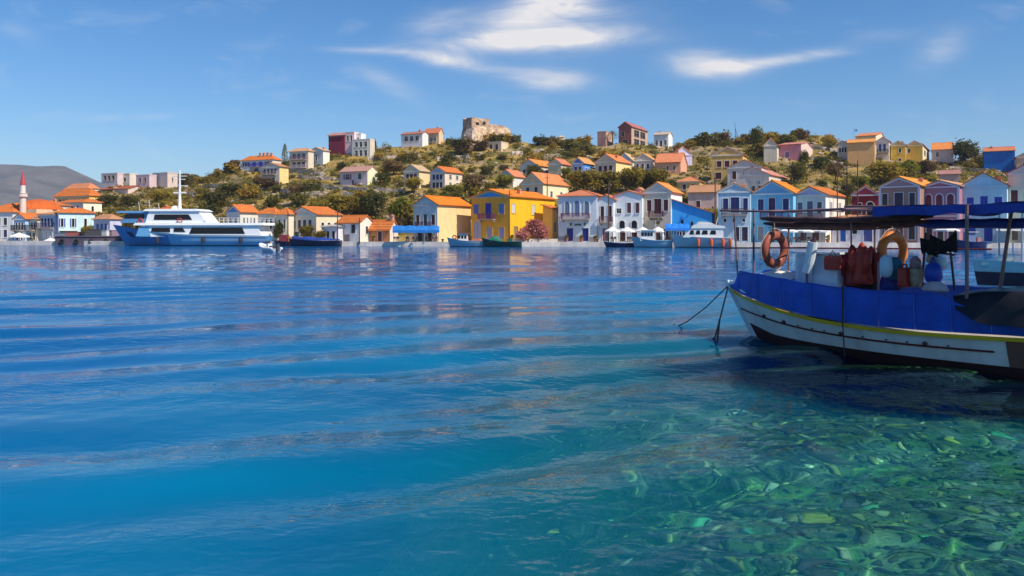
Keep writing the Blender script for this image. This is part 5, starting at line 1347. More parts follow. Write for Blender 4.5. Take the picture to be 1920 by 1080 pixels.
# ------------------------------------------------------------------ hulls
class Hull:
    """boat hull: x runs from bow (0) to stern (L), y across, z up from the waterline"""
    def __init__(s, L, B, bow, mid, stern, draft=0.5, rake=0.5, tran=0.7, full=0.42, entry=0.55):
        s.L, s.B, s.bow, s.mid, s.stern, s.draft, s.rake, s.tran, s.full, s.entry = L, B, bow, mid, stern, draft, rake, tran, full, entry
    def sheer(s, t):
        if t < .62: k = (1 - t / .62); return s.mid + (s.bow - s.mid) * k ** 1.8
        k = (t - .62) / .38; return s.mid + (s.stern - s.mid) * k ** 1.6
    def half(s, t):
        m = s.entry
        b = sin(min(1, t / m) * pi / 2) ** 0.85 if t < m else 1 - (1 - s.tran) * ((t - m) / (1 - m)) ** 2
        return s.B / 2 * max(b, 0.012)
    def pt(s, t, q, side=1, out=0.0):
        """q: 0 keel, 1 gunwale"""
        zs = s.sheer(t); zk = -s.draft * (0.35 + 0.65 * min(1, t * 3.5)); z = lerp(zk, zs, q)
        p = s.full * (0.55 + 0.45 * min(1, t * 2.2)) if False else lerp(0.85, s.full, min(1, t * 1.8))
        y = s.half(t) * (q ** p)
        x = t * s.L + s.rake * (1 - q) * max(0, 1 - t * 3.0)
        return Vector((x, side * (y + out), z))
    def qz(s, t, z):
        zs = s.sheer(t); zk = -s.draft * (0.35 + 0.65 * min(1, t * 3.5))
        return max(0.0, min(1.0, (z - zk) / (zs - zk)))
    def shell(s, mb, n=22, m=9):
        qs = [j / m for j in range(m + 1)]; rings = []
        for i in range(n + 1):
            t = (i / n) ** 1.25
            rings.append([s.pt(t, q, -1) for q in reversed(qs)] + [s.pt(t, q, 1) for q in qs[1:]])
        mb.loft(rings, True, True, False)
    def deck(s, mb, drop=0.12, n=22, t0=0.01):
        L_, R_ = [], []
        for i in range(n + 1):
            t = lerp(t0, .998, i / n); q = s.qz(t, s.sheer(t) - drop)
            L_.append(s.pt(t, q, -1, -.01)); R_.append(s.pt(t, q, 1, -.01))
        for a, b, c, d in zip(L_, L_[1:], R_[1:], R_): mb.poly([a, b, c, d])
    def strip(s, mb, z0, z1, out, side=-1, t0=0.0, t1=1.0, n=26, inner=0.0):
        """a strake lying on the hull between two heights; z0, z1 are functions of t"""
        rings = []
        for i in range(n + 1):
            t = lerp(t0, t1, (i / n) ** 1.2)
            a, b = s.qz(t, z0(t)), s.qz(t, z1(t))
            qs = [lerp(a, b, j / 4) for j in range(5)]
            rings.append([s.pt(t, q, side, out) for q in qs] + [s.pt(t, q, side, inner - .004) for q in reversed(qs)])
        mb.loft(rings)


def simple_boat(name, label, u0, u1, Y, H, B, hullc, rz=0.0, cat='boat', boot=(.03, .02, .03), rail=None, deckc=(.45, .40, .34), flip=False, stripe=None):
    """H: (bow, mid, stern) heights of the gunwale; bow at u0 unless flipped"""
    L = abs(u1 - u0) / F * Y / cos(rz)
    p = P(u0 if not flip else u1, CV, Y); root = thing(name, label, cat, (p.x, Y, 0), rz + (pi if flip else 0))
    h = Hull(L, B, H[0], H[1], H[2], .45, .5, .72)
    m = MB(); h.shell(m, 16, 6); hull = m.build('hull', paint(hullc, .35), root, True)
    d = MB(); h.deck(d, .12, 14, .02); d.build('deck', paint(deckc, .7), root)
    for s_ in (-1, 1):
        w = MB(); h.strip(w, lambda t: h.sheer(t) - .09, lambda t: h.sheer(t) + .02, .05, s_, n=16); w.build('gunwale', paint(rail or sh(hullc, 1.3), .5), root)
        w = MB(); h.strip(w, lambda t: -.2, lambda t: .10, .012, s_, .03, n=16); w.build('waterline_band', paint(boot, .6), root)
        if stripe:
            w = MB(); h.strip(w, lambda t: h.sheer(t) - .34, lambda t: h.sheer(t) - .22, .03, s_, n=16); w.build('stripe', paint(stripe, .5), root)
    return root, h


def bx(root, name, c, q, rough=.5, top=None):
    """box with slightly tapered top: q = x0, x1, y0, y1, z0, z1"""
    m = MB(); x0, x1, y0, y1, z0, z1 = q; t = top or 0.0
    m.loft([[(x0, y0, z0), (x1, y0, z0), (x1, y1, z0), (x0, y1, z0)], [(x0 + t, y0 + t * .4, z1), (x1 - t, y0 + t * .4, z1), (x1 - t, y1 - t * .4, z1), (x0 + t, y1 - t * .4, z1)]])
    return m.build(name, paint(c, rough), root)


def ferry():
    Y = 141.0; k = F / Y; u0 = 212.0
    X = lambda u: (u - u0) / k; Z = lambda v: (463.5 - v) / k * 1.0
    L = X(516); p = P(u0, CV, Y)
    r = thing('ferry', 'white and blue passenger ferry with tall mast moored at the pier', 'ferry', (p.x, Y, 0), radians(-3))
    h = Hull(L, 6.4, 3.7, 1.9, 1.75, 1.2, 2.6, .9, .36, .42)
    m = MB(); h.shell(m, 26, 8); m.build('hull', paint((0.06, 0.25, 0.52), .3), r, True)
    d = MB(); h.deck(d, .1, 20, .01); d.build('deck', paint((.45, .5, .55), .6), r)
    for s_ in (-1, 1):
        w = MB(); h.strip(w, lambda t: h.sheer(t) - .30, lambda t: h.sheer(t) + .05, .06, s_, .28); w.build('rubbing_strake', paint((.62, .68, .74), .4), r)
        w = MB(); h.strip(w, lambda t: .16, lambda t: h.sheer(t) - .31, .02, s_, .40); w.build('stern_plating', paint((.24, .48, .70), .35), r)
        w = MB(); h.strip(w, lambda t: .75, lambda t: 1.2, .05, s_, .48); w.build('side_band', paint((.62, .76, .84), .4), r)
        w = MB(); h.strip(w, lambda t: -.6, lambda t: .14, .02, s_, .03); w.build('waterline_band', paint((.01, .015, .03), .5), r)
        w = MB(); h.strip(w, lambda t: h.sheer(t) - .08, lambda t: h.sheer(t) + .03, .06, s_, .0, .28); w.build('bow_rail', paint((.06, .2, .44), .4), r)
        a = MB(); q = [h.pt(.09, h.qz(.09, 2.5), s_, .02), h.pt(.14, h.qz(.14, 2.3), s_, .02), h.pt(.14, h.qz(.14, 1.4), s_, .03), h.pt(.10, h.qz(.10, 1.6), s_, .03)]
        a.prism(q, (0, .03 * s_, 0)); a.build('anchor_pocket', paint((.01, .015, .09), .5), r)
    W2 = 2.85
    def cabin(name, c, u_a, u_b, v_a, v_b, w, ra=0.0, rb=0.0):
        m = MB(); xa, xb, za, zb = X(u_a), X(u_b), Z(v_b), Z(v_a)
        m.loft([[(xa, -w, za), (xb, -w, za), (xb, w, za), (xa, w, za)], [(xa + ra, -w * .97, zb), (xb - rb, -w * .97, zb), (xb - rb, w * .97, zb), (xa + ra, w * .97, zb)]])
        return m.build(name, paint(c, .35), r)
    def glassband(name, u_a, u_b, v_a, v_b, w, sl=.35, sr=.35):
        for s_ in (-1, 1):
            m = MB(); xa, xb, za, zb = X(u_a), X(u_b), Z(v_b), Z(v_a)
            q = [(xa, s_ * w, za), (xb, s_ * w, za), (xb - sr, s_ * w, zb), (xa + sl, s_ * w, zb)]
            m.prism(q, (0, s_ * .04, 0)); m.build(name, glass_mat(), r)
    WH = (.86, .87, .88)
    cabin('lower_cabin', WH, 278, 506, 426, 447, W2, 1.0, .6)
    cabin('main_deck_edge', (.82, .84, .85), 268, 512, 421.5, 426, W2 + .25, .3, .3)
    cabin('upper_cabin', WH, 288, 404, 400, 421.5, W2 - .3, .6, 1.6)
    cabin('upper_roof', (.84, .85, .86), 284, 392, 396, 400, W2 - .1, .5, .8)
    cabin('wheelhouse', (.10, .28, .50), 238, 290, 403, 421.5, W2 - .7, 1.4, .0)
    cabin('wheelhouse_roof', (.12, .30, .56), 230, 298, 399.5, 403, W2 - .5, .6, .0)
    cabin('fore_bulwark', (.14, .40, .66), 272, 300, 428, 446, W2 + .06, .6, .4)
    glassband('cabin_window', 372, 476, 430, 441.5, W2 - .0, .5, .5)
    glassband('cabin_window', 300, 337, 430.5, 438.5, W2 + .02, .3, .1)
    glassband('cabin_window', 343, 365, 430.5, 438, W2 + .0, .1, .5)
    glassband('upper_window', 304, 376, 406, 416, W2 - .31, .2, .6)
    glassband('wheelhouse_window', 246, 284, 405.5, 413, W2 - .71, .4, .0)
    wf = MB(); wf.loft([[(X(238) - .02 + .35, -1.8, Z(415)), (X(238) + .35, 1.8, Z(415)), (X(238) + 1.05, 1.7, Z(405.5)), (X(238) + 1.03, -1.7, Z(405.5))], [(X(238) + .25, -1.8, Z(415)), (X(238) + .25, 1.8, Z(415)), (X(238) + .93, 1.7, Z(405.5)), (X(238) + .93, -1.7, Z(405.5))]]); wf.build('windscreen', glass_mat(), r)
    # mast with yards and radar
    mt = MB(); x = X(340); mt.tube([(x, 0, Z(397)), (x, 0, Z(374)), (x, 0, Z(322))], [.34, .24, .12], 8); mast = mt.build('mast', paint((.74, .74, .72), .4), r)
    for v, w in ((352, 1.5), (340, 1.0), (334, 1.3)):
        c = MB(); c.tube([(x - w, 0, Z(v)), (x + w, 0, Z(v))], .07, 6); c.build('yard', paint((.7, .7, .68), .4), mast)
    c = MB(); c.box(x - 1.1, x + 1.1, -.15, .15, Z(366), Z(366) + .22); c.build('radar', paint((.8, .8, .8), .4), mast)
    c = MB(); c.lathe([(.02, -.1), (.5, .0), (.62, .35), (.45, .7), (.02, .85)], 10, (x - .9, 0, Z(398))); c.build('radar_dome', paint((.85, .85, .85), .4), r)
    for uu, vv in ((282, 384), (262, 388), (300, 390)):
        c = MB(); c.tube([(X(uu), .3, Z(400)), (X(uu) - .25, .3, Z(vv - 6))], .06, 5); c.build('aerial', paint((.55, .5, .45), .5), r)
    for s_ in (-1, 1):
        rl = MB()
        for i in range(13):
            xx = lerp(X(402), X(508), i / 12); rl.tube([(xx, s_ * W2, Z(421.5)), (xx, s_ * W2, Z(421.5) + .9)], .03, 4)
        for hh in (.5, .9): rl.tube([(X(402), s_ * W2, Z(421.5) + hh), (X(508), s_ * W2, Z(421.5) + hh)], .03, 4)
        rl.build('deck_railing', paint((.75, .75, .75), .4), r)
    for uu in (354, 277):
        t = MB(); ring(t, (X(uu), -(W2 + .02) if uu > 300 else -2.3, Z(418)), .42, .1, 'y'); t.build('lifebuoy', paint((.55, .06, .05), .5), r)
    for uu in (315, 400, 470):
        t = MB(); t.lathe([(.05, -.6), (.3, -.5), (.34, 0), (.3, .5), (.05, .6)], 8, (X(uu), -3.35, 1.0)); t.build('fender', paint((.03, .03, .05), .6), r)


def ring(mb, c, R, r, axis='y', n=20, m=8, sq=1.0):
    c = Vector(c); rings = []
    for i in range(n):
        a = 2 * pi * i / n; ro = []
        for j in range(m):
            b = 2 * pi * j / m; d = R + r * cos(b); h = r * sin(b) * sq
            v = (d * cos(a), h, d * sin(a)) if axis == 'y' else ((h, d * cos(a), d * sin(a)) if axis == 'x' else (d * cos(a), d * sin(a), h))
            ro.append(c + Vector(v))
        rings.append(ro)
    rings.append(rings[0]); mb.loft(rings, False, False)


def person_free_dinghy():
    Y = 2.2 * F / (472.5 - CV); p = P(488, CV, Y)
    r = thing('motor_dinghy', 'small white motor dinghy crossing the harbour near the ferry stern', 'dinghy', (p.x, Y, 0), radians(-38))
    h = Hull(3.2, 1.5, .95, .5, .45, .25, .5, .85)
    m = MB(); h.shell(m, 16, 6); m.build('hull', paint((.82, .82, .84), .3), r, True)
    d = MB(); h.deck(d, .22, 12, .03); d.build('deck', paint((.7, .7, .72), .5), r)
    for s_ in (-1, 1):
        w = MB(); pts = [h.pt(t / 12, 1, s_, .02) for t in range(13)]; w.tube(pts, .13, 7); w.build('tube', paint((.85, .85, .87), .4), r)
    bx(r, 'console', (.8, .8, .82), (1.5, 2.0, -.3, .3, .3, 1.0), .4, .08)
    bx(r, 'windscreen', (.03, .03, .05), (1.42, 1.52, -.3, .3, .95, 1.3), .1)
    bx(r, 'seat', (.04, .04, .06), (2.2, 2.6, -.35, .35, .3, .75), .6)
    bx(r, 'outboard_motor', (.05, .05, .07), (3.15, 3.5, -.18, .18, .1, 1.0), .4, .05)


def far_boats():
    ferry(); person_free_dinghy()
    r, h = simple_boat('covered_boat', 'navy blue boat under a domed blue tarpaulin', 541, 640, 133.5, (1.3, .9, 1.0), 3.0, (.015, .02, .06), radians(-4))
    c = MB(); rings = []
    for i in range(11):
        t = lerp(.08, .95, i / 10); w = h.half(t) * 1.02; zz = h.sheer(t) + .05; hh = .55 * sin(pi * min(1, .12 + t * .85)) ** .6 + .1 * sin(t * 20)
        rings.append([(t * h.L, w * cos(a * pi / 8), zz + hh * sin(a * pi / 8)) for a in range(9)])
    c.loft(rings, True, True, False); c.build('tarpaulin', mat('blue_tarpaulin', (.02, .05, .26), .55, .3, 1.2, .4, 3), r)
    r, h = simple_boat('workboat', 'low dark workboat with red cabin behind the ferry stern', 513, 552, 136.5, (1.1, .8, .8), 2.2, (.05, .03, .06), radians(-3))
    bx(r, 'cabin', (.22, .03, .04), (1.2, 2.6, -.7, .7, .7, 1.9), .5, .1); bx(r, 'cargo_box', (.50, .20, .04), (2.7, 3.3, -.6, .6, .7, 1.6), .6, .05)
    r, h = simple_boat('fishing_boat', 'pale blue fishing boat with white cabin before the peach house', 838, 908, 128.5, (1.55, .95, .95), 2.3, (.30, .46, .56), radians(-5), stripe=(.6, .6, .55), boot=(.10, .06, .06))
    bx(r, 'cabin', (.72, .66, .64), (1.9, 3.4, -.65, .65, .8, 2.1), .5, .12); bx(r, 'cabin_roof', (.20, .12, .16), (1.75, 3.6, -.8, .8, 2.1, 2.22), .5)
    for x in (2.1, 2.6, 3.1):
        m = MB(); m.box(x - .16, x + .16, -.67, -.60, 1.35, 1.8); m.build('window', glass_mat(), r)
    bx(r, 'net_heap', (.44, .14, .08), (3.9, 5.6, -.7, .7, .8, 1.35), .9, .3)
    for x, hh in ((1.7, 3.6), (2.2, 3.3)):
        m = MB(); m.tube([(x, 0, .9), (x - .1, 0, hh)], .04, 5); m.build('mast', paint((.2, .14, .12)), r)
    m = MB(); ring(m, (1.3, -.5, 1.55), .28, .09); m.build('lifebuoy', paint((.35, .08, .05)), r)
    r, h = simple_boat('fishing_boat', 'dark green fishing boat with green tarpaulin', 903, 978, 127.0, (1.5, .85, .85), 2.3, (.01, .06, .045), radians(-5), rail=(.02, .12, .08), boot=(.02, .01, .02))
    m = MB(); rings = []
    for i in range(7):
        t = lerp(.22, .5, i / 6); rings.append([(t * h.L, .8 * cos(a * pi / 6), .85 + (1.0 - .5 * abs(i - 2.5) / 3) * sin(a * pi / 6)) for a in range(7)])
    m.loft(rings, True, True, False); m.build('tarpaulin', mat('green_tarpaulin', (.02, .16, .11), .6, .3, 2, .4, 5), r)
    bx(r, 'engine_box', (.03, .10, .08), (4.1, 5.0, -.5, .5, .7, 1.3), .6, .1)
    r, h = simple_boat('launch', 'low dark launch with white top before the parasols', 1131, 1190, 125.5, (.95, .7, .7), 2.0, (.03, .025, .08), radians(-6), rail=(.75, .74, .78))
    r, h = simple_boat('cabin_boat', 'pale blue cabin boat with white wheelhouse by the parasols', 1184, 1258, 123.5, (1.7, 1.1, 1.1), 2.5, (.36, .52, .60), radians(-8), boot=(.05, .10, .14))
    bx(r, 'wheelhouse', (.80, .80, .80), (1.3, 3.6, -.85, .85, 1.0, 2.6), .4, .16); bx(r, 'wheelhouse_roof', (.84, .84, .84), (1.2, 3.8, -.95, .95, 2.6, 2.72), .4)
    for x in (1.7, 2.15, 2.6, 3.05):
        m = MB(); m.box(x - .17, x + .17, -.86, -.78, 1.75, 2.3); m.build('window', glass_mat(), r)
    m = MB(); m.tube([(3.7, 0, 1.1), (3.7, 0, 4.2)], .04, 5); m.build('mast', paint((.7, .7, .7)), r)
    m = MB(); m.lathe([(.05, -.2), (.16, 0), (.2, .5), (.1, .9), (.02, 1.0)], 8, (4.8, -.3, 1.2)); m.build('fender', paint((.8, .8, .78)), r)
    # motor yacht
    Y = 121.5; r, h = simple_boat('motor_yacht', 'white flybridge motor yacht with orange fenders', 1259, 1370, Y, (2.0, 1.55, 1.5), 3.2, (.50, .60, .64), radians(-10), rail=(.82, .82, .80), boot=(.03, .03, .05), deckc=(.8, .8, .78))
    def part(name, c, pts, w):
        m = MB(); q = [Vector((x, -w, z)) for x, z in pts]; m.prism(q, (0, 2 * w, 0)); return m.build(name, c if not isinstance(c, tuple) else paint(c, .35), r)
    WH = (.84, .83, .80)
    part('saloon', WH, [(1.6, 1.55), (7.6, 1.5), (7.6, 2.5), (6.9, 2.9), (3.0, 2.9), (2.2, 2.2)], 1.3)
    part('flybridge', WH, [(2.8, 2.92), (7.9, 2.92), (7.7, 3.25), (6.3, 3.45), (4.0, 3.62), (3.2, 3.4)], 1.42)
    part('flybridge_screen', (.6, .62, .62), [(3.6, 3.63), (4.1, 3.95), (5.6, 3.85), (6.4, 3.47), (4.0, 3.62)], 1.1)
    for (a, b) in ((2.6, 3.3), (3.5, 4.2), (4.4, 5.3), (5.6, 6.5)):
        for s_ in (-1, 1):
            m = MB(); m.prism([(a, s_ * 1.3, 2.0), (b, s_ * 1.3, 2.0), (b - .05, s_ * 1.3, 2.6), (a + .2, s_ * 1.3, 2.6)], (0, s_ * .03, 0)); m.build('window', glass_mat(), r)
    rl = MB()
    for i in range(8):
        t = .03 + i * .05; q = h.pt(t, 1, -1, -.05); q2 = h.pt(t, 1, 1, -.05)
        rl.tube([q, q + Vector((0, 0, .6))], .02, 4); rl.tube([q2, q2 + Vector((0, 0, .6))], .02, 4)
    for s_ in (-1, 1): rl.tube([h.pt(.03 + i * .05, 1, s_, -.05) + Vector((0, 0, .6)) for i in range(8)], .025, 4)
    rl.build('bow_rail', paint((.7, .7, .7), .3), r)
    for x in (3.9, 5.8, 7.5, 8.6):
        t = x / h.L; m = MB(); q = h.pt(t, .9, -1, .22); m.lathe([(.04, -.62), (.2, -.5), (.24, 0), (.2, .5), (.04, .62)], 9, (q.x, q.y, .75)); m.build('fender', paint((.80, .13, .03), .45), r)
    m = MB(); m.tube([(6.6, 0, 3.4), (6.9, 0, 4.6)], .05, 5); m.build('aerial', paint((.7, .7, .7)), r)
    r, h = simple_boat('fishing_boat', 'navy fishing boat seen under the canopy at the right quay', 1784, 1842, 112.0, (1.5, 1.0, 1.1), 2.0, (.04, .05, .16), radians(-8), rail=(.10, .12, .3))
    bx(r, 'cabin', (.20, .25, .42), (1.7, 3.0, -.6, .6, .9, 2.3), .5, .1); bx(r, 'cabin_roof', (.7, .68, .62), (1.5, 3.3, -.75, .75, 2.3, 2.4), .5)
    bx(r, 'stern_box', (.5, .22, .2), (3.2, 3.8, -.5, .5, .9, 1.6), .6, .05)
far_boats()


def quay_things():
    # pier in front of the pale turquoise house
    Yp = 146.0; a = P(103, CV, Yp); b = P(240, CV, Yp - 1); m = MB()
    m.loft([[(a.x, a.y, -2), (b.x, b.y, -2), (b.x, b.y + 9, -2), (a.x, a.y + 9, -2)], [(a.x, a.y, 1.55), (b.x, b.y, 1.55), (b.x, b.y + 9, 1.55), (a.x, a.y + 9, 1.55)]])
    root = thing('pier', 'dark stone pier wall beside the ferry bow', 'pier', (0, 0, 0)); m.build('wall', mat('pier_stone', (.12, .09, .12), .9, .35, .8, .4, 3), root)
    e = MB(); e.loft([[(a.x - .1, a.y - .15, 1.55), (b.x + .1, b.y - .15, 1.55), (b.x + .1, b.y + .7, 1.55), (a.x - .1, a.y + .7, 1.55)], [(a.x - .1, a.y - .15, 1.7), (b.x + .1, b.y - .15, 1.7), (b.x + .1, b.y + .7, 1.7), (a.x - .1, a.y + .7, 1.7)]]); e.build('coping', mat('pier_stone', (.20, .16, .18), .9, .3, 1), root)
    for i in range(5):
        t = MB(); x = lerp(a.x, b.x, .1 + .2 * i); ring(t, (x, lerp(a.y, b.y, .1 + .2 * i) - .16, .7), .32, .13); t.build('tyre_fender', paint((.02, .02, .02), .8), root)
    # parasols and awnings
    def parasol(u, v_top, v_rim, w, Y, label, c=(.84, .80, .76), group=None):
        rim = P(u, v_rim, Y); top = P(u, v_top, Y); rw = w / F * Y / 2; z0 = landZ(rim.x, Y) if Y > quayY(u) else QZ
        r = thing('parasol', label, 'parasol', (rim.x, Y, z0), .3, group)
        cp = MB(); n = 8; zr, zt = rim.z - z0, top.z - z0; rings = []
        for i in range(n):
            a0, a1 = 2 * pi * i / n, 2 * pi * (i + 1) / n
            cp.poly([(rw * cos(a0), rw * sin(a0), zr), (rw * cos(a1), rw * sin(a1), zr), (0, 0, zt)])
            cp.poly([(rw * cos(a0), rw * sin(a0), zr), (rw * cos(a1), rw * sin(a1), zr), (rw * cos(a1), rw * sin(a1), zr - .22), (rw * cos(a0), rw * sin(a0), zr - .22)])
        cp.build('canopy', paint(c, .8), r)
        p = MB(); p.tube([(0, 0, 0), (0, 0, zt + .1)], .04, 6); p.build('pole', paint((.4, .35, .3)), r)
        b_ = MB(); b_.lathe([(.35, 0), (.35, .08), (.06, .12)], 10); b_.build('base', paint((.3, .3, .3)), r)
    g = 'white parasols on the quay'
    for i, u in enumerate((1148, 1176, 1205, 1234)):
        parasol(u, 425, 433, 31, 129.3, 'white cafe parasol, %s of four before the white houses' % ('first', 'second', 'third', 'fourth')[i], group=g)
    for i, u in enumerate((1478, 1508, 1540)):
        parasol(u, 426, 433, 34, 123.3, 'white parasol seen under the boat canopy, %s from the left' % ('first', 'second', 'third')[i], group=g)
    parasol(36, 436, 443, 36, 151.5, 'white parasol on the quay at the far left', group=g)
    parasol(95, 446, 451, 24, 151, 'low white parasol beside the pier', group=g)
    parasol(160, 432, 438, 26, 148.5, 'white parasol on the pier before the pale turquoise house', group=g)
    parasol(1775, 424, 431, 44, 118.5, 'cream parasol before the mauve house', group=g)
    def awning(u0, u1, v0, v1, Y, depth_, c, label):
        a, b = P(u0, v0, Y + depth_), P(u1, v0, Y + depth_); c0, c1 = P(u0, v1, Y), P(u1, v1, Y); z0 = QZ
        r = thing('awning', label, 'awning', (c0.x, Y, z0))
        o = Vector((c0.x, Y, z0)); m = MB(); k = 12
        rows_ = []
        for i in range(k + 1):
            t = i / k; s_ = .12 * abs(sin(t * pi * 4))
            p, q = a.lerp(b, t) - o, c0.lerp(c1, t) - o
            rows_.append((p + Vector((0, 0, s_)), q + Vector((0, 0, s_ * .5)), q - Vector((0, 0, .35 + s_ * .6))))
        for (p, q, d), (p2, q2, d2) in zip(rows_, rows_[1:]): m.poly([p, p2, q2, q]); m.poly([q, q2, d2, d])
        m.build('cloth', mat('awning_cloth', c, .7, .25, .8), r)
        for t in (0.02, .35, .68, .98):
            q = c0.lerp(c1, t) - o; p = MB(); p.tube([(q.x, q.y + .1, 0), (q.x, q.y + .1, q.z)], .05, 6); p.build('post', paint((.3, .28, .3)), r)
    awning(736, 824, 424, 432, 131.6, 3.2, (.02, .18, .55), 'long blue awning in front of the peach house')
    awning(1247, 1293, 420, 428, 128.2, 3.0, (.02, .20, .72), 'bright blue awning before the lettered beige house')
    awning(1868, 1990, 420, 428, 116.5, 3.0, (.72, .68, .62), 'cream awning before the beige house at the right edge')
    # cafe tables and chairs
    def table():
        r = thing('cafe_table', 'small dark cafe table with thin legs on the quay', 'table', (0, 0, 0), 0, 'cafe tables on the quay')
        t = MB(); t.lathe([(.42, .70), (.45, .72), (.45, .75), (.02, .75)], 12); t.build('top', paint((.30, .22, .2)), r)
        t = MB(); t.lathe([(.28, 0), (.28, .03), (.04, .05), (.04, .70)], 8); t.build('leg', paint((.08, .06, .06)), r)
        return r
    def chair():
        r = thing('cafe_chair', 'dark wooden cafe chair on the quay', 'chair', (0, 0, 0), 0, 'cafe chairs on the quay')
        bx(r, 'seat', (.16, .06, .05), (-.22, .22, -.22, .22, .43, .47)); bx(r, 'backrest', (.16, .06, .05), (-.22, .22, .19, .22, .55, .92))
        for x in (-.2, .2):
            for y in (-.2, .2): bx(r, 'leg', (.12, .05, .04), (x - .02, x + .02, y - .02, y + .02, 0, .43 if y < 0 else .92))
        return r
    t0, c0 = table(), chair(); first = [True]
    spots = [(u, Y) for u, Y in ((745, 132.6), (762, 133.2), (780, 132.4), (800, 133), (815, 132.4), (1150, 129), (1164, 129.6), (1180, 129), (1196, 129.7), (1212, 129), (1228, 129.6), (1244, 128.4), (1258, 129.4), (1272, 128.6), (1286, 129.2), (1482, 122.8), (1500, 123.4), (1518, 122.8))]
    ct = 0; ORD = ('first', 'second', 'third', 'fourth', 'fifth', 'sixth', 'seventh', 'eighth', 'ninth', 'tenth')
    for i, (u, Y) in enumerate(spots):
        if i < 5: wh = ORD[i] + ' from left under the blue awning'
        elif i < 11: wh = ORD[i - 5] + ' from left by the four parasols'
        elif i < 15: wh = ORD[i - 11] + ' from left by the bright blue awning'
        else: wh = ORD[i - 15] + ' from left before the sky blue house'
        o = t0 if i == 0 else copy_tree(t0); o.location = ((u - CU) / F * Y, Y, QZ); o['label'] = 'small cafe table, ' + wh
        for s_ in (-1, 1):
            ch = c0 if ct == 0 else copy_tree(c0); ct += 1
            ch['label'] = 'dark ' + ('front' if s_ < 0 else 'back') + ' chair at table ' + wh
            a = random.uniform(-.5, .5) + (0 if s_ > 0 else pi); ch.location = ((u - CU) / F * Y - .7 * sin(a) * 1, Y + .7 * cos(a), QZ); ch.rotation_euler.z = a
    # fittings on the mansion and the lettered house
    wm = [o for o in bpy.data.objects if o.get('label', '').startswith('white mansion with three')][0]
    W_, H_ = wm['W'], wm['Hh']
    s_ = MB(); s_.box(W_ * .43, W_ * .60, -.07, -.002, H_ * .355, H_ * .395); s_.build('sign_board', paint((.10, .11, .11)), wm)
    for a in (.34, .70):
        l = MB(); l.lathe([(.02, -.28), (.14, -.2), (.18, .1), (.2, .14), (.02, .3)], 8, (a * W_, -.28, H_ * .385)); l.box(a * W_ - .03, a * W_ + .03, -.28, -.002, H_ * .385 + .24, H_ * .385 + .3); l.build('lantern', paint((.06, .07, .06)), wm)
    hb = HOUSE_LETTERED; W_, H_ = hb['W'], hb['Hh']; rnd = random.Random(3)
    sh_ = 'OTEOCA' 
    for i in range(9):
        if i == 5: continue
        x = W_ * (.27 + .46 * i / 8); l = MB(); z = H_ * .455 - .05 * sin(pi * i / 8)
        l.box(x - .11, x - .06, -.04, -.002, z - .17, z + .17)
        if i % 3 == 0: l.box(x - .059, x + .11, -.04, -.002, z + .11, z + .17); l.box(x - .059, x + .08, -.04, -.002, z - .03, z + .03)
        elif i % 3 == 1: l.box(x + .06, x + .11, -.04, -.002, z - .17, z + .17); l.box(x - .059, x + .059, -.04, -.002, z + .11, z + .17); l.box(x - .059, x + .059, -.04, -.002, z - .17, z - .11)
        else: l.box(x - .059, x + .11, -.04, -.002, z - .17, z - .11)
        l.build('letter', paint((.22, .12, .06)), hb)
    l = MB(); l.box(W_ * .42, W_ * .60, -.05, -.002, H_ * .355, H_ * .415); l.build('plaque', paint((.24, .14, .07)), hb)
    # crates and pots on the pier and quay
    CR = [(118, 147.5, 'grey blue', (.22, .26, .32)), (128, 148.4, 'dark brown', (.10, .06, .05)), (140, 147.3, 'dusty red', (.34, .10, .08)), (150, 148.6, 'pale wooden', (.46, .38, .28)), (178, 147.4, 'charcoal', (.06, .06, .07)), (188, 148.2, 'faded green', (.14, .22, .15)), (200, 147.2, 'white', (.7, .7, .68)), (212, 148, 'mauve', (.26, .18, .24))]
    for (u, Y, nm, c) in CR:
        x = (u - CU) / F * Y; rnd_ = random.Random(u); w_, d_, h_ = rnd_.uniform(.7, 1.5), rnd_.uniform(.6, 1.1), rnd_.uniform(.6, 1.3)
        r = thing('cargo_crate', nm + ' cargo crate standing on the dark pier', 'crate', (x, Y, 1.56), rnd_.uniform(-.5, .5), 'crates on the pier')
        bx(r, 'body', c, (-w_, w_, -d_, d_, 0, h_), .8, .03); bx(r, 'lid', sh(c, .8), (-w_ - .04, w_ + .04, -d_ - .04, d_ + .04, h_, h_ + .1), .8)
    for i, (u, Y) in enumerate(((1062, 131.6), (1090, 131.6), (1116, 131.2), (960, 130.9), (862, 132.4), (700, 135.4), (1440, 124.2), (1552, 123.2))):
        x = (u - CU) / F * Y
        r = thing('potted_plant', 'bushy plant in a clay pot ' + ('left of the white mansion doors', 'between the white mansion doors', 'right of the white mansion doors', 'below the mustard mansion', 'before the peach house', 'before the rust orange house', 'before the sky blue house', 'before the violet pediment house')[i], 'plant', (x, Y, QZ), 0, 'potted plants on the quay')
        m = MB(); m.lathe([(.2, 0), (.32, .5), (.36, .5), (.36, .58), (.3, .58)], 10); m.build('pot', paint((.42, .16, .08), .8), r)
        o = add('foliage', CROWNS['green'][i % 3], r); o.location = (0, 0, .5); o.scale = (.5, .5, .55)
    # bollards along the quay
    bb = thing('bollard', 'short dark iron mooring bollard on the quay edge', 'bollard', (0, 0, 0), 0, 'mooring bollards'); m = MB(); m.lathe([(.2, 0), (.16, .1), (.14, .35), (.24, .42), (.24, .52), (.05, .56)], 10); m.build('post', paint((.06, .05, .05)), bb)
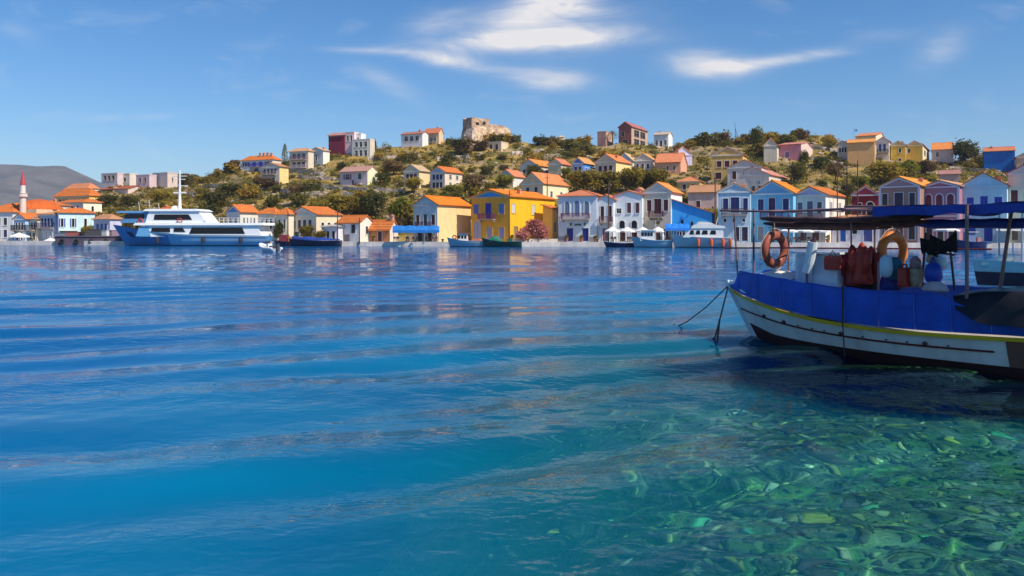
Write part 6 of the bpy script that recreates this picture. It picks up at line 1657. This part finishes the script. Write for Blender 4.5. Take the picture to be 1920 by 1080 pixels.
    for i, u in enumerate((60, 560, 700, 830, 990, 1060, 1120, 1250, 1380, 1450)):
        o = bb if i == 0 else copy_tree(bb); Y = quayY(u) + .6; o.location = ((u - CU) / F * Y, Y, QZ); o['label'] = 'dark iron mooring bollard on the quay edge ' + ('below the minaret', 'behind the navy covered boat', 'before the rust orange house', 'left of the pale blue fishing boat', 'before the bougainvillea', 'before the white mansion', 'right of the white mansion', 'left of the motor yacht', 'before the pale blue house', 'before the sky blue house')[i]
    # low white wall by the mustard mansion
    a, b = P(960, CV, 131.2), P(1046, CV, 131.2); m = MB(); m.box(a.x, b.x, 131.6, 131.9, QZ - .1, QZ + .55)
    tag(m.build('garden_wall', plaster((.72, .62, .54))), 'low whitewashed wall in front of the bougainvillea', 'wall')
quay_things()

# ------------------------------------------------------------------ the near fishing boat
BO = Vector((4.80, 17.43, 0)); BA = radians(-54.7)
BD, BN = Vector((cos(BA), sin(BA), 0)), Vector((-sin(BA), cos(BA), 0))     # towards the stern, towards the far side


def bw(x, y, z):
    return BO + BD * x + BN * y + Vector((0, 0, z))


def bxat(u, y):
    """how far along the boat the line y off its centre crosses column u"""
    k = (u - CU) / F
    return (k * (BO.y + BN.y * y) - BO.x - BN.x * y) / (BD.x - k * BD.y)


def bzat(u, v, y):
    p = bw(bxat(u, y), y, 0)
    return H0 - (v - CV) / F * p.y


def fishing_boat():
    r = thing('fishing_boat', 'moored wooden fishing boat with blue spray cloth and canopy frame in the foreground', 'boat', BO, BA)
    L = 7.0
    h = Hull(L, 2.3, .98, .59, .66, .55, .75, .55, .40, .50)
    WHT = (.80, .80, .78)
    m = MB(); h.shell(m, 44, 14)
    hm = mat('hull_paint', WHT, .38, .12, 1.4, .05, 8, .45, streak=True, dirt=(.36, .33, .30)); hn = hm.node_tree
    wv = hn.nodes.new('ShaderNodeTexWave'); wv.bands_direction = 'Z'; wv.inputs['Scale'].default_value = 2.6; wv.inputs['Distortion'].default_value = .8; wv.inputs['Detail Scale'].default_value = .6
    bp = hn.nodes.new('ShaderNodeBump'); bp.inputs['Strength'].default_value = .10; bp.inputs['Distance'].default_value = .02
    rp_ = hn.nodes.new('ShaderNodeValToRGB'); rp_.color_ramp.elements[0].position = .0; rp_.color_ramp.elements[1].position = .12
    tc_ = hn.nodes.new('ShaderNodeTexCoord'); hn.links.new(tc_.outputs['Object'], wv.inputs['Vector']); hn.links.new(wv.outputs['Fac'], rp_.inputs[0]); hn.links.new(rp_.outputs[0], bp.inputs['Height'])
    hn.links.new(bp.outputs[0], [q for q in hn.nodes if q.type == 'BSDF_PRINCIPLED'][0].inputs['Normal'])
    m.build('hull', hm, r, True)
    d = MB(); h.deck(d, .16, 24, .02); d.build('deck', mat('deck_planks', (.42, .38, .33), .75, .25, 3), r)
    for s_ in (-1, 1):
        w = MB(); h.strip(w, lambda t: h.sheer(t) - .06, lambda t: h.sheer(t) + .035, .05, s_, 0, 1, 40); w.build('rubbing_strake', mat('yellow_paint', (.80, .52, .03), .45, .15, 2), r)
        w = MB(); h.strip(w, lambda t: h.sheer(t) * .58 + .0, lambda t: h.sheer(t) * .58 + .032, .03, s_, .012, .82, 40); w.build('stripe', mat('red_stripe', (.12, .02, .03), .5, .15, 3), r)
        w = MB(); h.strip(w, lambda t: -.4, lambda t: .15 + .16 * max(0, 1 - t * 6), .012, s_, .02, 1, 40); w.build('antifouling', mat('antifouling', (.035, .012, .014), .7, .3, 3), r)
        w = MB(); h.strip(w, lambda t: .09, lambda t: h.sheer(t) - .045, .010, s_, .845, 1, 10); w.build('stern_quarter', mat('brown_paint', (.20, .10, .08), .5, .2, 2), r)
    # stem post and rudder
    st = MB(); pts = [h.pt(0, q) for q in (.0, .25, .5, .75, 1.0)]; pts = [Vector((p.x - .03, 0, p.z)) for p in pts] + [Vector((-.10, 0, 1.16))]
    st.tube(pts, [.045, .045, .045, .045, .05, .045], 8); st.build('stem', mat('stem_paint', (.55, .62, .68), .4, .15, 3), r)
    rd = MB(); rd.box(L + .02, L + .45, -.04, .04, -.5, .5); rd.build('rudder', mat('brown_paint', (.16, .08, .06), .5, .2, 2), r)
    # white rim of the fore deck
    for s_ in (-1, 1):
        w = MB(); pts = [h.pt(t, 1, s_, -.03) + Vector((0, 0, .14 - .05 * t * 8)) for t in (0, .02, .05, .08, .12)]; w.tube(pts, .055, 8); w.build('bow_rail', paint((.78, .80, .80), .4), r)
    # little blocks along the red stripe
    for t in (.17, .27, .33, .38, .42, .47, .53, .59, .64, .68, .73):
        w = MB(); p = h.pt(t, h.qz(t, h.sheer(t) * .58 + .05), -1, .02); b = .045 if t in (.17, .27, .47, .68) else .02
        w.lathe([(b * .4, -b * .4), (b, 0), (b * .9, b * .6), (.005, b)], 8, tuple(p)); w.build('fairlead', paint((.05, .03, .04), .6), r)
    # spray cloth in panels
    BLUE_C = mat('spray_cloth', (.018, .09, .52), .6, .30, 2.0, .8, 3.5, .25, streak=True, dirt=(.05, .13, .42))
    def top(t):
        x = t * L
        if x < .30: return h.sheer(t) + .09 + .10 * x / .3
        if x < .55: return lerp(h.sheer(.3 / L) + .19, 1.40, (x - .30) / .25)
        if x < 5.0: return lerp(1.40, 1.235, smooth((x - .55) / 3.4)) - .018 * abs(sin(x * 4.4)) + .008 * noise.noise(Vector((x * 6, 0, 0)))
        if x < 5.75: return lerp(1.235, .90, (x - 5.0) / .75)
        return .88
    cuts = [.02, .30, .55, 1.25, 1.95, 2.75, 3.45, 4.05, 4.65, 5.2, 5.75, 6.9]
    for s_ in (-1, 1):
        for a, b in zip(cuts, cuts[1:]):
            pm = MB(); n = 7; rings = []
            for i in range(n + 1):
                x = lerp(a + .004, b - .004, i / n); t = x / L
                z0, z1 = h.sheer(t) + .03, top(t)
                if z1 <= z0 + .02: z1 = z0 + .02
                base = h.pt(t, 1, s_, .015); y1 = abs(base.y)
                bul = .022 * sin(i / n * pi) + .010 * noise.noise(Vector((x * 5, 1, 3)))
                col_ = []
                for j in range(6):
                    q = j / 5; yy = y1 + .05 * q + bul * sin(q * pi) + .004 * noise.noise(Vector((x * 4, q * 3, 1)))
                    col_.append(Vector((x, s_ * yy, lerp(z0, z1, q))))
                ring_ = col_ + [c - Vector((0, s_ * .012, 0)) for c in reversed(col_)]
                rings.append(ring_)
            pm.loft(rings); pm.build('spray_cloth_panel', BLUE_C, r)
        hem = MB(); hem.tube([Vector((x, s_ * (abs(h.pt(x / L, 1, 1, .015).y) + .05), top(x / L) + .005)) for x in [.56 + .2 * i for i in range(23)]], .014, 6); hem.build('cloth_hem', paint((.02, .07, .40), .6), r)
        for x in cuts[3:-2]:
            t = x / L; z0, z1 = h.sheer(t) + .06, top(t) - .02; y1 = abs(h.pt(t, 1, 1, .015).y)
            sm = MB(); sm.loft([[(x - .008, s_ * (y1 + .012), z0), (x + .008, s_ * (y1 + .012), z0), (x + .008, s_ * (y1 + .02), z0), (x - .008, s_ * (y1 + .02), z0)], [(x - .008, s_ * (y1 + .054), z1), (x + .008, s_ * (y1 + .054), z1), (x + .008, s_ * (y1 + .06), z1), (x - .008, s_ * (y1 + .06), z1)]])
            sm.build('cloth_seam', paint((.05, .13, .50), .6), r)
    rp = MB(); p = h.pt(.49, 1, -1, .06); rp.tube([(p.x, p.y - .02, 1.28), (p.x, p.y - .02, .62), (p.x, p.y + .05, .02)], .012, 6); rp.build('hanging_rope', paint((.05, .03, .05), .8), r)
    # posts and canopy frame
    POST = mat('post_paint', (.20, .11, .12), .5, .3, 6, 0, 20, .4)
    def post(x, y, z0, z1, lean=0.0, rr=.022):
        q = MB(); q.tube([(x, y, z0), (x + lean, y, z1)], rr, 7); q.build('canopy_post', POST, r)
    zt = 2.62
    post(.20, 0, .9, 2.6, -.12, .018); post(bxat(1413, -.45), -.45, .9, 2.70, 0, .022)
    post(1.1, .5, .7, zt); post(bxat(1647, -.95), -.95, .8, 1.70, 0, .02); post(3.0, .85, .7, zt); post(bxat(1813, -.95), -.95, .7, zt + .02, 0, .028); post(bxat(1866, .2), .2, .7, zt - .05, .25, .03)
    post(bxat(1596, -.1), -.1, .75, 2.5, 0, .016); post(bxat(1640, .6), .6, .75, 2.5, 0, .02)
    post(6.5, .85, .7, zt); post(6.6, -.9, .7, zt)
    for y, a, b in ((-.55, .15, 3.2), (-.80, 3.2, 6.9), (.7, .9, 6.9)):
        q = MB(); q.tube([(a, y, zt + .06), ((a + b) / 2, y, zt), (b, y, zt + .03)], .022, 7); q.build('canopy_rail', POST, r)
    q = MB(); q.tube([(.15, -.55, zt + .06), (.2, 0, zt + .05), (.9, .7, zt + .06)], .018, 6); q.build('canopy_rail', POST, r)
    for x in (1.2, 2.2, 3.2, 4.1, 5.0, 5.9, 6.8):
        q = MB(); q.tube([(x, -.85 if x > 3 else -.55, zt + .01), (x, 0, zt + .05), (x, .75, zt + .01)], .018, 6); q.build('canopy_bow', POST, r)
    # guard rail line
    for y, a, b in ((-.5, .2, 2.3), (.75, .9, 5.0)):
        q = MB(); q.tube([(a, y, 1.88), (b, y, 1.92)], .016, 6); q.build('guard_rail', mat('rail_red', (.20, .04, .05), .5, .2, 5), r)
    # furled brown awning and timber under the frame
    TW = mat('weathered_cloth', (.075, .035, .035), .85, .45, 6, .4, 14)
    for (y, z, a, b, rr) in ((-.30, 2.50, 1.0, 4.3, .055), (.0, 2.40, .85, 4.3, .06), (.45, 2.37, .7, 3.9, .065), (-.05, 2.49, 1.6, 4.4, .05)):
        q = MB(); pts = []; rad = []
        for i in range(15):
            t = i / 14; pts.append((lerp(a, b, t), y + .02 * noise.noise(Vector((t * 9, y, 0))), z - .05 * sin(pi * t) + .025 * noise.noise(Vector((t * 11, z, 4)))))
            rad.append(rr * (1 + .35 * noise.noise(Vector((t * 17, y * 3, 8)))) * (.35 if i in (0, 14) else 1))
        q.tube(pts, rad, 9); q.build('furled_awning', TW, r, True)
    pl = MB(); pl.box(.8, 3.2, .2, .3, 2.30, 2.325); pl.build('pole_bundle', mat('pale_pole', (.45, .40, .38), .6, .2, 4), r)
    # blue tarpaulin over the after part
    tp = MB(); nx, ny = 22, 14
    for i in range(nx + 1):
        for j in range(ny + 1):
            x = lerp(3.75, 7.1, i / nx); y = lerp(-.9, .85, j / ny)
            sag = .16 * (1 - (2 * j / ny - 1) ** 2) * (0.5 + .5 * abs(sin((x - .2) * pi / .9))) + .05 * noise.noise(Vector((x * 2.2, y * 3, 3)))
            tp.v.append((x, y, zt + .035 - sag - (.10 * smooth((3.95 - x) / .2))))
    for i in range(nx):
        for j in range(ny):
            a = i * (ny + 1) + j; tp.f.append((a, a + ny + 1, a + ny + 2, a + 1))
    TARP = mat('canopy_tarpaulin', (.012, .045, .32), .5, .25, 1.6, .4, 4)
    tp.build('canopy_cover', TARP, r, True)
    vl = MB(); rings = []
    for i in range(25):
        x = lerp(3.8, 7.1, i / 24); dz = .12 + .05 * noise.noise(Vector((x * 3, 0, 0))); yy = -.90 - .02 * sin(x * 9)
        rings.append([(x, yy, zt + .03), (x, yy - .015, zt + .03), (x, yy - .02 + .02 * sin(x * 14), zt - dz), (x, yy + .02 * sin(x * 14), zt - dz)])
    vl.loft(rings); vl.build('canopy_valance', TARP, r)
    fr_ = MB(); pts = [(lerp(3.9, 7.0, i / 14), .35, 2.36 + .02 * noise.noise(Vector((i * .9, 0, 2)))) for i in range(15)]; fr_.tube(pts, [.03] + [.085 * (1 + .3 * noise.noise(Vector((i * .7, 3, 0)))) for i in range(13)] + [.03], 9); fr_.build('furled_tarpaulin', TARP, r, True)
    # cabin trunk, exhaust pipe
    x0, x1 = bxat(1508, -.1), bxat(1590, -.1)
    cb = MB(); cb.loft([[(x0, -.45, .6), (x1, -.45, .6), (x1, .5, .6), (x0, .5, .6)], [(x0 + .04, -.42, 1.78), (x1 - .02, -.42, 1.80), (x1 - .02, .48, 1.80), (x0 + .04, .48, 1.78)]]); cab = cb.build('cabin', mat('cabin_paint', (.62, .66, .72), .45, .15, 2, 0, 10, .3, streak=True, dirt=(.42, .42, .46)), r)
    cr = MB(); cr.box(x0 - .05, x1 + .05, -.5, .55, 1.802, 1.84); cr.build('cabin_roof', paint((.66, .68, .74), .5), r)
    wd = MB(); wd.box(x0 + .12, x0 + .42, -.462, -.44, 1.25, 1.6); wd.build('cabin_hatch', paint((.50, .55, .62), .5), r)
    px = bxat(1513, -.62); pp = MB(); pp.tube([(px, -.62, 1.45), (px + .05, -.62, 1.62), (px + .13, -.62, 2.03)], [.095, .095, .095], 12); pp.build('exhaust_pipe', mat('pipe_paint', (.68, .74, .76), .4, .15, 4), r)
    pq = MB(); pq.tube([(px + .0, -.62, .85), (px + .0, -.62, 1.46)], .025, 7); pq.build('pipe_stand', POST, r)
    hp = MB(); hp.tube([(px + .13, -.62, 2.03), (px + .17, -.62, 2.12)], [.06, .02], 8); hp.build('pipe_cap', paint((.05, .03, .05), .6), r)
    # white heap on the fore deck
    fb = MB(); rings = []
    for i in range(9):
        t = i / 8; x = lerp(.75, 1.75, t); hh = .16 * sin(pi * t) ** .7; rings.append([(x, -.35 + .7 * j / 6, 1.28 + hh * sin(pi * j / 6) ** .5) for j in range(7)])
    fb.loft(rings, True, True, False); fb.build('fore_hatch', mat('white_canvas', (.74, .72, .68), .7, .15, 3), r, True)
    return r, h
FB, FH = fishing_boat()


def lifebuoy(label, u, v, y, R, c, turn, tilt=0.0):
    x = bxat(u, y); p = bw(x, y, bzat(u, v, y)); r = thing('lifebuoy', label, 'lifebuoy', p, turn, 'lifebuoys on the near boat'); r.rotation_euler = (0, tilt, turn)
    m = MB(); rr = R * .24; ring(m, (0, 0, 0), R - rr, rr, 'y', 36, 14, .8); m.build('ring', mat('lifebuoy_cover', c, .45, .2, 5), r, True)
    for a in range(4):
        b = MB(); an = a * pi / 2 + .78; ro = []
        for k in range(2):
            a2 = an + (k - .5) * .22; ro.append([Vector(((R - rr + rr * 1.03 * cos(q * pi / 5)) * cos(a2), rr * .83 * sin(q * pi / 5), (R - rr + rr * 1.03 * cos(q * pi / 5)) * sin(a2))) for q in range(10)])
        b.loft(ro, False, False); b.build('band', mat('lifebuoy_band', sh(c, .72), .5, .2, 6), r, True)
    rp = MB(); rp.tube([(0, 0, R - .02), (0, .02, R + .16)], .01, 5); rp.build('lanyard', paint((.3, .25, .2), .8), r)
    g = MB(); pts = []
    for i in range(33):
        a = 2 * pi * i / 32; k = R + .012 + .03 * abs(sin(2 * (a + pi / 4 + .0))) ; pts.append((k * cos(a), 0, k * sin(a)))
    g.tube(pts, .009, 5); g.build('grab_line', paint((.5, .35, .25), .8), r)


def boat_things():
    lifebuoy('weathered orange red lifebuoy hanging at the bow of the near boat', 1453, 468, -.25, .385, (.32, .085, .05), BA + radians(88))
    lifebuoy('bright orange lifebuoy behind the bags on the near boat', 1674, 470, .35, .37, (.62, .17, .03), BA + radians(80))
    RED, DKR = mat('red_oilskin', (.42, .035, .02), .5, .3, 3, .4, 6), mat('red_oilskin', (.26, .025, .03), .5, .3, 3, .4, 6)
    def coat(label, u0, u1, v0, v1, y, m, seed, sleeve=True):
        x0, x1 = bxat(u0, y), bxat(u1, y); z1, z0 = bzat((u0 + u1) / 2, v0, y), bzat((u0 + u1) / 2, v1, y); w = (x1 - x0) / 2; hh = z1 - z0
        p = bw((x0 + x1) / 2, y, z0); r = thing('oilskin_coat', label, 'coat', p, BA, 'red oilskins hung on the near boat')
        b = MB(); rings = []; n = 24
        for k in range(11):
            t = k / 10; wid = w * (.55 if t > .95 else (.85 + .25 * (1 - t))) * (1 if t < .9 else .8); th = .10 + .06 * (1 - t)
            ro = []
            for j in range(n):
                a = 2 * pi * j / n; f_ = 1 + .22 * sin(j * 2.6 + seed) * (1 - t * .7) + .15 * noise.noise(Vector((j * .7, t * 4, seed)))
                ro.append((wid * cos(a) * (1 + .08 * noise.noise(Vector((t * 5, a, seed)))), th * sin(a) * f_, hh * t))
            rings.append(ro)
        b.loft(rings); b.build('body', m, r, True)
        if sleeve:
            for s_ in (-1, 1):
                q = MB(); q.tube([(s_ * w * .7, -.02, hh * .9), (s_ * w * .95, -.09, hh * .62), (s_ * w * .85, -.11, hh * .3)], [.085, .075, .06], 10); q.build('sleeve', m, r, True)
        hd = MB(); hd.tube([(-w * .35, 0, hh * .98), (0, -.03, hh * 1.06), (w * .35, 0, hh * .98)], [.05, .08, .05], 9); hd.build('collar', m, r, True)
    coat('red oilskin coat hanging nearest the cabin on the near boat', 1586, 1613, 470, 536, -.15, DKR, 1.0)
    coat('bright red oilskin coat with long sleeve on the near boat', 1603, 1632, 466, 532, -.30, RED, 3.0)
    coat('red oilskin coat hanging beside the grey sack', 1622, 1648, 472, 528, -.05, RED, 5.0)
    def blob(name, label, cat, u0, u1, v0, v1, y, m, prof=None, dp=.8, group=None, seed=0, parts=()):
        x0, x1 = bxat(u0, y), bxat(u1, y); um = (u0 + u1) / 2; z1, z0 = bzat(um, v0, y), bzat(um, v1, y); w = (x1 - x0) / 2; hh = z1 - z0
        r = thing(name, label, cat, bw((x0 + x1) / 2, y, z0), BA, group)
        prof = prof or [(.55, 0), (.9, .12), (1, .4), (.9, .7), (.5, .92), (.12, 1.0)]
        b = MB(); rings = []
        for (q, t) in prof:
            rings.append([(w * q * cos(a * pi / 9) * (1 + .12 * noise.noise(Vector((a * .6, t * 3, seed)))), w * dp * q * sin(a * pi / 9), hh * t) for a in range(18)])
        b.loft(rings); b.build('body', m, r, True)
        return r, w, hh
    SACK = mat('pale_sack', (.46, .60, .68), .5, .2, 3, .5, 7); TEAL = mat('teal_sack', (.02, .13, .20), .5, .3, 3, .4, 7); DBLUE = mat('blue_bag', (.02, .03, .18), .6, .3, 3, .4, 8)
    blob('plastic_sack', 'pale blue plastic sack tied to the post on the near boat', 'sack', 1649, 1674, 478, 520, -.45, SACK, [(.35, 0), (.8, .1), (1, .35), (.95, .6), (.8, .85), (.3, 1.0)], seed=2)
    blob('plastic_sack', 'dark teal sack beside the pale blue one on the near boat', 'sack', 1662, 1692, 482, 524, -.25, TEAL, [(.5, 0), (.9, .15), (1, .5), (.85, .85), (.3, 1.0)], seed=4)
    blob('tarp_bundle', 'dark blue bundle under the sacks on the near boat', 'bundle', 1650, 1692, 514, 545, -.1, DBLUE, [(.9, 0), (1, .3), (.85, .8), (.4, 1.0)], seed=6)
    blob('net_bag', 'black net bag below the red oilskins on the near boat', 'bag', 1588, 1648, 518, 546, .05, mat('black_net', (.02, .018, .022), .9, .4, 8, .6, 30), [(.9, 0), (1, .3), (.85, .75), (.4, 1.0)], seed=8)
    # red canister and red cloth bag
    def box_thing(name, label, cat, u0, u1, v0, v1, y, dy, m, bev=.03):
        x0, x1 = bxat(u0, y), bxat(u1, y); um = (u0 + u1) / 2; z1, z0 = bzat(um, v0, y), bzat(um, v1, y); w = (x1 - x0) / 2; hh = z1 - z0
        r = thing(name, label, cat, bw((x0 + x1) / 2, y, z0), BA); b = MB(); rings = []
        for (s_, z) in ((.86, 0), (1, bev), (1, hh - bev), (.8, hh)):
            c = []
            for (sx, sy) in ((1, 1), (-1, 1), (-1, -1), (1, -1)):
                for k in range(4):
                    a = atan2(sy, sx) - pi / 4 + k * pi / 6; c.append((sx * (w - bev) * s_ + bev * cos(a), sy * (dy - bev) * s_ + bev * sin(a), z))
            rings.append(c)
        b.loft(rings); b.build('body', m, r)
        return r, w, hh
    r, w, hh = box_thing('jerrycan', 'red fuel jerrycan standing on the near boat', 'jerrycan', 1688, 1704, 502, 538, -.35, .12, mat('red_plastic', (.36, .03, .02), .4, .15, 4))
    q = MB(); q.tube([(-w * .6, 0, hh - .01), (-w * .4, 0, hh + .06), (w * .4, 0, hh + .06), (w * .6, 0, hh - .01)], .018, 7); q.build('handle', mat('red_plastic', (.36, .03, .02), .4, .15, 4), r)
    q = MB(); q.lathe([(.03, 0), (.03, .04), (.01, .045)], 8, (-w * .75, 0, hh - .005)); q.build('cap', paint((.05, .05, .05)), r)
    r, w, hh = box_thing('cloth_bag', 'brick red cloth bag hanging on the white cabin side', 'bag', 1546, 1577, 480, 506, -.50, .05, mat('red_cloth', (.40, .05, .035), .8, .25, 4, .4, 10), .04)
    q = MB(); q.tube([(-w * .5, 0, hh - .02), (0, .0, hh + .10), (w * .5, 0, hh - .02)], .01, 6); q.build('strap', paint((.25, .05, .05)), r)
    r, w, hh = blob('basket', 'beige wicker fish basket on the near boat', 'basket', 1705, 1729, 504, 538, -.25, mat('wicker', (.42, .33, .22), .9, .35, 14, .7, 40), [(.72, 0), (.9, .3), (1, .9), (1.04, .93), (1.04, 1.0), (.9, 1.0)], .9)
    q = MB(); q.tube([(-w, 0, hh), (-w * .6, 0, hh * 1.35), (w * .6, 0, hh * 1.35), (w, 0, hh)], .016, 7); q.build('handle', mat('wicker', (.42, .33, .22), .9, .35, 14), r)
    blob('cloth_bundle', 'mauve cloth bundle stacked on the wicker basket', 'cloth', 1706, 1727, 480, 506, -.2, mat('mauve_cloth', (.28, .16, .18), .85, .3, 4, .5, 8), seed=3)
    r, w, hh = blob('mooring_buoy', 'round royal blue mooring buoy hung on the near boat', 'buoy', 1734, 1766, 492, 532, -.30, mat('blue_buoy', (.012, .05, .36), .4, .15, 4), [(.3, 0), (.72, .08), (.97, .3), (1, .55), (.85, .82), (.45, .97), (.2, 1.0)], .9)
    q = MB(); q.lathe([(.05, -.01), (.05, .05), (.03, .09), (.01, .1)], 8, (0, 0, hh)); q.build('eye', paint((.02, .04, .2)), r)
    blob('float', 'tan cork float above the round blue buoy', 'float', 1737, 1753, 478, 494, -.28, mat('cork', (.40, .24, .15), .85, .3, 10, .5, 20), [(.4, 0), (.85, .2), (1, .5), (.85, .8), (.4, 1.0)], .9)
    blob('float', 'white foam float right of the round blue buoy', 'float', 1752, 1776, 482, 506, -.1, mat('foam', (.55, .66, .72), .7, .2, 8), [(.5, 0), (.95, .25), (1, .6), (.6, .95), (.3, 1.0)], .8)
    blob('cloth_heap', 'pale rag heap on the gunwale of the near boat', 'cloth', 1728, 1780, 528, 546, -.45, mat('rag', (.46, .38, .40), .9, .35, 5, .6, 8), [(.95, 0), (1, .25), (.75, .7), (.35, 1.0)], .5, seed=9)
    # black nets hung over a frame
    y = .1; N = mat('black_net', (.018, .015, .02), .9, .4, 8, .6, 30)
    r = thing('fishing_net', 'black fishing nets draped over a spiky frame on the near boat', 'net', bw(bxat(1758, y), y, .7), BA)
    zb = .7
    for (ua, va, ub, vb_) in ((1728, 545, 1736, 436), (1790, 545, 1782, 470), (1782, 470, 1792, 432), (1736, 470, 1790, 478), (1757, 478, 1760, 545), (1744, 452, 1744, 540)):
        def loc(u, v):
            x = bxat(u, y) - bxat(1758, y); return Vector((x, 0, bzat(u, v, y) - zb))
        q = MB(); q.tube([loc(ua, va), loc(ub, vb_)], .02, 6); q.build('pole', paint((.07, .04, .05), .7), r)
    for (u0, u1, vt0, vt1, vb0, vb1, sd) in ((1726, 1752, 446, 452, 470, 482, 1), (1744, 1770, 440, 452, 478, 476, 2), (1766, 1793, 458, 434, 476, 470, 3)):
        q = MB(); rings = []
        for i in range(9):
            t = i / 8; u = lerp(u0, u1, t); x = bxat(u, y) - bxat(1758, y); zt_ = bzat(u, lerp(vt0, vt1, t), y) - zb; zb_ = bzat(u, lerp(vb0, vb1, t) + 10 * noise.noise(Vector((t * 4, sd, 0))), y) - zb
            k = .05 * sin(t * 12 + sd)
            rings.append([(x, k - .03, zb_), (x, k + .03, zb_), (x, k * .5 + .03, (zt_ + zb_) / 2), (x, .025, zt_), (x, -.025, zt_), (x, k * .5 - .03, (zt_ + zb_) / 2)])
        q.loft(rings); q.build('net', N, r, True)
    # black sheet thrown over the stern rail
    r = thing('black_sheet', 'black sheet thrown over the stern rail of the near boat', 'sheet', bw(5.2, 0, .9), BA)
    q = MB(); nx, ny = 20, 16
    for i in range(nx + 1):
        for j in range(ny + 1):
            t, s_ = i / nx, j / ny; x = lerp(-.05, 1.8, t)
            y_ = lerp(-1.14, .5, s_); d = max(0, (-.92 - y_) / .22)
            hang = (.25 + .22 * smooth(t * 2.2) * (1 if t < .75 else .6) + .06 * sin(t * 9)) * d
            z = .33 + .10 * sin(pi * min(1, t * 1.3)) * (1 - d) + .05 * noise.noise(Vector((x * 2.5, y_ * 3, 6))) - hang
            q.v.append((x + .15 * d * (1 - t), y_ - .02 * sin(t * 14) * d, z))
    for i in range(nx):
        for j in range(ny):
            a = i * (ny + 1) + j; q.f.append((a, a + ny + 1, a + ny + 2, a + 1))
    q.build('cloth', mat('black_plastic', (.012, .012, .016), .45, .3, 3, .5, 5), r, True)
    # mooring lines from the bow
    def line(label, pts, rr=.014):
        r = thing('mooring_line', label, 'rope', bw(-.1, 0, 1.05)); o = Vector(r.location); q = MB()
        q.tube([p - o for p in pts], rr, 6); q.build('rope', mat('rope', (.10, .07, .06), .9, .3, 20), r)
        kn = MB(); kn.lathe([(.01, -.05), (.035, -.02), (.035, .02), (.01, .05)], 8, tuple(pts[-1] - o + Vector((0, 0, .05)))); kn.build('knot', mat('rope', (.08, .05, .05), .9, .3, 20), r)
    a = bw(-.08, 0, 1.05); e = Vector(((1264 - CU) / F * 18.9, 18.9, 0)); e.z = -.05
    line('slack mooring line running left from the bow of the near boat', [a, a.lerp(e, .4) - Vector((0, 0, .10)), a.lerp(e, .75) - Vector((0, 0, .09)), e])
    e2 = Vector(((1338 - CU) / F * 16.4, 16.4, -.05)); line('steep mooring line below the bow of the near boat', [a, a.lerp(e2, .5) - Vector((0, 0, .02)), e2], .016)
    e3 = Vector(((1342 - CU) / F * 16.1, 16.1, -.3)); line('short knotted tail of line entering the water below the bow', [a.lerp(e2, .62), a.lerp(e2, .62).lerp(e3, .5), e3], .022)
boat_things()


def right_boat():
    Y = 25.5; p = P(1822, CV, Y); rz = radians(-14)
    r = thing('fishing_boat', 'white fishing boat with dark band lying behind the near boat at the right edge', 'boat', (p.x, Y, 0), rz)
    L = 7.5; h = Hull(L, 2.5, 1.38, 1.22, 1.2, .5, .3, .8, .35, .25)
    m = MB(); h.shell(m, 26, 8); m.build('hull', mat('hull_paint', (.50, .58, .62), .4, .12, 2), r, True)
    d = MB(); h.deck(d, .12, 18, .02); d.build('deck', paint((.5, .5, .5), .6), r)
    for s_ in (-1, 1):
        w = MB(); h.strip(w, lambda t: .55, lambda t: .98, .02, s_, 0, 1); w.build('dark_band', paint((.05, .02, .04), .5), r)
        w = MB(); h.strip(w, lambda t: h.sheer(t) - .05, lambda t: h.sheer(t) + .03, .05, s_, 0, 1); w.build('gunwale', paint((.55, .66, .74), .4), r)
        w = MB(); h.strip(w, lambda t: -.3, lambda t: .12, .015, s_, 0.02, 1); w.build('antifouling', paint((.05, .03, .04), .6), r)
    bx(r, 'wheelhouse', (.62, .68, .74), (2.4, 4.4, -.8, .8, 1.15, 2.05), .4, .05); bx(r, 'engine_box', (.66, .68, .72), (1.0, 1.8, -.5, .5, 1.15, 1.5), .5, .08)
    for x in (2.7, 3.2, 3.7):
        m = MB(); m.box(x - .14, x + .14, -.82, -.78, 1.35, 1.85); m.build('shutter', paint((.04, .05, .26), .5), r)
    bx(r, 'canopy_cover', (.78, .78, .80), (.9, 6.5, -1.2, 1.2, 2.95, 3.02), .6, .05)
    cv = MB(); cv.loft([[(1.0, -1.15, 3.02), (3.4, -1.15, 3.02), (3.4, 1.15, 3.02), (1.0, 1.15, 3.02)], [(2.2, -.02, 3.36), (2.3, -.02, 3.36), (2.3, .02, 3.36), (2.2, .02, 3.36)]]); cv.build('canopy_peak', paint((.82, .82, .82), .7), r)
    for x in (1.1, 3.8, 6.3):
        for y in (-1.0, 1.0):
            m = MB(); m.tube([(x, y, 1.15), (x, y, 2.95)], .03, 6); m.build('canopy_post', paint((.5, .5, .55)), r)
    m = MB(); m.tube([(0.2, -.3, 1.2), (.9, -.35, 1.42), (1.4, -.3, 1.4)], [.08, .16, .06], 9); m.build('sail_roll', paint((.8, .78, .72), .8), r, True)
right_boat()

# ------------------------------------------------------------------ air between the harbour and the far mountain
def haze():
    m = MB(); m.box(-8700, 4200, -120, 4700, -12, 330)
    v = bpy.data.materials.new('haze'); v.use_nodes = True; n = NT(v.node_tree)
    out = n.node('ShaderNodeOutputMaterial'); pv = n.node('ShaderNodeVolumePrincipled')
    pv.inputs['Color'].default_value = (0.72, 0.82, 1.0, 1); pv.inputs['Density'].default_value = 0.00013; pv.inputs['Anisotropy'].default_value = 0.0
    n.t.links.new(pv.outputs[0], out.inputs['Volume'])
    tag(m.build('haze', v), kind='stuff')
haze()
